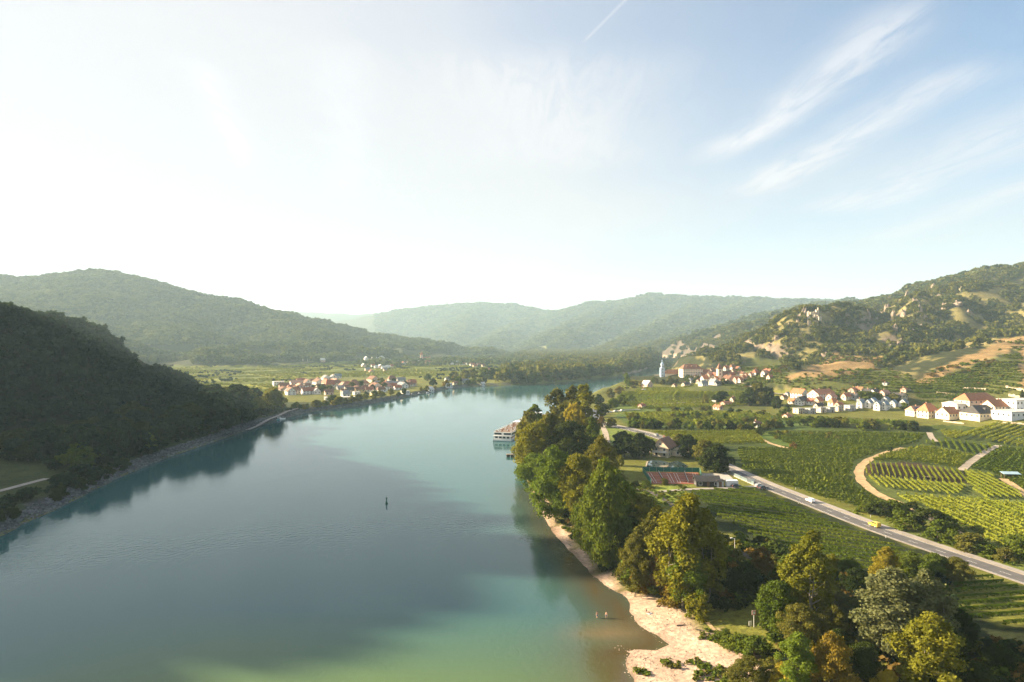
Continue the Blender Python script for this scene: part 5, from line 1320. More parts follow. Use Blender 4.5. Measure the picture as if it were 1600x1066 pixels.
for i in range(34):
    qx = rn_.uniform(438, 650); NEARV.append((qx, 620 - (qx - 440) * .055 - rn_.uniform(2, 17), rn_.uniform(9, 15), rn_.uniform(7, 11), rn_.choice(['white', 'white', 'cream', 'pink', 'beige']), rn_.choice(['brown', 'red', 'pinkish', 'grey', 'brown']), rn_.choice(['gable', 'gable', 'hip']), rn_.choice([.1, .2, .3, 1.35, 1.5])))
auto_houses(NEARV, 'near riverside village')
# long low flat-roofed sheds on the landing of the near village
x_, y_, z_ = hit(534, 626); house('landing_hall', 'long low grey hall with pale flat roof on the near village bank', x_, y_, z_, 0.30, 30, 8, 3.2, 1, 'grey', 'pale', floors=1, nwin=9, chimney=False, flat_roof=True, cat='hall')

FARV = []
rf_ = random.Random(5)
for (px_, pb) in ((582, 568), (590, 566), (600, 568), (608, 565), (566, 567), (572, 563), (585, 562), (596, 561), (612, 570), (604, 572), (588, 576), (594, 575), (599, 577), (574, 579), (583, 574), (618, 566), (626, 566), (636, 567),
                  (642, 563), (648, 566), (664, 565), (672, 564), (680, 563), (686, 564), (693, 565), (700, 565), (710, 567), (718, 567), (727, 568), (731, 571), (738, 572), (748, 572), (755, 574), (762, 580), (654, 568), (705, 571),
                  (401, 565), (406, 564), (476, 564), (486, 563), (504, 565), (620, 571), (630, 570), (578, 571), (586, 571), (592, 570), (606, 575), (612, 574), (640, 569), (646, 570), (668, 569), (676, 568), (684, 568), (690, 569), (698, 569), (714, 570), (722, 571), (742, 574), (568, 574), (580, 582), (602, 580)):
    FARV.append((px_, pb, rf_.uniform(5, 8), rf_.uniform(4, 6), rf_.choice(['white', 'white', 'cream', 'pink', 'beige']), rf_.choice(['grey', 'red', 'pale', 'red', 'brown']) if px_ > 610 else rf_.choice(['grey', 'pale', 'pale', 'red']), 'gable', rf_.choice([0.2, 1.4, 0.0, -0.3])))
auto_houses(FARV, 'far hazy village')


def church(label, x, y, z, rz, wl, rfm, tw, th, nl, nw, nh, cap):
    e = empty('church', (x, y, z), rz); tag(e, label, 'church')
    m = MB(); m.box(-tw / 2, tw / 2, -tw / 2, tw / 2, -2, th); m.build('tower', MATS[wl], e)
    c = MB()
    if cap == 'gable': c.add([(-tw / 2 - .3, -tw / 2 - .3, th + .01), (tw / 2 + .3, -tw / 2 - .3, th + .01), (tw / 2 + .3, tw / 2 + .3, th + .01), (-tw / 2 - .3, tw / 2 + .3, th + .01), (0, 0, th + tw * 1.5)], [(0, 1, 4), (1, 2, 4), (2, 3, 4), (3, 0, 4), (3, 2, 1, 0)])
    c.build('spire', MATS[rfm], e)
    n = MB(); a0 = tw / 2 + .02; n.add([(a0, -nw / 2, -2), (a0 + nl, -nw / 2, -2), (a0 + nl, nw / 2, -2), (a0, nw / 2, -2), (a0, -nw / 2, nh), (a0 + nl, -nw / 2, nh), (a0 + nl, nw / 2, nh), (a0, nw / 2, nh), (a0, 0, nh + nw * .6), (a0 + nl, 0, nh + nw * .6)],
                                      [(0, 3, 2, 1), (0, 1, 5, 4), (2, 3, 7, 6), (1, 2, 6, 9, 5), (3, 0, 4, 8, 7), (4, 5, 9, 8), (6, 7, 8, 9)]); n.build('nave', MATS[wl], e)
    r = MB(); s = nw * .6
    for sg in (-1, 1): r.add([(a0, 0, nh + s + .06), (a0 + nl + .3, 0, nh + s + .06), (a0 + nl + .3, sg * (nw / 2 + .4), nh - .4), (a0, sg * (nw / 2 + .4), nh - .4), (a0, 0, nh + s + .3), (a0 + nl + .3, 0, nh + s + .3), (a0 + nl + .3, sg * (nw / 2 + .4), nh - .16), (a0, sg * (nw / 2 + .4), nh - .16)],
                             [(0, 1, 2, 3), (4, 7, 6, 5), (0, 4, 5, 1), (1, 5, 6, 2), (2, 6, 7, 3), (3, 7, 4, 0)])
    r.build('roof', MATS[rfm], e)
    w = MB()
    for sg in (-1, 1):
        for i in range(4): xx = a0 + nl * (i + .5) / 4; w.box(xx - .5, xx + .5, sg * nw / 2 - .05, sg * nw / 2 + .05, nh * .35, nh * .8)
        for zt in (.55, .85): w.box(-.6, .6, sg * tw / 2 - .05, sg * tw / 2 + .05, th * zt - 1, th * zt + .8); w.box(sg * tw / 2 - .05, sg * tw / 2 + .05, -.6, .6, th * zt - 1, th * zt + .8)
    wo = w.build('windows', MATS['window_glass'], e); wo['kind'] = 'stuff'
    return e


x_, y_, z_ = hit(659, 566); church('pinkish church with pointed tower rising from the far village', x_, y_, z_, 0.2, 'wall_pink', 'roof_red', 7, 20, 20, 9, 9, 'gable')

# --- the old town at the foot of the castle hill
TOWN = [
    (1086, 588, 10, 9, 'cream', 'brown', 'gable', 0.2), (1094, 584, 10, 8, 'cream', 'red', 'gable', 1.3), (1098, 590, 11, 8, 'white', 'brown', 'gable', 0.3), (1104, 586, 10, 9, 'pink', 'red', 'gable', 1.4), (1109, 592, 11, 10, 'cream', 'pinkish', 'gable', 0.2),
    (1113, 584, 9, 9, 'cream', 'brown', 'gable', 0.1), (1117, 590, 9, 8, 'white', 'red', 'gable', 1.4), (1101, 596, 12, 10, 'white', 'orange', 'gable', 0.3), (1088, 593, 10, 7, 'beige', 'brown', 'gable', 0.2), (1120, 596, 11, 9, 'cream', 'orange', 'gable', 0.1),
    (1131, 592, 10, 8, 'cream', 'brown', 'gable', 1.4), (1134, 588, 10, 8, 'white', 'pinkish', 'gable', 0.2), (1138, 596, 11, 10, 'pink', 'brown', 'gable', 1.4), (1143, 590, 11, 9, 'beige', 'red', 'gable', 0.3), (1135, 579, 9, 8, 'cream', 'red', 'gable', 0.1),
    (1145, 577, 10, 8, 'white', 'brown', 'hip', 0.3), (1151, 578, 8, 6, 'white', 'red', 'gable', 1.2), (1152, 597, 12, 9, 'beige', 'red', 'gable', 0.5), (1158, 597, 10, 8, 'white', 'orange', 'gable', 0.5), (1163, 594, 10, 8, 'cream', 'orange', 'gable', 0.5),
    (1168, 591, 10, 8, 'pink', 'orange', 'gable', 0.5), (1174, 589, 10, 8, 'cream', 'pinkish', 'gable', 0.6), (1181, 586, 11, 9, 'white', 'red', 'hip', 0.4), (1195, 587, 11, 9, 'white', 'pinkish', 'gable', 0.6), (1200, 583, 8, 7, 'pink', 'red', 'gable', 1.2), (1203, 592, 9, 7, 'cream', 'red', 'gable', .3),
    (1099, 603, 14, 9, 'white', 'grey', 'hip', 0.1), (1115, 601, 9, 10, 'white', 'grey', 'gable', 1.4), (1121, 602, 10, 6, 'grey', 'dark', 'gable', 0.1), (1072, 603, 13, 6, 'beige', 'dark', 'gable', 0.05), (1054, 605, 6, 5, 'cream', 'brown', 'gable', 0.2), (1081, 597, 11, 7, 'grey', 'grey', 'gable', .1),
    (1011, 606, 11, 12, 'pink', 'pale', 'gable', 1.2), (1127, 599, 9, 7, 'cream', 'red', 'gable', .2), (1092, 598, 9, 6, 'cream', 'brown', 'gable', .2), (1146, 584, 8, 7, 'cream', 'orange', 'gable', .4),
    (1158, 587, 8, 7, 'cream', 'brown', 'gable', 1.3), (1006, 613, 3, 4, 'white', 'pale', 'gable', .4),
]
auto_houses(TOWN, 'old town', sink=0.3)
# chateau
x_, y_, z_ = hit(1079, 588); house('chateau', 'broad cream chateau with high hipped brown roof behind the abbey', x_, y_, z_, 0.12, 25, 15, 9.5, 5.5, 'cream', 'brown', hip=0.4, floors=3, nwin=8, cat='chateau', dormers=3)
# parish tower
x_, y_, z_ = hit(1124, 594); church('cream town church with stocky pyramid-topped tower among the red roofs', x_, y_, z_, 0.15, 'wall_cream', 'roof_brown', 5.2, 13, 13, 7, 6, 'gable')


def abbey():
    x, y, z = hit(1036, 588); zt = max(z, 12.0)
    e = empty('abbey', (x - 1, y, zt), 0.12); tag(e, 'abbey church with slender blue and white baroque tower on the river terrace', 'church')
    m = MB(); m.box(-2.3, 2.3, -2.3, 2.3, -8, 10.5); tw = m.build('tower_shaft', MATS['abbey_white'], e)
    c = MB()
    for zz in (3.2, 7.0, 10.3): c.box(-2.65, 2.65, -2.65, 2.65, zz, zz + .45)
    c.build('cornice', MATS['abbey_blue'], tw)
    p = MB()
    for sx in (-1, 1):
        for sy in (-1, 1): p.box(sx * 2.2 - .35, sx * 2.2 + .35, sy * 2.2 - .35, sy * 2.2 + .35, -7.9, 10.28)
    p.build('pilasters', MATS['abbey_blue'], tw)
    b = MB(); b.lathe([(2.0, 10.76), (2.0, 14.4), (2.35, 14.45), (2.35, 14.9)], 8); b.build('belfry', MATS['abbey_white'], e)
    d = MB(); d.lathe([(2.3, 14.91), (2.15, 15.8), (1.5, 16.7), (.85, 17.2), (.7, 17.6), (.7, 18.9), (.95, 18.95), (.6, 19.7), (.12, 20.5), (.06, 22.2)], 10); d.build('dome', MATS['abbey_blue'], e, True)
    w = MB()
    for zz in (1.2, 5.2, 8.8, 12.6):
        for s in (-1, 1):
            w.box(-.55, .55, s * 2.34 - .06, s * 2.34 + .06, zz - .9, zz + .9); w.box(s * 2.34 - .06, s * 2.34 + .06, -.55, .55, zz - .9, zz + .9)
    wo = w.build('openings', MATS['window_glass'], tw); wo['kind'] = 'stuff'
    n = MB(); n.box(2.7, 24, -5, 5, -8, 3.4); n.build('nave', MATS['wall_cream'], e)
    r = MB(); r.add([(2.7, -5.5, 3.2), (24.4, -5.5, 3.2), (24.4, 5.5, 3.2), (2.7, 5.5, 3.2), (6.2, 0, 8.6), (20.5, 0, 8.6)], [(0, 1, 5, 4), (2, 3, 4, 5), (1, 2, 5), (3, 0, 4), (3, 2, 1, 0)]); r.build('roof', MATS['roof_orange'], e)
    return x, y, zt


ax_, ay_, az_ = abbey()
house('abbey_wing', 'orange-roofed abbey wing running right from the abbey church', ax_ + 35, ay_ + 4, az_ - 1.0, 0.05, 20, 9, 5, 4, 'cream', 'orange', hip=0.3, floors=2, nwin=6, cat='abbey wing')
for lab, p, q, hh, mt in (('tall grey stone retaining wall below the abbey', (1022, 600.5), (1062, 601.5), 12.5, 'stone'), ('lower stone terrace wall in front of the abbey gardens', (1018, 604.5), (1046, 605), 5.0, 'stone'),
                          ('stone town wall between abbey and white house', (1062, 602), (1090, 601.5), 8.0, 'stone')):
    a_ = flat(*p); b_ = flat(*q); m = MB(); d = Vector((b_[0] - a_[0], b_[1] - a_[1], 0)); L_ = d.length; e = empty('stone_wall', (a_[0], a_[1], 3), math.atan2(d.y, d.x)); tag(e, lab, 'wall')
    n = int(L_ / 3)
    for i in range(n):
        t = MB(); t.box(i * L_ / n + .02, (i + 1) * L_ / n - .02, 0, 1.4, -1, hh - random.uniform(0, .5)); t.build('wall_bay', MATS[mt], e)
    m.box(0, L_, -.15, 1.55, hh + .004, hh + .3); m.build('coping', MATS['stone_light'], e)

# --- village on the right
RV = [
    (1249, 622, 16, 15, 'white', 'orange', 'gable', 1.2), (1283, 622, 44, 14, 'white', 'orange', 'gable', -0.35), (1253, 632, 19, 13, 'white', 'dark', 'gable', 0.1), (1239, 631, 9, 9, 'cream', 'orange', 'gable', 1.3), (1267, 632, 9, 10, 'white', 'red', 'gable', 1.2),
    (1279, 632, 15, 12, 'cream', 'orange', 'gable', 0.4), (1302, 634, 15, 12, 'cream', 'orange', 'hip', 0.3), (1279, 638, 14, 8, 'cream', 'dark', 'gable', 0.5), (1299, 624, 16, 9, 'white', 'pinkish', 'gable', -0.3), (1322, 624, 14, 10, 'cream', 'red', 'gable', 0.3),
    (1333, 623, 10, 9, 'grey', 'dark', 'gable', 1.3), (1333, 613, 15, 7, 'pink', 'orange', 'gable', 0.2), (1343, 612, 9, 7, 'cream', 'orange', 'gable', 1.2), (1358, 615, 9, 7, 'white', 'dark', 'gable', 1.25), (1367, 616, 14, 8, 'white', 'dark', 'gable', 0.3), (1382, 618, 15, 9, 'pink', 'pinkish', 'gable', 0.3),
    (1405, 623, 14, 8, 'cream', 'dark', 'gable', 1.0), (1384, 602, 9, 4, 'grey', 'dark', 'flat', 0.2), (1413, 612, 9, 4, 'pink', 'orange', 'gable', 0.2), (1225, 624, 10, 6, 'beige', 'brown', 'gable', 0.3), (1230, 619, 8, 5, 'white', 'grey', 'gable', .2),
    (1183, 614, 9, 3, 'pink', 'pale', 'flat', 0.05), (1190, 614, 6, 4, 'white', 'pale', 'flat', 0.1), (1311, 636, 12, 7, 'beige', 'red', 'gable', .3), (1345, 628, 11, 5, 'grey', 'dark', 'flat', .2),
    (1120, 630, 13, 3.5, 'grey', 'pale', 'flat', 0.1), (1148, 629, 14, 9, 'beige', 'brown', 'gable', 0.25), (1134, 634, 16, 4, 'pink', 'orange', 'gable', 0.1), (1122, 640, 7, 6, 'pink', 'orange', 'gable', 1.2), (1230, 655, 8, 3, 'cream', 'orange', 'gable', .3),
    (1182, 667, 5, 4, 'white', 'brown', 'gable', .6), (1003, 638, 7, 5, 'pink', 'red', 'gable', .4),
]
auto_houses(RV, 'vineyard village')
# six flat-roofed terrace houses in a stepped row
for i, (px_, pb, w_) in enumerate(((1248, 646, 17), (1266, 646, 16), (1282, 644.5, 14), (1296, 644, 13), (1309, 642.5, 14), (1328, 641, 17))):
    x_, y_, z_ = hit(px_, pb); s_ = w_ / F * y_
    house('terrace_house', f'{"grey" if i % 2 else "beige"} flat-roofed terrace house, {ordw(i + 1)} from left in the stepped front row', x_, y_, z_, 0.38, s_ * .74, 6.0, 3.9, 1, 'grey' if i % 2 else 'beige', 'grey', floors=2, nwin=3, chimney=False, flat_roof=True, group='stepped terrace houses')
# new white houses with metal roofs
for i, (px_, pb, w_, h_) in enumerate(((1345, 637, 12, 12), (1358, 636.5, 12, 12), (1372, 640, 13, 13), (1383, 639.5, 13, 12), (1396, 637.5, 13, 12), (1412, 637, 15, 13), (1364, 631, 12, 9), (1384, 629.5, 13, 9))):
    x_, y_, z_ = hit(px_, pb); s_ = w_ / F * y_
    house('new_house', f'white new house with blue-grey gable roof, {ordw(i + 1 if i < 6 else i - 5)} from left in the {"front" if i < 6 else "back"} row', x_, y_, z_, 0.80, 9, s_ * .72, h_ / F * y_ * .62, h_ / F * y_ * .42, 'white', 'blue-grey', floors=2, nwin=3, chimney=False, group='new houses with blue-grey roofs', ov=.2)


# --- winery
def at(px_, pb): return hit(px_, pb)


x_, y_, z_ = at(1433, 648); h_ = house('winery_wing', 'left winery wing, pink-roofed, with dark solar panels', x_, y_, z_, 0.30, 14.5, 8, 3.6, 3.0, 'white', 'pinkish', hip=.15, floors=1, nwin=5, each_window=True, cat='winery', chimney=True, group='winery buildings')
s_ = MB(); s_.add([(-5, -3.6, 4.62), (5, -3.6, 4.62), (5, -1.9, 5.86), (-5, -1.9, 5.86), (-5, -3.6, 4.70), (5, -3.6, 4.70), (5, -1.9, 5.94), (-5, -1.9, 5.94)], [(4, 5, 6, 7), (0, 1, 5, 4), (1, 2, 6, 5), (2, 3, 7, 6), (3, 0, 4, 7)]); s_.build('solar_panels', MATS['solar'], h_)
x_, y_, z_ = at(1450, 652); house('winery_house', 'tall cream winery house with steep orange hipped roof', x_, y_, z_, 0.30, 10.5, 10, 5.2, 5.0, 'cream', 'orange', hip=.45, floors=2, nwin=4, each_window=True, cat='winery', group='winery buildings')
x_, y_, z_ = at(1464, 651); house('winery_passage', 'small grey winery link with round-arched gate beside the tall house', x_, y_, z_, 0.30, 6, 7, 4.0, 1.0, 'grey', 'pale', floors=1, nwin=1, chimney=False, flat_roof=True, cat='winery', group='winery buildings')
x_, y_, z_ = at(1493, 651); h_ = house('winery_wing', 'long low winery wing with wide orange roof and eyebrow dormer', x_, y_, z_, 0.30, 25, 11, 3.0, 4.2, 'cream', 'orange', floors=1, nwin=9, each_window=True, cat='winery', chimney=False, group='winery buildings')
d_ = MB(); d_.add([(1, -5.4, 3.4), (6, -5.4, 3.4), (5.2, -5.4, 4.9), (1.8, -5.4, 4.9), (3.5, -5.4, 5.4), (1, -2.0, 5.8), (6, -2.0, 5.8), (3.5, -1.5, 5.9)], [(0, 1, 2, 4, 3), (3, 4, 7, 5), (4, 2, 6, 7)]); d_.build('dormer', MATS['metal_roof'], h_)
x_, y_, z_ = at(1530, 653); house('winery_gable_house', 'cream winery gable house with dark roof on its shaded side', x_, y_, z_, 0.30, 18, 15, 4.0, 4.8, 'cream', 'dark', hip=.25, floors=1, nwin=6, each_window=True, cat='winery', group='winery buildings', dormers=1)
x_, y_, z_ = at(1505, 642); house('winery_warehouse', 'white winery warehouse with shallow pale roof behind the long orange wing', x_, y_, z_, 0.30, 26, 12, 5.6, 1.6, 'white', 'pale', floors=1, nwin=6, chimney=False, cat='winery', group='winery buildings')
x_, y_, z_ = at(1524, 638); house('winery_wing', 'orange-roofed winery block behind the white warehouse', x_, y_, z_, 0.30, 26, 12, 6.5, 4.5, 'cream', 'orange', hip=.2, floors=2, nwin=6, cat='winery', group='winery buildings', chimney=False)
x_, y_, z_ = at(1556, 645); house('winery_wing', 'right orange-roofed winery block with a small white chimney', x_, y_, z_, 0.30, 16, 11, 5.0, 4.2, 'cream', 'orange', floors=2, nwin=5, cat='winery', group='winery buildings')
x_, y_, z_ = at(1590, 652); house('winery_hall', 'modern white flat-roofed winery hall at the right end', x_, y_, z_, 0.30, 30, 14, 4.4, 1, 'white', 'pale', floors=1, nwin=7, chimney=False, flat_roof=True, cat='winery', group='winery buildings')
x_, y_, z_ = at(1592, 642); house('winery_hall', 'taller modern white winery hall behind the right end hall', x_, y_, z_, 0.30, 24, 14, 8.0, 1, 'white', 'pale', floors=2, nwin=7, chimney=False, flat_roof=True, cat='winery', group='winery buildings')

# --- pond house, tennis court, sheds
x_, y_, z_ = at(1040, 713)
h_ = house('pond_house', 'cream two-storey house with steep brown roof and skylights beside the pond', x_ , y_ + 3, z_, R_(58), 11.5, 8.2, 4.8, 4.0, 'cream', 'brown', floors=2, nwin=4, each_window=True, ov=.7)
s_ = MB(); s_.add([(-2.2, 2.0, 7.06), (.6, 2.0, 7.06), (.6, 3.4, 5.69), (-2.2, 3.4, 5.69), (-2.2, 2.0, 7.16), (.6, 2.0, 7.16), (.6, 3.4, 5.79), (-2.2, 3.4, 5.79)], [(7, 6, 5, 4), (0, 4, 5, 1), (1, 5, 6, 2), (2, 6, 7, 3), (3, 7, 4, 0)]); s_.build('skylight', MATS['metal_roof'], h_)
b_ = MB(); b_.box(-7.6, -5.8, -3.6, 3.6, 2.2, 2.4); b_.box(-7.6, -7.45, -3.6, 3.6, 2.4, 3.2); b_.build('balcony', MATS['wall_white'], h_)
x_, y_, z_ = at(1062, 714); house('annexe', 'small white annexe with dark roof right of the pond house', x_ + 1, y_ + 4, z_, R_(60), 6.5, 5.5, 3.2, 1.6, 'cream', 'dark', floors=1, nwin=2, each_window=True, chimney=False)
mat('pond_water', (0.03, 0.05, 0.05), 0.05, spec=0.5)
pond_ = pl([(1010, 732), (1013, 722), (1022, 720.5), (1034, 721.5), (1040, 722.5), (1046, 724), (1058, 721.5), (1066, 724), (1073, 729), (1066, 733), (1040, 734)])
sheet('pond_rim', [(p[0] + (p[0] - pond_[0][0] - 11) * .06, p[1] + (p[1] - 306) * .1) for p in pond_], 0.10, MATS['track_gravel'])
o_ = sheet('pond', pond_, 0.18, MATS['pond_water'])
for v in o_.data.vertices: v.co.z = 3.4
crt = pl([(1009, 738), (1087, 739), (1098, 754), (1064, 757), (1019, 756.5)])
c0 = flat(1019, 757); c1 = flat(1096, 757); c2 = flat(1091, 739); c3 = flat(1006, 738)
sheet('tennis_court', [c0, c1, c2, c3], 0.13, MATS['clay'])


def lerp2(u, v): return tuple((c0[k] * (1 - u) + c1[k] * u) * (1 - v) + (c3[k] * (1 - u) + c2[k] * u) * v for k in (0, 1))


lm_ = MB()
def cline(u0, v0, u1, v1, w=0.055):
    a = Vector(lerp2(u0, v0)); b = Vector(lerp2(u1, v1)); d = (b - a).normalized(); n = Vector((-d.y, d.x)) * w; z = 3.16
    lm_.add([(*(a - n), z), (*(b - n), z), (*(b + n), z), (*(a + n), z)], [(0, 1, 2, 3)])
for s0 in (0.06, 0.54):
    s1 = s0 + 0.40
    for u in (s0, s0 + .05, s1 - .05, s1): cline(u, .1, u, .9)
    for v in (.1, .3, .7, .9): cline(s0 + (.05 if v in (.3, .7) else 0), v, s1 - (.05 if v in (.3, .7) else 0), v)
for v in lm_.v: pass
_o = lm_.build('court_lines', MATS['paint_white']); _o['kind'] = 'structure'
for v in _o.data.vertices: v.co.z = H1(v.co.x, v.co.y) + 0.15
mat('green_mesh', (0.02, 0.13, 0.095), 0.8, 0.12, 0.6); mat('steel', (0.35, 0.36, 0.37), 0.4, metal=0.8); mat('net', (0.08, 0.08, 0.08), 0.8)
for lab, u0, v0, u1, v1 in (('green screened tennis fence on the left side', -.02, 0.0, -.02, 1.02), ('green screened tennis fence on the pond side', -.02, 1.03, 1.02, 1.03), ('green screened tennis fence on the car park side', 1.03, .25, 1.03, 1.02)):
    a = Vector(lerp2(u0, v0)); b = Vector(lerp2(u1, v1)); d = b - a; n = max(3, int(d.length / 3)); e = empty('tennis_fence', (a.x, a.y, H1(*a)), math.atan2(d.y, d.x)); tag(e, lab, 'fence', 'tennis court fences')
    for i in range(n + 1):
        p = MB(); xx = d.length * i / n; p.tube((xx, 0, -.2), (xx, 0, 2.3), .05, .05, 6); p.build('post', MATS['steel'], e)
    for i in range(n):
        p = MB(); p.box(d.length * i / n + .06, d.length * (i + 1) / n - .06, -.03, .03, .1, 2.1); p.build('screen', MATS['green_mesh'], e)
for i, uu in enumerate((.26, .74)):
    a = Vector(lerp2(uu - .2, .5)); b = Vector(lerp2(uu + .2, .5)); a2 = Vector(lerp2(uu, .08)); b2 = Vector(lerp2(uu, .92)); d = b2 - a2
    e = empty('tennis_net', (a2.x, a2.y, H1(*a2)), math.atan2(d.y, d.x)); tag(e, f'low white-taped tennis net across the {"left" if i == 0 else "right"} clay court', 'net')
    for xx in (0, d.length):
        p = MB(); p.tube((xx, 0, 0), (xx, 0, 1.15), .06, .06, 6); p.build('post', MATS['steel'], e)
    p = MB(); p.box(.08, d.length - .08, -.02, .02, .1, .95); p.build('net_mesh', MATS['net'], e)
    p = MB(); p.box(.08, d.length - .08, -.04, .04, .953, 1.1); p.build('tape', MATS['frame_white'], e)
mat('shed_dark', (0.035, 0.030, 0.028), 0.8, 0.2, 2.0); WALLS['dark'] = 1; MATS['wall_dark'] = MATS['shed_dark']
x_, y_, z_ = at(1106, 760); house('club_hut', 'black wooden club hut with dark gable roof at the tennis court corner', x_, y_ + 1.5, z_, -0.03, 9, 4.6, 2.2, 1.6, 'dark', 'dark', floors=1, nwin=3, each_window=True, chimney=False, cat='hut')
x_, y_, z_ = at(1125.5, 761); house('store_box', 'small dark grey store box between club hut and white container', x_, y_ + 1, z_, -0.03, 2.6, 2.4, 2.3, 1, 'grey', 'dark', floors=1, nwin=1, chimney=False, flat_roof=True, cat='store')


def container(x, y, z, rz):
    e = empty('container', (x, y, z), rz); tag(e, 'white steel site container standing beside the vineyard track', 'container')
    m = MB(); m.box(-2.2, 2.2, -1.2, 1.2, .12, 2.5); bo = m.build('body', MATS['white_paint'], e)
    for i in range(11):
        xx = -2.0 + i * .4
        for sg in (-1, 1): r = MB(); r.box(xx - .09, xx + .09, sg * 1.2 + (0 if sg > 0 else -.06) + .002 * sg, sg * 1.2 + (.06 if sg > 0 else 0) + .002 * sg, .2, 2.4); r.build('rib', MATS['white_paint'], bo)
    for xx in (-2.1, 2.1): f = MB(); f.box(xx - .15, xx + .15, -1.1, 1.1, 0, .118); f.build('skid', MATS['steel'], e)
    d = MB(); d.box(2.204, 2.25, -1.0, -.02, .2, 2.35); d.build('door', MATS['white_paint'], e); d = MB(); d.box(2.204, 2.25, .02, 1.0, .2, 2.35); d.build('door', MATS['white_paint'], e)


x_, y_, z_ = at(1144.5, 761); container(x_, y_ + 1, z_, -.03)
# roadside glass barrier
a_ = Vector(offset(ROAD, -5.2)[0]);
bar_ = [flat(*p) for p in ((1137, 740), (1146, 744.5), (1156, 749), (1166, 753.5), (1178, 758.5))]
d = Vector(bar_[-1]) - Vector(bar_[0]); e = empty('glass_barrier', (*bar_[0], H1(*bar_[0])), math.atan2(d.y, d.x)); tag(e, 'pale glazed roadside barrier running along the bend by the car park', 'barrier')
mat('pale_glass', (0.12, 0.16, 0.17), 0.35, spec=0.6)
n = int(d.length / 3)
for i in range(n + 1):
    p = MB(); xx = d.length * i / n; p.box(xx - .07, xx + .07, -.07, .07, -.3, 1.45); p.build('post', MATS['steel'], e)
for i in range(n):
    p = MB(); p.box(d.length * i / n + .09, d.length * (i + 1) / n - .09, -.02, .02, .35, 1.4); p.build('glass_panel', MATS['pale_glass'], e)
p = MB(); p.box(.09, d.length - .09, -.12, .12, -.3, .32); p.build('plinth', MATS['concrete'], e)
# information board
x_, y_, z_ = at(1173, 756)
e = empty('board', (x_, y_, z_), -.2); tag(e, 'blank white roadside board at the end of the glazed barrier', 'board')
m = MB(); m.box(-1.5, 1.5, -.06, .06, .8, 1.9); m.build('panel', MATS['white_paint'], e)
for xx in (-1.2, 1.2): m = MB(); m.tube((xx, .12, -.2), (xx, .12, 1.8), .06, .06, 6); m.build('post', MATS['steel'], e)
# blue roofed shelter among the vines
mat('blue_sheet', (0.30, 0.42, 0.50), 0.5, 0.1, 0.5)
x_, y_, z_ = at(1579, 748); e = empty('field_shelter', (x_, y_, z_), -.12); tag(e, 'open field shelter with pale blue sheet roof among the vines', 'shelter')
m = MB(); m.add([(-3.4, -1.4, 2.0), (3.4, -1.4, 2.0), (3.4, 1.4, 2.6), (-3.4, 1.4, 2.6), (-3.4, -1.4, 2.12), (3.4, -1.4, 2.12), (3.4, 1.4, 2.72), (-3.4, 1.4, 2.72)], [(3, 2, 1, 0), (4, 5, 6, 7), (0, 1, 5, 4), (1, 2, 6, 5), (2, 3, 7, 6), (3, 0, 4, 7)]); m.build('roof', MATS['blue_sheet'], e)
for xx in (-3, 0, 3):
    for yy, hh in ((-1.1, 2.03), (1.1, 2.5)): m = MB(); m.box(xx - .08, xx + .08, yy - .08, yy + .08, -.2, hh); m.build('post', MATS['post_wood'], e)
m = MB(); m.box(-2.9, 2.9, 1.2, 1.26, 0, 2.4); m.build('back_wall', MATS['door_wood'], e)
# plank trailer on the bare soil plot
x_, y_, z_ = at(1449, 747.5); e = empty('trailer', (x_, y_, z_), 0.1); tag(e, 'small flat farm trailer parked between the vine rows', 'trailer')
m = MB(); m.box(-1.6, 1.6, -.8, .8, .6, .75); m.build('deck', MATS['post_wood'], e)
for xx in (-.9, .9):
    for yy in (-.8, .8): m = MB(); m.tube((xx, yy - .1, .35), (xx, yy + .1, .35), .35, .35, 12); m.build('wheel', MATS['net'], e)
m = MB(); m.tube((1.6, 0, .65), (2.7, 0, .5), .05, .05, 6); m.build('drawbar', MATS['steel'], e)
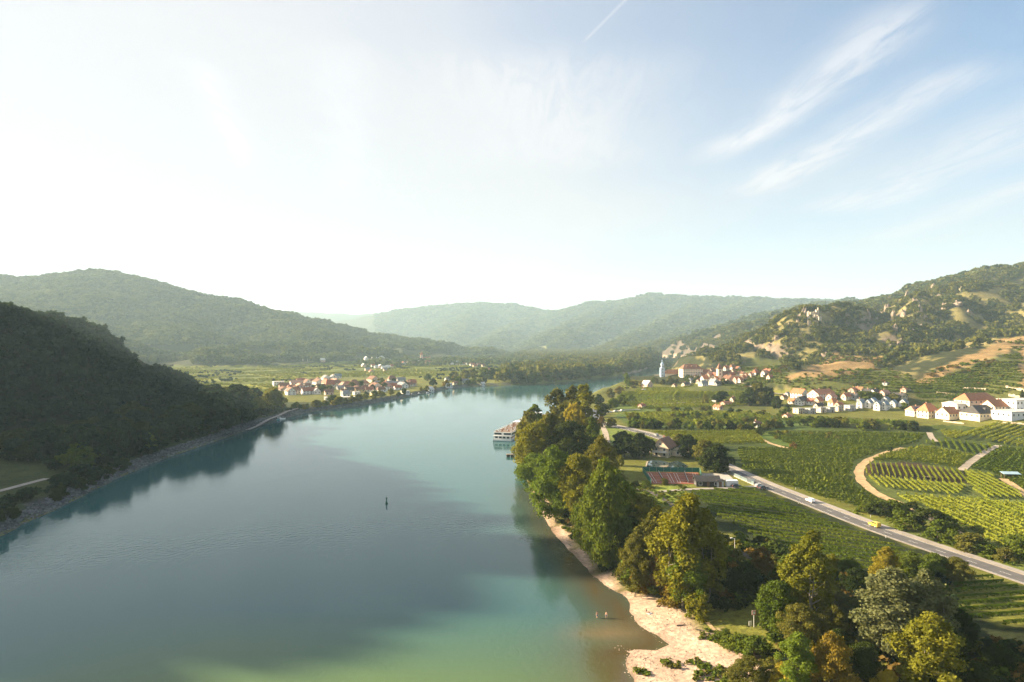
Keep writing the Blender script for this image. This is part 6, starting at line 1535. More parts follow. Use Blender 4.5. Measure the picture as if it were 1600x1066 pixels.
# landing houses beyond the wood
for lab, px_, pb, wl, rfm, w, h_ in (('white landing pavilion behind the tall far poplars', 925, 657, 'white', 'pale', 9, 5), ('low white kiosk at the landing car park', 932, 648, 'white', 'grey', 9, 4), ('rosy-roofed landing building hidden among the far poplars', 886, 664, 'pink', 'pinkish', 12, 7)):
    x_, y_, z_ = at(px_, pb); house('landing_house', lab, x_, y_, z_, .2, w, 6, h_ * .6, h_ * .4, wl, rfm, floors=1, nwin=3, chimney=False)
for lab, p, q, hh in (('dry stone wall below the terraces, above the winery', (1463, 615), (1505, 619), 2.2), ('sunlit stone terrace wall higher on the slope', (1505, 607), (1541, 610), 2.0), ('stone terrace wall at the right under the conifer', (1572, 606), (1604, 613), 2.2),
                      ('double stone terrace wall nearest the conifer', (1576, 619), (1604, 625), 2.4), ('low stone wall beside the vineyard below the winery', (1474, 659), (1507, 663), 1.2), ('low stone wall edging the slanting vineyard', (1560, 661), (1610, 665), 1.0),
                      ('short stone wall near the pink village house', (1412, 610), (1432, 612), 1.6), ('dark stone bank crossing the bright level vineyard', (1020, 634), (1105, 629), 1.6)):
    a_ = hit(*p); b_ = hit(*q); n = 8; e = empty('stone_wall', a_); tag(e, lab, 'wall', None)
    for i in range(n):
        u, v = i / n, (i + 1) / n; p0 = [a_[k] + (b_[k] - a_[k]) * u for k in (0, 1)]; p1 = [a_[k] + (b_[k] - a_[k]) * v for k in (0, 1)]; z0 = max(H1(*p0), H1(*p1)); dx, dy = p1[0] - p0[0], p1[1] - p0[1]; l = math.hypot(dx, dy); nx_, ny_ = -dy / l * .35, dx / l * .35
        m = MB(); m.prism([(p0[0] - nx_ - a_[0], p0[1] - ny_ - a_[1]), (p1[0] - nx_ - a_[0], p1[1] - ny_ - a_[1]), (p1[0] + nx_ - a_[0], p1[1] + ny_ - a_[1]), (p0[0] + nx_ - a_[0], p0[1] + ny_ - a_[1])], z0 - 2 - a_[2], z0 + hh * random.uniform(.7, 1) - a_[2]); m.build('wall_bay', MATS['stone'], e)

# ------------------------------------------------------------------ rocks and the ruined castle
import bmesh


def rock_mesh(seed, n=3):
    """one craggy outcrop: fused angular blocks"""
    rng = random.Random(seed); bm = bmesh.new()
    bmesh.ops.create_icosphere(bm, subdivisions=3, radius=1.0)
    planes = []
    for _ in range(16):
        v = Vector((rng.gauss(0, 1), rng.gauss(0, 1), rng.gauss(0, .7))).normalized(); planes.append((v, rng.uniform(0.55, 0.9)))
    sx = [rng.uniform(-.5, .5) for _ in range(4)]
    for v in bm.verts:
        for p, d in planes:
            k = v.co.dot(p)
            if k > d: v.co -= p * (k - d)
        a = math.atan2(v.co.y, v.co.x); v.co.z *= 1.0 + 0.45 * math.sin(a * 2 + sx[0] * 6) * max(v.co.z, 0) + 0.25 * math.sin(a * 5 + sx[1] * 6)
        nz = vnoise(np.array([v.co.x * 3.1 + seed * 3]), np.array([v.co.y * 3.1 + v.co.z * 2.3]), seed)[0]
        v.co *= 0.86 + 0.34 * nz
    me = bpy.data.meshes.new('rock_outcrop'); bm.to_mesh(me); bm.free(); me.materials.append(MATS['rock']); return me


RM = [rock_mesh(i) for i in range(6)]
ROCKS = [(1418, 468, 9, 13, 'jagged brown crag standing out on the skyline shoulder'), (1386, 486, 9, 11, 'rock tooth left of the large crag group'), (1397, 502, 8, 15, 'tall sunlit rock pillar in the crag group'), (1413, 497, 8, 13, 'leaning rock pillar right of the tall sunlit one'),
         (1400, 517, 8, 13, 'lowest pale pillar of the crag group'), (1358, 495, 6, 12, 'slim rock needle between castle and crag group'), (1371, 504, 6, 8, 'small pale rock right of the needle'), (1439, 489, 8, 13, 'rounded crag right of the pillar group'),
         (1455, 443, 8, 10, 'uppermost rock on the skyline ridge'), (1460, 452, 8, 10, 'rock just below the uppermost ridge rock'), (1503, 455, 5, 9, 'single rock knob in the sunny wood high on the right'), (1497, 478, 16, 9, 'broad grey rock band high on the right'),
         (1478, 483, 10, 9, 'broken rock left of the broad band'), (1428, 522, 9, 8, 'rocks on the sunny spur, upper pair left one'), (1439, 515, 8, 8, 'rocks on the sunny spur, upper pair right one'), (1407, 538, 10, 9, 'brown rock lower on the sunny spur'),
         (1394, 545, 9, 8, 'lowest rock on the sunny spur'), (1289, 557, 9, 7, 'rock at the foot of the castle slope'), (1258, 492, 8, 11, 'crag just left of the ruined castle'), (1249, 503, 9, 12, 'pink-lit cliff below and left of the castle'), (1236, 512, 8, 9, 'dark rock further down the castle ridge'),
         (1214, 531, 7, 7, 'small crag low on the castle ridge'), (1378, 492, 8, 7, 'rock on the saddle right of the castle'), (1432, 474, 9, 10, 'rough crag on the upper shoulder'), (1516, 492, 12, 8, 'grey rock slab in the dark wood on the right'), (1448, 500, 7, 8, 'rock on the edge of the dark gully'),
         (1202, 543, 5, 6, 'tiny rock near the ridge end above the town'), (1408, 476, 7, 9, 'crag beneath the skyline shoulder'), (1468, 466, 8, 8, 'rock in the steep wood below the ridge'), (1390, 470, 8, 8, 'rock on the ridge left of the jagged crag')]
for i, (px_, pb, w_, h_, lab) in enumerate(ROCKS):
    x, y, z = hit(px_, pb, 700); o = link_mesh('rock_outcrop', RM[i % 6]); tag(o, lab, 'rock')
    o.location = (x, y + 2, z + h_ / F * y * .25); o.rotation_euler = (0, 0, i * 1.7); o.scale = (w_ / F * y * .62, w_ / F * y * .62, h_ / F * y * .62)


def castle():
    x, y, z = hit(1271, 509, 700); s = y / F
    e = empty('castle_ruin', (x, y + 4, z), 0.05); tag(e, 'ruined castle of broken pale stone walls on the rocky hilltop', 'castle ruin')
    M_ = MATS['stone_light']

    def wallrun(name, pts, z0, tops, th=1.6):
        m = MB(); rng = random.Random(len(tops))
        for (p, q), t in zip(zip(pts, pts[1:]), tops):
            dx, dy = q[0] - p[0], q[1] - p[1]; l = math.hypot(dx, dy); n = max(2, int(l / 1.8)); nx_, ny_ = -dy / l * th / 2, dx / l * th / 2
            for i in range(n):
                u, v = i / n, (i + 1) / n; a = (p[0] + dx * u, p[1] + dy * u); b = (p[0] + dx * v, p[1] + dy * v)
                m.prism([(a[0] - nx_, a[1] - ny_), (b[0] - nx_, b[1] - ny_), (b[0] + nx_, b[1] + ny_), (a[0] + nx_, a[1] + ny_)], z0 - 10, z0 + t * rng.uniform(.6, 1.05))
        o = m.build(name, M_, e); bmx = bmesh.new(); bmx.from_mesh(o.data); bmesh.ops.remove_doubles(bmx, verts=bmx.verts, dist=0.02); bmx.to_mesh(o.data); bmx.free(); return o
    wallrun('curtain_wall', [(-7 * s, 0), (5 * s, -3), (14 * s, 3)], 0, (8.5, 7.5))
    wallrun('inner_wall', [(-2 * s, 12), (8 * s, 9), (16 * s, 13)], 9, (6, 9))
    wallrun('keep', [(9 * s, 22), (18 * s, 20), (20 * s, 28), (10 * s, 30), (9 * s, 22)], 14, (11, 12, 9, 8))
    wallrun('gatehouse', [(12 * s, 4), (17 * s, 5), (17 * s, 11)], 3, (11, 9))
    m = MB(); m.lathe([(2.4, 4), (2.2, 16), (2.0, 21), (.6, 23.5)], 7, 4 * s, 20); m.build('tower_stump', M_, e)
    m = MB(); m.lathe([(1.8, 8), (1.6, 26), (1.2, 29)], 6, 23 * s, 26); m.build('watch_turret', M_, e)
    w = MB()
    for px_, py_, zz in ((-3 * s, -.9 - .8, 4), (2 * s, -2.3 - .9, 4), (13 * s, 20.2, 20), (16 * s, 19.5, 20)): w.box(px_ - .5, px_ + .5, py_ - .4, py_ + .3, zz, zz + 1.8)
    o = w.build('openings', MATS['net'], e); o['kind'] = 'stuff'


castle()

# ------------------------------------------------------------------ river bank stones
def riprap():
    P = np.array(resample([p for p in LEFT_BANK if 100 < p[1] < 760], 0.9)); rng = np.random.default_rng(5); pts = []
    O = np.array(offset([tuple(p) for p in P], 1.0)) - P; O /= np.linalg.norm(O, axis=1)[:, None]
    for k in range(7):
        off = rng.uniform(0.0, 5.2, len(P)); q = P + O * off[:, None] + rng.uniform(-.4, .4, P.shape); pts.append(q)
    q = np.concatenate(pts); z = height(q[:, 0], q[:, 1]); ok = z > -0.3
    stones = proto_collection('stone_kinds', [])
    for i in range(3):
        bm = bmesh.new(); bmesh.ops.create_icosphere(bm, subdivisions=1, radius=.6); r = random.Random(i)
        for v in bm.verts: v.co = v.co * r.uniform(.7, 1.1); v.co.z = v.co.z * .7 + .1
        me = bpy.data.meshes.new('stone'); bm.to_mesh(me); bm.free(); me.materials.append(mat('riprap_stone', (0.11, 0.112, 0.115), 0.95, 0.3, 1.0, objrand=.5)); o = bpy.data.objects.new('stone', me); stones.objects.link(o)
    scatter('stone_embankment', 'grey rubble stones of the embankment on the left bank', np.stack([q[:, 0], q[:, 1], z], 1)[ok], .6, 1.5, 1.0, stones, 5)
    # cobbles and drift on the beach
    rng = np.random.default_rng(8); x, y = jitter(10, 80, 95, 240, .75, 15); k = inside(BEACH, x, y) & (river_sd(x, y) > -1.0) & (fbm(x / 9, y / 9, 3, 88) > .52); x, y = x[k], y[k]
    st2 = bpy.data.collections.new('cobble_kinds')
    for i in range(3):
        me = stones.objects[i].data.copy(); me.materials.clear(); me.materials.append(mat('beach_stone', (0.36, 0.27, 0.20), 0.95, 0.3, 1.0, objrand=.45)); st2.objects.link(bpy.data.objects.new('cobble', me))
    scatter('beach_stones', 'pale stones and cobbles strewn over the gravel beach', np.stack([x, y, height(x, y)], 1), 0.08, .27, 1.2, st2, 9)
    m = MB()


riprap()


# ------------------------------------------------------------------ the cruise ship and other craft
def ship():
    a, b = Vector((-6.0, 408, 0)), Vector((28.5, 538, 0)); d = b - a; Ls = 132.0
    e = empty('cruise_ship', a + d.normalized() * Ls / 2, math.atan2(d.y, d.x)); tag(e, 'long white river cruise ship with brown sun deck moored behind the trees', 'ship')
    mat('ship_white', (0.74, 0.74, 0.73), 0.45, 0.05, .4); mat('ship_blue', (0.10, 0.14, 0.20), 0.4); mat('ship_deck', (0.20, 0.14, 0.105), 0.8, 0.25, 1.0); mat('ship_glass', (0.03, 0.04, 0.05), 0.1, spec=.6); mat('canvas', (0.34, 0.19, 0.11), 0.9, 0.1, 1.0)
    h = Ls / 2; w = 5.7
    def plan(k, nose=14): return [(-h, -w * k), (h - nose, -w * k), (h - nose * .45, -w * k * .72), (h - .5, -w * k * .12), (h - .5, w * k * .12), (h - nose * .45, w * k * .72), (h - nose, w * k), (-h, w * k)]
    m = MB(); m.prism(plan(1.0), -.6, 1.2); m.build('hull', MATS['ship_white'], e)
    m = MB(); m.prism([(x * 1.0005, y * 1.004) for x, y in plan(1.0)], .0, .3); m.build('waterline_band', MATS['ship_blue'], e)
    for dk, (z0, z1, x0, x1) in enumerate(((1.202, 3.1, -h + .6, h - 20), (3.203, 5.1, -h + 1.6, h - 24))):
        m = MB(); m.box(x0, x1, -w * .96, w * .96, z0, z1); o = m.build('cabin_deck', MATS['ship_white'], e)
        g = MB(); n = 40
        for i in range(n):
            xx = x0 + (x1 - x0) * (i + .5) / n
            for sg in (-1, 1): g.box(xx - 1.25, xx + 1.25, sg * w * .96 - .05, sg * w * .96 + .05, z0 + .45, z1 - .3)
        go = g.build('cabin_windows', MATS['ship_glass'], o); go['kind'] = 'stuff'
        for yy in (-2.9, 2.9) if dk else (-3.6, -1.2, 1.2, 3.6):
            s = MB(); k = 2.2 if dk else .85; s.box(x0 - .05, x0 + .02, yy - k, yy + k, z0 + .5, z1 - .25); s.build('stern_window', MATS['ship_glass'], o)
        f = MB(); f.box(x0 - .5, x1 + .4, -w * 1.0, w * 1.0, z1 + .001, z1 + .1); f.build('deck_edge', MATS['ship_white'], e)
    m = MB(); m.box(-h + 2, h - 25, -w * .93, w * .93, 5.203, 5.3); m.build('sun_deck', MATS['ship_deck'], e)
    r = MB()
    for sg in (-1, 1):
        for zz in (5.7, 6.15): r.box(-h + 2, h - 25, sg * w * .95 - .04, sg * w * .95 + .04, zz, zz + .05)
        for i in range(44): xx = -h + 2 + i * 2.4; r.box(xx - .04, xx + .04, sg * w * .95 - .04, sg * w * .95 + .04, 5.21, 6.2)
    ro = r.build('railing', MATS['frame_white'], e); ro['kind'] = 'stuff'
    for i in range(2):
        c = MB(); xx = -h + 40 + i * 22; c.box(xx - 5, xx + 5, -3.0, 3.0, 7.4, 7.5); co = c.build('awning', MATS['ship_white'], e); p = MB()
        for ax in (-4.8, 4.8):
            for ay in (-2.8, 2.8): p.box(xx + ax - .05, xx + ax + .05, ay - .05, ay + .05, 5.31, 7.39)
        po = p.build('awning_posts', MATS['steel'], co); po['kind'] = 'stuff'
    ch = MB(); ch2 = MB(); rr_ = random.Random(3)
    for i in range(150):
        q = ch if i % 3 else ch2
        xx = -h + 3 + rr_.random() * 88; yy = rr_.uniform(-4.8, 4.8); q.box(xx - .35, xx + .35, yy - .3, yy + .3, 5.31, 5.65); q.box(xx + .25, xx + .35, yy - .3, yy + .3, 5.65, 6.1)
    co = ch.build('deck_chairs', MATS['canvas'], e); co['kind'] = 'stuff'; co = ch2.build('white_deck_chairs', MATS['ship_white'], e); co['kind'] = 'stuff'
    m = MB(); m.box(h - 40, h - 33, -3.2, 3.2, 5.31, 7.6); wh = m.build('wheelhouse', MATS['ship_white'], e); m = MB(); m.box(h - 32.99, h - 32.9, -2.9, 2.9, 6.3, 7.4); m.build('pane', MATS['ship_glass'], wh)
    m = MB(); m.tube((h - 8, 0, 1.2), (h - 8, 0, 5.0), .1, .06, 6); m.build('mast', MATS['steel'], e)
    m = MB(); m.tube((-h + .4, 0, 1.2), (-h - .6, 0, 4.4), .07, .05, 6); m.build('flag_staff', MATS['steel'], e)


ship()
mat('buoy_green', (0.02, 0.10, 0.06), 0.5); mat('boat_blue', (0.12, 0.30, 0.36), 0.5)
bx_, by_ = flat(604, 787, 0); e = empty('river_buoy', (bx_, by_, 0), 0, (.72, .72, .8)); tag(e, 'dark green channel buoy with topmark floating in midstream', 'buoy')
m = MB(); m.lathe([(.5, -.3), (.75, .1), (.7, .5), (.28, .75), (.22, 2.2)], 12); m.build('float', MATS['buoy_green'], e, True)
m = MB(); m.lathe([(.55, 2.21), (.5, 2.4), (.03, 3.1)], 10); m.build('topmark', MATS['buoy_green'], e)
x_, y_ = flat(801, 714, 0); e = empty('mooring_float', (x_ - 1.2, y_, 0), .1); tag(e, 'small dark mooring float with two boxes off the wooded bank', 'float')
for k in (-1.1, 1.1): m = MB(); m.box(k - .9, k + .9, -1.0, 1.0, -.3, 1.3); m.build('float_box', MATS['shed_dark'], e)
m = MB(); m.box(-2.2, 2.2, -1.1, 1.1, 1.303, 1.42); m.build('deck', MATS['post_wood'], e)
m = MB(); m.box(2.2, 5.5, -.4, .4, 1.0, 1.12); m.build('gangway', MATS['steel'], e)


def boat(label, px_, py_, L_, rz, colr, cabin=True):
    x, y = flat(px_, py_, 0); e = empty('motor_boat', (x, y, 0), rz); tag(e, label, 'boat', 'small boats at the left bank')
    w = L_ * .17; m = MB(); lo = [(-L_ / 2, -w * .8), (L_ * .2, -w * .8), (L_ * .46, 0), (L_ * .2, w * .8), (-L_ / 2, w * .8)]; hi = [(-L_ / 2, -w), (L_ * .22, -w), (L_ * .5, 0), (L_ * .22, w), (-L_ / 2, w)]
    m.add([(a, b, -.25) for a, b in lo] + [(a, b, .8) for a, b in hi], [(4, 3, 2, 1, 0), (5, 6, 7, 8, 9)] + [(i, (i + 1) % 5, 5 + (i + 1) % 5, 5 + i) for i in range(5)]); m.build('hull', MATS[colr], e)
    if cabin:
        c = MB(); c.add([(-L_ * .2, -w * .7, .803), (L_ * .15, -w * .7, .803), (L_ * .15, w * .7, .803), (-L_ * .2, w * .7, .803), (-L_ * .18, -w * .6, 1.9), (L_ * .05, -w * .6, 1.9), (L_ * .05, w * .6, 1.9), (-L_ * .18, w * .6, 1.9)], [(4, 5, 6, 7), (0, 1, 5, 4), (1, 2, 6, 5), (2, 3, 7, 6), (3, 0, 4, 7)]); co = c.build('cabin', MATS['white_paint'], e)
        g = MB(); g.box(-L_ * .16, L_ * .04, -w * .66, w * .66, 1.25, 1.65); g.build('cabin_window', MATS['window_glass'], co)
    m = MB(); m.tube((-L_ * .1, 0, .8), (-L_ * .1, 0, 3.0), .05, .03, 6); m.build('mast', MATS['steel'], e)


boat('white motor boat with cabin at the outer end of the pontoon', 437, 655.5, 9, .5, 'white_paint'); boat('blue-green open boat beside the pontoon', 428, 657, 8, .4, 'boat_blue', False); boat('white boat moored below the near village trees', 484, 641.5, 10, .3, 'white_paint')
x_, y_ = flat(422, 656, 0); e = empty('pontoon', (x_, y_, 0), .55); tag(e, 'floating pontoon with white hut at the end of the shaded bank', 'pontoon')
m = MB(); m.box(-7, 7, -1.4, 1.4, -.2, .6); m.build('deck', MATS['concrete'], e); m = MB(); m.box(-5.5, -2.5, -1.1, 1.1, .603, 3.0); hu = m.build('hut', MATS['white_paint'], e); m = MB(); m.add([(-5.8, -1.4, 3.003), (-2.2, -1.4, 3.003), (-2.2, 1.4, 3.003), (-5.8, 1.4, 3.003), (-5.8, 0, 4.1), (-2.2, 0, 4.1)], [(0, 1, 5, 4), (2, 3, 4, 5), (1, 2, 5), (3, 0, 4), (3, 2, 1, 0)]); m.build('roof', MATS['roof_grey'], e)
m = MB(); m.box(-4.5, -3.6, -1.14, -1.104, .62, 2.6); m.build('door', MATS['door_wood'], hu)
m = MB(); m.box(-12, -7, -.5, .5, .62, .75); m.build('gangway', MATS['steel'], e)


# ------------------------------------------------------------------ cars
mat('tyre', (0.02, 0.02, 0.02), 0.9); mat('car_glass', (0.02, 0.025, 0.03), 0.08, spec=.6); mat('lamp_clear', (0.7, 0.7, 0.68), 0.2); mat('lamp_red', (0.4, 0.02, 0.02), 0.3)
for k_, c_ in {'white': (.75, .75, .74), 'yellow': (.58, .42, .05), 'grey': (.25, .26, .27), 'dark': (.03, .035, .045), 'red': (.35, .03, .025), 'silver': (.5, .51, .52)}.items(): mat('car_' + k_, c_, .3, spec=.5)


def car(label, x, y, rz, colr, L_=3.9, W=1.62, Ht=1.42, van=False, group=None):
    e = empty('van' if van else 'car', (x, y, H1(x, y) + .16), rz); tag(e, label, 'van' if van else 'car', group); w = W / 2; h = L_ / 2
    if van: prof = [(-h, .35), (-h, 1.1), (-h + .08, Ht - .12), (-h + .3, Ht), (h - 1.75, Ht), (h - .95, 1.15), (h - .1, .95), (h, .6), (h - .05, .35)]
    else: prof = [(-h, .32), (-h, .85), (-h + .25, .95), (-h + .7, Ht - .06), (-h + 1.1, Ht), (.25, Ht), (h - 1.35, .95), (h - .15, .78), (h, .55), (h - .05, .32)]
    n = len(prof); belt = .95 if not van else 1.1
    def yw(z): return w - max(0, z - belt) * .22 - .02
    m = MB(); m.add([(x_, -yw(z_), z_) for x_, z_ in prof] + [(x_, yw(z_), z_) for x_, z_ in prof], [tuple(range(n)), tuple(range(2 * n - 1, n - 1, -1))] + [(i, n + i, n + (i + 1) % n, (i + 1) % n) for i in range(n)])
    me = m.mesh('body', MATS['car_' + colr]); bm = bmesh.new(); bm.from_mesh(me); bmesh.ops.recalc_face_normals(bm, faces=bm.faces); bm.to_mesh(me); bm.free(); link_mesh('body', me, e)
    for sg in (-1, 1):
        g = MB(); z0, z1 = belt + .05, Ht - .12; xa, xb = (-h + .35, h - 1.35) if van else (-h + .75, h - 1.6)
        y0, y1 = sg * (yw(z0) + .012), sg * (yw(z1) + .012)
        g.add([(xa, y0, z0), (xb + .3, y0, z0), (xb - .2, y1, z1), (xa + .2, y1, z1)], [(0, 1, 2, 3) if sg < 0 else (3, 2, 1, 0)]); g.build('side_window', MATS['car_glass'], e)
    g = MB(); fx0, fz0, fx1, fz1 = (h - 1.0, 1.2, h - 1.68, Ht - .07) if van else (h - 1.42, .985, .33, Ht - .05)
    g.add([(fx0 + .02, -yw(fz0) + .1, fz0 + .02), (fx0 + .02, yw(fz0) - .1, fz0 + .02), (fx1 + .02, yw(fz1) - .1, fz1 + .02), (fx1 + .02, -yw(fz1) + .1, fz1 + .02)], [(0, 1, 2, 3)]); g.build('windscreen', MATS['car_glass'], e)
    for xx in (-h + .85, h - .9):
        for sg in (-1, 1):
            t = MB(); t.tube((xx, sg * (w - .2), .33), (xx, sg * (w + .01), .33), .33, .33, 14); wo = t.build('wheel', MATS['tyre'], e); t = MB(); t.tube((xx, sg * (w + .005), .33), (xx, sg * (w + .025), .33), .2, .18, 10); t.build('rim', MATS['car_silver'], wo)
    for sg in (-1, 1):
        t = MB(); t.box(h - .1, h + .012, sg * w * .68 - .18, sg * w * .68 + .18, .6, .76); t.build('headlight', MATS['lamp_clear'], e)
        t = MB(); t.box(-h - .012, -h + .08, sg * w * .75 - .14, sg * w * .75 + .14, .65, .88); t.build('tail_light', MATS['lamp_red'], e)
    return e


def on_road(px_, lane):
    best = min(resample(ROAD, .5), key=lambda p: abs(800 + F * p[0] / p[1] - px_)); q = offset(resample(ROAD, .5), lane); i = min(range(len(q)), key=lambda k: math.hypot(q[k][0] - best[0], q[k][1] - best[1]))
    a, b = q[i], q[min(i + 4, len(q) - 1)]; return q[i][0], q[i][1], math.atan2(b[1] - a[1], b[0] - a[0])


x_, y_, r_ = on_road(1261, 1.2); car('white car driving along the main road past the bright vineyard', x_, y_, r_ + math.pi, 'white')
x_, y_, r_ = on_road(1360, 1.3); car('yellow van driving along the main road beside the thicket', x_, y_, r_ + math.pi, 'yellow', 3.8, 1.5, 1.65, True)
x_, y_, r_ = on_road(1050, -1.4); car('dark car on the road behind the pond house', x_, y_, r_, 'dark')
x_, y_, r_ = on_road(1022, 1.4); car('small grey car on the road before the pond house', x_, y_, r_ + math.pi, 'grey')
for i, (px_, pb, c_, w_) in enumerate(((1150, 762, 'dark', 'dark car parked beside the white container'), (1192, 765, 'dark', 'dark car parked where track meets road'), (1186, 762, 'grey', 'grey car parked behind the dark one at the track'),
                                       (952, 645, 'white', 'white car left end of the landing car park'), (962, 644, 'silver', 'silver car in the landing car park'), (972, 643, 'white', 'white car right end of the landing car park'), (918, 700, 'white', 'white car parked on the forecourt'), (926, 703, 'silver', 'silver car parked on the forecourt'), (936, 706, 'red', 'red car parked on the forecourt'),
                                       (668, 615, 'white', 'white car parked on the near village promenade'), (655, 616, 'silver', 'silver car parked on the near village promenade'), (644, 617, 'grey', 'grey car parked on the near village promenade'), (566, 622, 'white', 'white car by the near village quay'), (575, 621, 'red', 'red car by the near village quay'), (586, 621, 'silver', 'silver car by the near village quay'), (597, 619, 'white', 'white car nearest the brown long roof'))):
    x_, y_, z_ = hit(px_, pb); car(w_, x_, y_, .3 + i * .07, c_)

# ------------------------------------------------------------------ people, posts and signs
mat('skin', (0.50, 0.30, 0.21), .7, .05, 3.0); mat('hair', (0.05, 0.035, 0.025), .8); mat('trunks', (0.05, 0.08, 0.16), .8); mat('towel', (0.6, 0.6, 0.62), .9, .1, 3.0); mat('shirt', (0.05, 0.05, 0.06), .9)


def person(label, x, y, z, rz, joints, edges, radii, head, trunks=None, shirt=None):
    e = empty('person', (x, y, z), rz); tag(e, label, 'person')
    me = bpy.data.meshes.new('body'); me.from_pydata(joints, edges, []); me.materials.append(MATS['skin']); o = link_mesh('body', me, e)
    md = o.modifiers.new('skin', 'SKIN'); sv = me.skin_vertices[0].data if me.skin_vertices else None
    if sv is None:
        bm = bmesh.new(); bm.from_mesh(me); bm.verts.layers.skin.verify(); bm.to_mesh(me); bm.free(); sv = me.skin_vertices[0].data
    for v, r in zip(sv, radii): v.radius = (r, r)
    sv[0].use_root = True
    o.modifiers.new('smooth', 'SUBSURF').render_levels = 1
    hx, hy, hz = head; m = MB(); m.lathe([(.02, hz + .135), (.075, hz + .115), (.112, hz + .05), (.118, hz - .02), (.10, hz - .06)], 10, hx, hy + .02); m.build('hair', MATS['hair'], e, True)
    if trunks: m = MB(); m.lathe([(.17, trunks - .2), (.185, trunks - .08), (.165, trunks + .08)], 12); m.build('swim_trunks', MATS['trunks'], e, True)
    if shirt: m = MB(); m.lathe(shirt, 12, 0, .0); m.build('shirt', MATS['shirt'], e, True)


SJ = [(0, 0, .95), (0, 0, 1.15), (0, .01, 1.36), (0, 0, 1.5), (0, -.01, 1.6), (0, -.02, 1.72), (-.10, 0, .9), (-.12, -.02, .5), (-.12, .02, .08), (-.12, -.12, .03), (.10, 0, .9), (.13, .03, .5), (.14, .06, .08), (.14, -.08, .03), (-.19, .01, 1.42), (-.26, .02, 1.14), (-.27, -.08, .9), (-.27, -.11, .8), (.19, .01, 1.42), (.27, .0, 1.14), (.25, -.12, .92), (.24, -.15, .82)]
SE = [(0, 1), (1, 2), (2, 3), (3, 4), (4, 5), (0, 6), (6, 7), (7, 8), (8, 9), (0, 10), (10, 11), (11, 12), (12, 13), (2, 14), (14, 15), (15, 16), (16, 17), (2, 18), (18, 19), (19, 20), (20, 21)]
SR = [.15, .13, .15, .06, .10, .085, .09, .065, .045, .04, .09, .065, .045, .04, .06, .048, .036, .035, .06, .048, .036, .035]
for lab, px_, py_, rz in (('left bather in dark trunks wading in the shallow inlet', 933, 968, .4), ('right bather in dark trunks wading in the shallow inlet', 947.5, 968, -.5)):
    x_, y_ = flat(px_, py_, -.35); person(lab, x_, y_, -.35, rz, SJ, SE, SR, (0, -.02, 1.68), .93)
SIT = [(0, 0, .12), (0, .05, .34), (0, .08, .55), (0, .06, .68), (0, .04, .76), (0, .02, .87), (-.10, -.06, .13), (-.14, -.46, .42), (-.14, -.72, .06), (-.14, -.86, .05), (.10, -.06, .13), (.15, -.5, .36), (.15, -.8, .06), (.15, -.94, .05), (-.19, .08, .6), (-.24, -.1, .42), (-.18, -.38, .42), (.19, .08, .6), (.27, .2, .34), (.27, .3, .05)]
STE = [(0, 1), (1, 2), (2, 3), (3, 4), (4, 5), (0, 6), (6, 7), (7, 8), (8, 9), (0, 10), (10, 11), (11, 12), (12, 13), (2, 14), (14, 15), (15, 16), (2, 17), (17, 18), (18, 19)]
STR = [.15, .13, .15, .06, .10, .085, .09, .065, .045, .04, .09, .065, .045, .04, .06, .045, .035, .06, .045, .035]
x_, y_, z_ = hit(1010, 958); person('person in dark top sitting on the gravel beach', x_, y_, z_ + .05, .8, SIT, STE, STR, (0, .02, .83), None, [(.17, .15), (.16, .35), (.185, .55), (.09, .66)])
m = MB(); m.box(-.9, .9, -.45, .45, 0, .035); o = m.build('beach_towel', MATS['towel']); o.location = (x_ + .9, y_ - .3, z_ + .06); o.rotation_euler = (0, .06, .6); tag(o, 'pale towel spread on the beach beside the sitting person', 'towel')

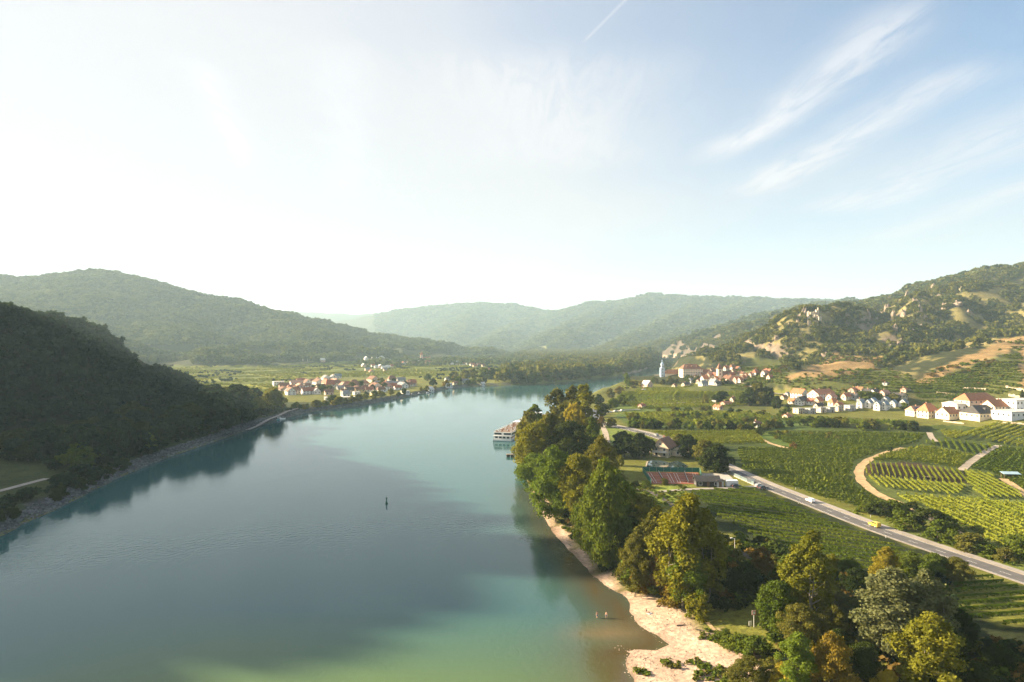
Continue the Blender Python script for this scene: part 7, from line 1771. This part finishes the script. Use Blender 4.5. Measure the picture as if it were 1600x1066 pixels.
mat('sign_red', (.50, .06, .05), .5)
x_, y_, z_ = hit(1178, 980); e = empty('river_sign', (x_, y_, z_), .2); tag(e, 'white and red river sign on a tall post above the beach', 'sign')
m = MB(); m.tube((0, 0, -.3), (0, 0, 3.2), .06, .05, 8); m.build('post', MATS['frame_white'], e)
m = MB(); m.box(-.45, .45, -.04, .0, 2.5, 3.4); bo = m.build('board', MATS['frame_white'], e)
for x0, x1, z0, z1 in ((-.45, .45, 3.25, 3.4), (-.45, .45, 2.5, 2.65), (-.45, -.3, 2.65, 3.25), (.3, .45, 2.65, 3.25)): m = MB(); m.box(x0, x1, -.055, -.041, z0, z1); m.build('red_border', MATS['sign_red'], bo)
x_, y_, z_ = hit(1172.5, 983); e = empty('notice_board', (x_, y_, z_), .2); tag(e, 'low white notice board left of the river sign', 'notice')
m = MB(); m.box(-.35, .35, -.03, .03, .7, 1.6); m.build('board', MATS['frame_white'], e); m = MB(); m.tube((0, .06, -.2), (0, .06, 1.5), .04, .04, 6); m.build('post', MATS['steel'], e)
x_, y_, z_ = hit(1148, 866); e = empty('street_lamp', (x_, y_, z_), .2); tag(e, 'street lamp on a pale pole in the shaded wood path', 'lamp')
m = MB(); m.tube((0, 0, -.3), (0, 0, 4.2), .07, .05, 8); m.build('pole', MATS['frame_white'], e); m = MB(); m.tube((0, 0, 4.1), (-.8, 0, 4.4), .04, .04, 6); m.build('arm', MATS['frame_white'], e); m = MB(); m.box(-1.3, -.7, -.15, .15, 4.32, 4.46); m.build('lamp_head', MATS['frame_white'], e)
# delineator posts along the road
for i in range(14):
    rr2 = resample(ROAD, 1.0); k = int(len(rr2) * (.12 + .055 * i)); q = offset(rr2, -4.0 if i % 2 else 8.2)[min(k, len(rr2) - 1)]
    e = empty('road_post', (q[0], q[1], H1(*q))); tag(e, f'white road marker post with black cap, {ordw(i + 1)} from the far end of the road', 'post', 'marker posts along the road')
    m = MB(); m.add([(-.08, -.05, -.1), (.08, -.05, -.1), (.05, .07, -.1), (-.05, .07, -.1), (-.08, -.05, .85), (.08, -.05, .85), (.05, .07, .85), (-.05, .07, .85)], [(0, 1, 5, 4), (1, 2, 6, 5), (2, 3, 7, 6), (3, 0, 4, 7)]); m.build('post', MATS['frame_white'], e)
    m = MB(); m.box(-.09, .09, -.06, .08, .851, 1.05); m.build('cap', MATS['shed_dark'], e)
# driftwood on the beach
for i, (px_, pb) in enumerate(((1066, 978), (1030, 946), (890, 852), (1093, 985))):
    x_, y_, z_ = hit(px_, pb); m = MB(); m.tube((-1.2, 0, .1), (.9, .15, .16), .14, .07, 7); m.tube((.2, .08, .15), (.9, .6, .4), .06, .02, 6); o = m.build('driftwood', MATS['bark']); o.location = (x_, y_, z_); o.rotation_euler = (0, 0, i * .9); tag(o, ('grey driftwood log below the slim poplar', 'driftwood log by the drooping olive tree', 'driftwood branch on the narrow beach', 'driftwood piece near the young green bush')[i], 'driftwood')
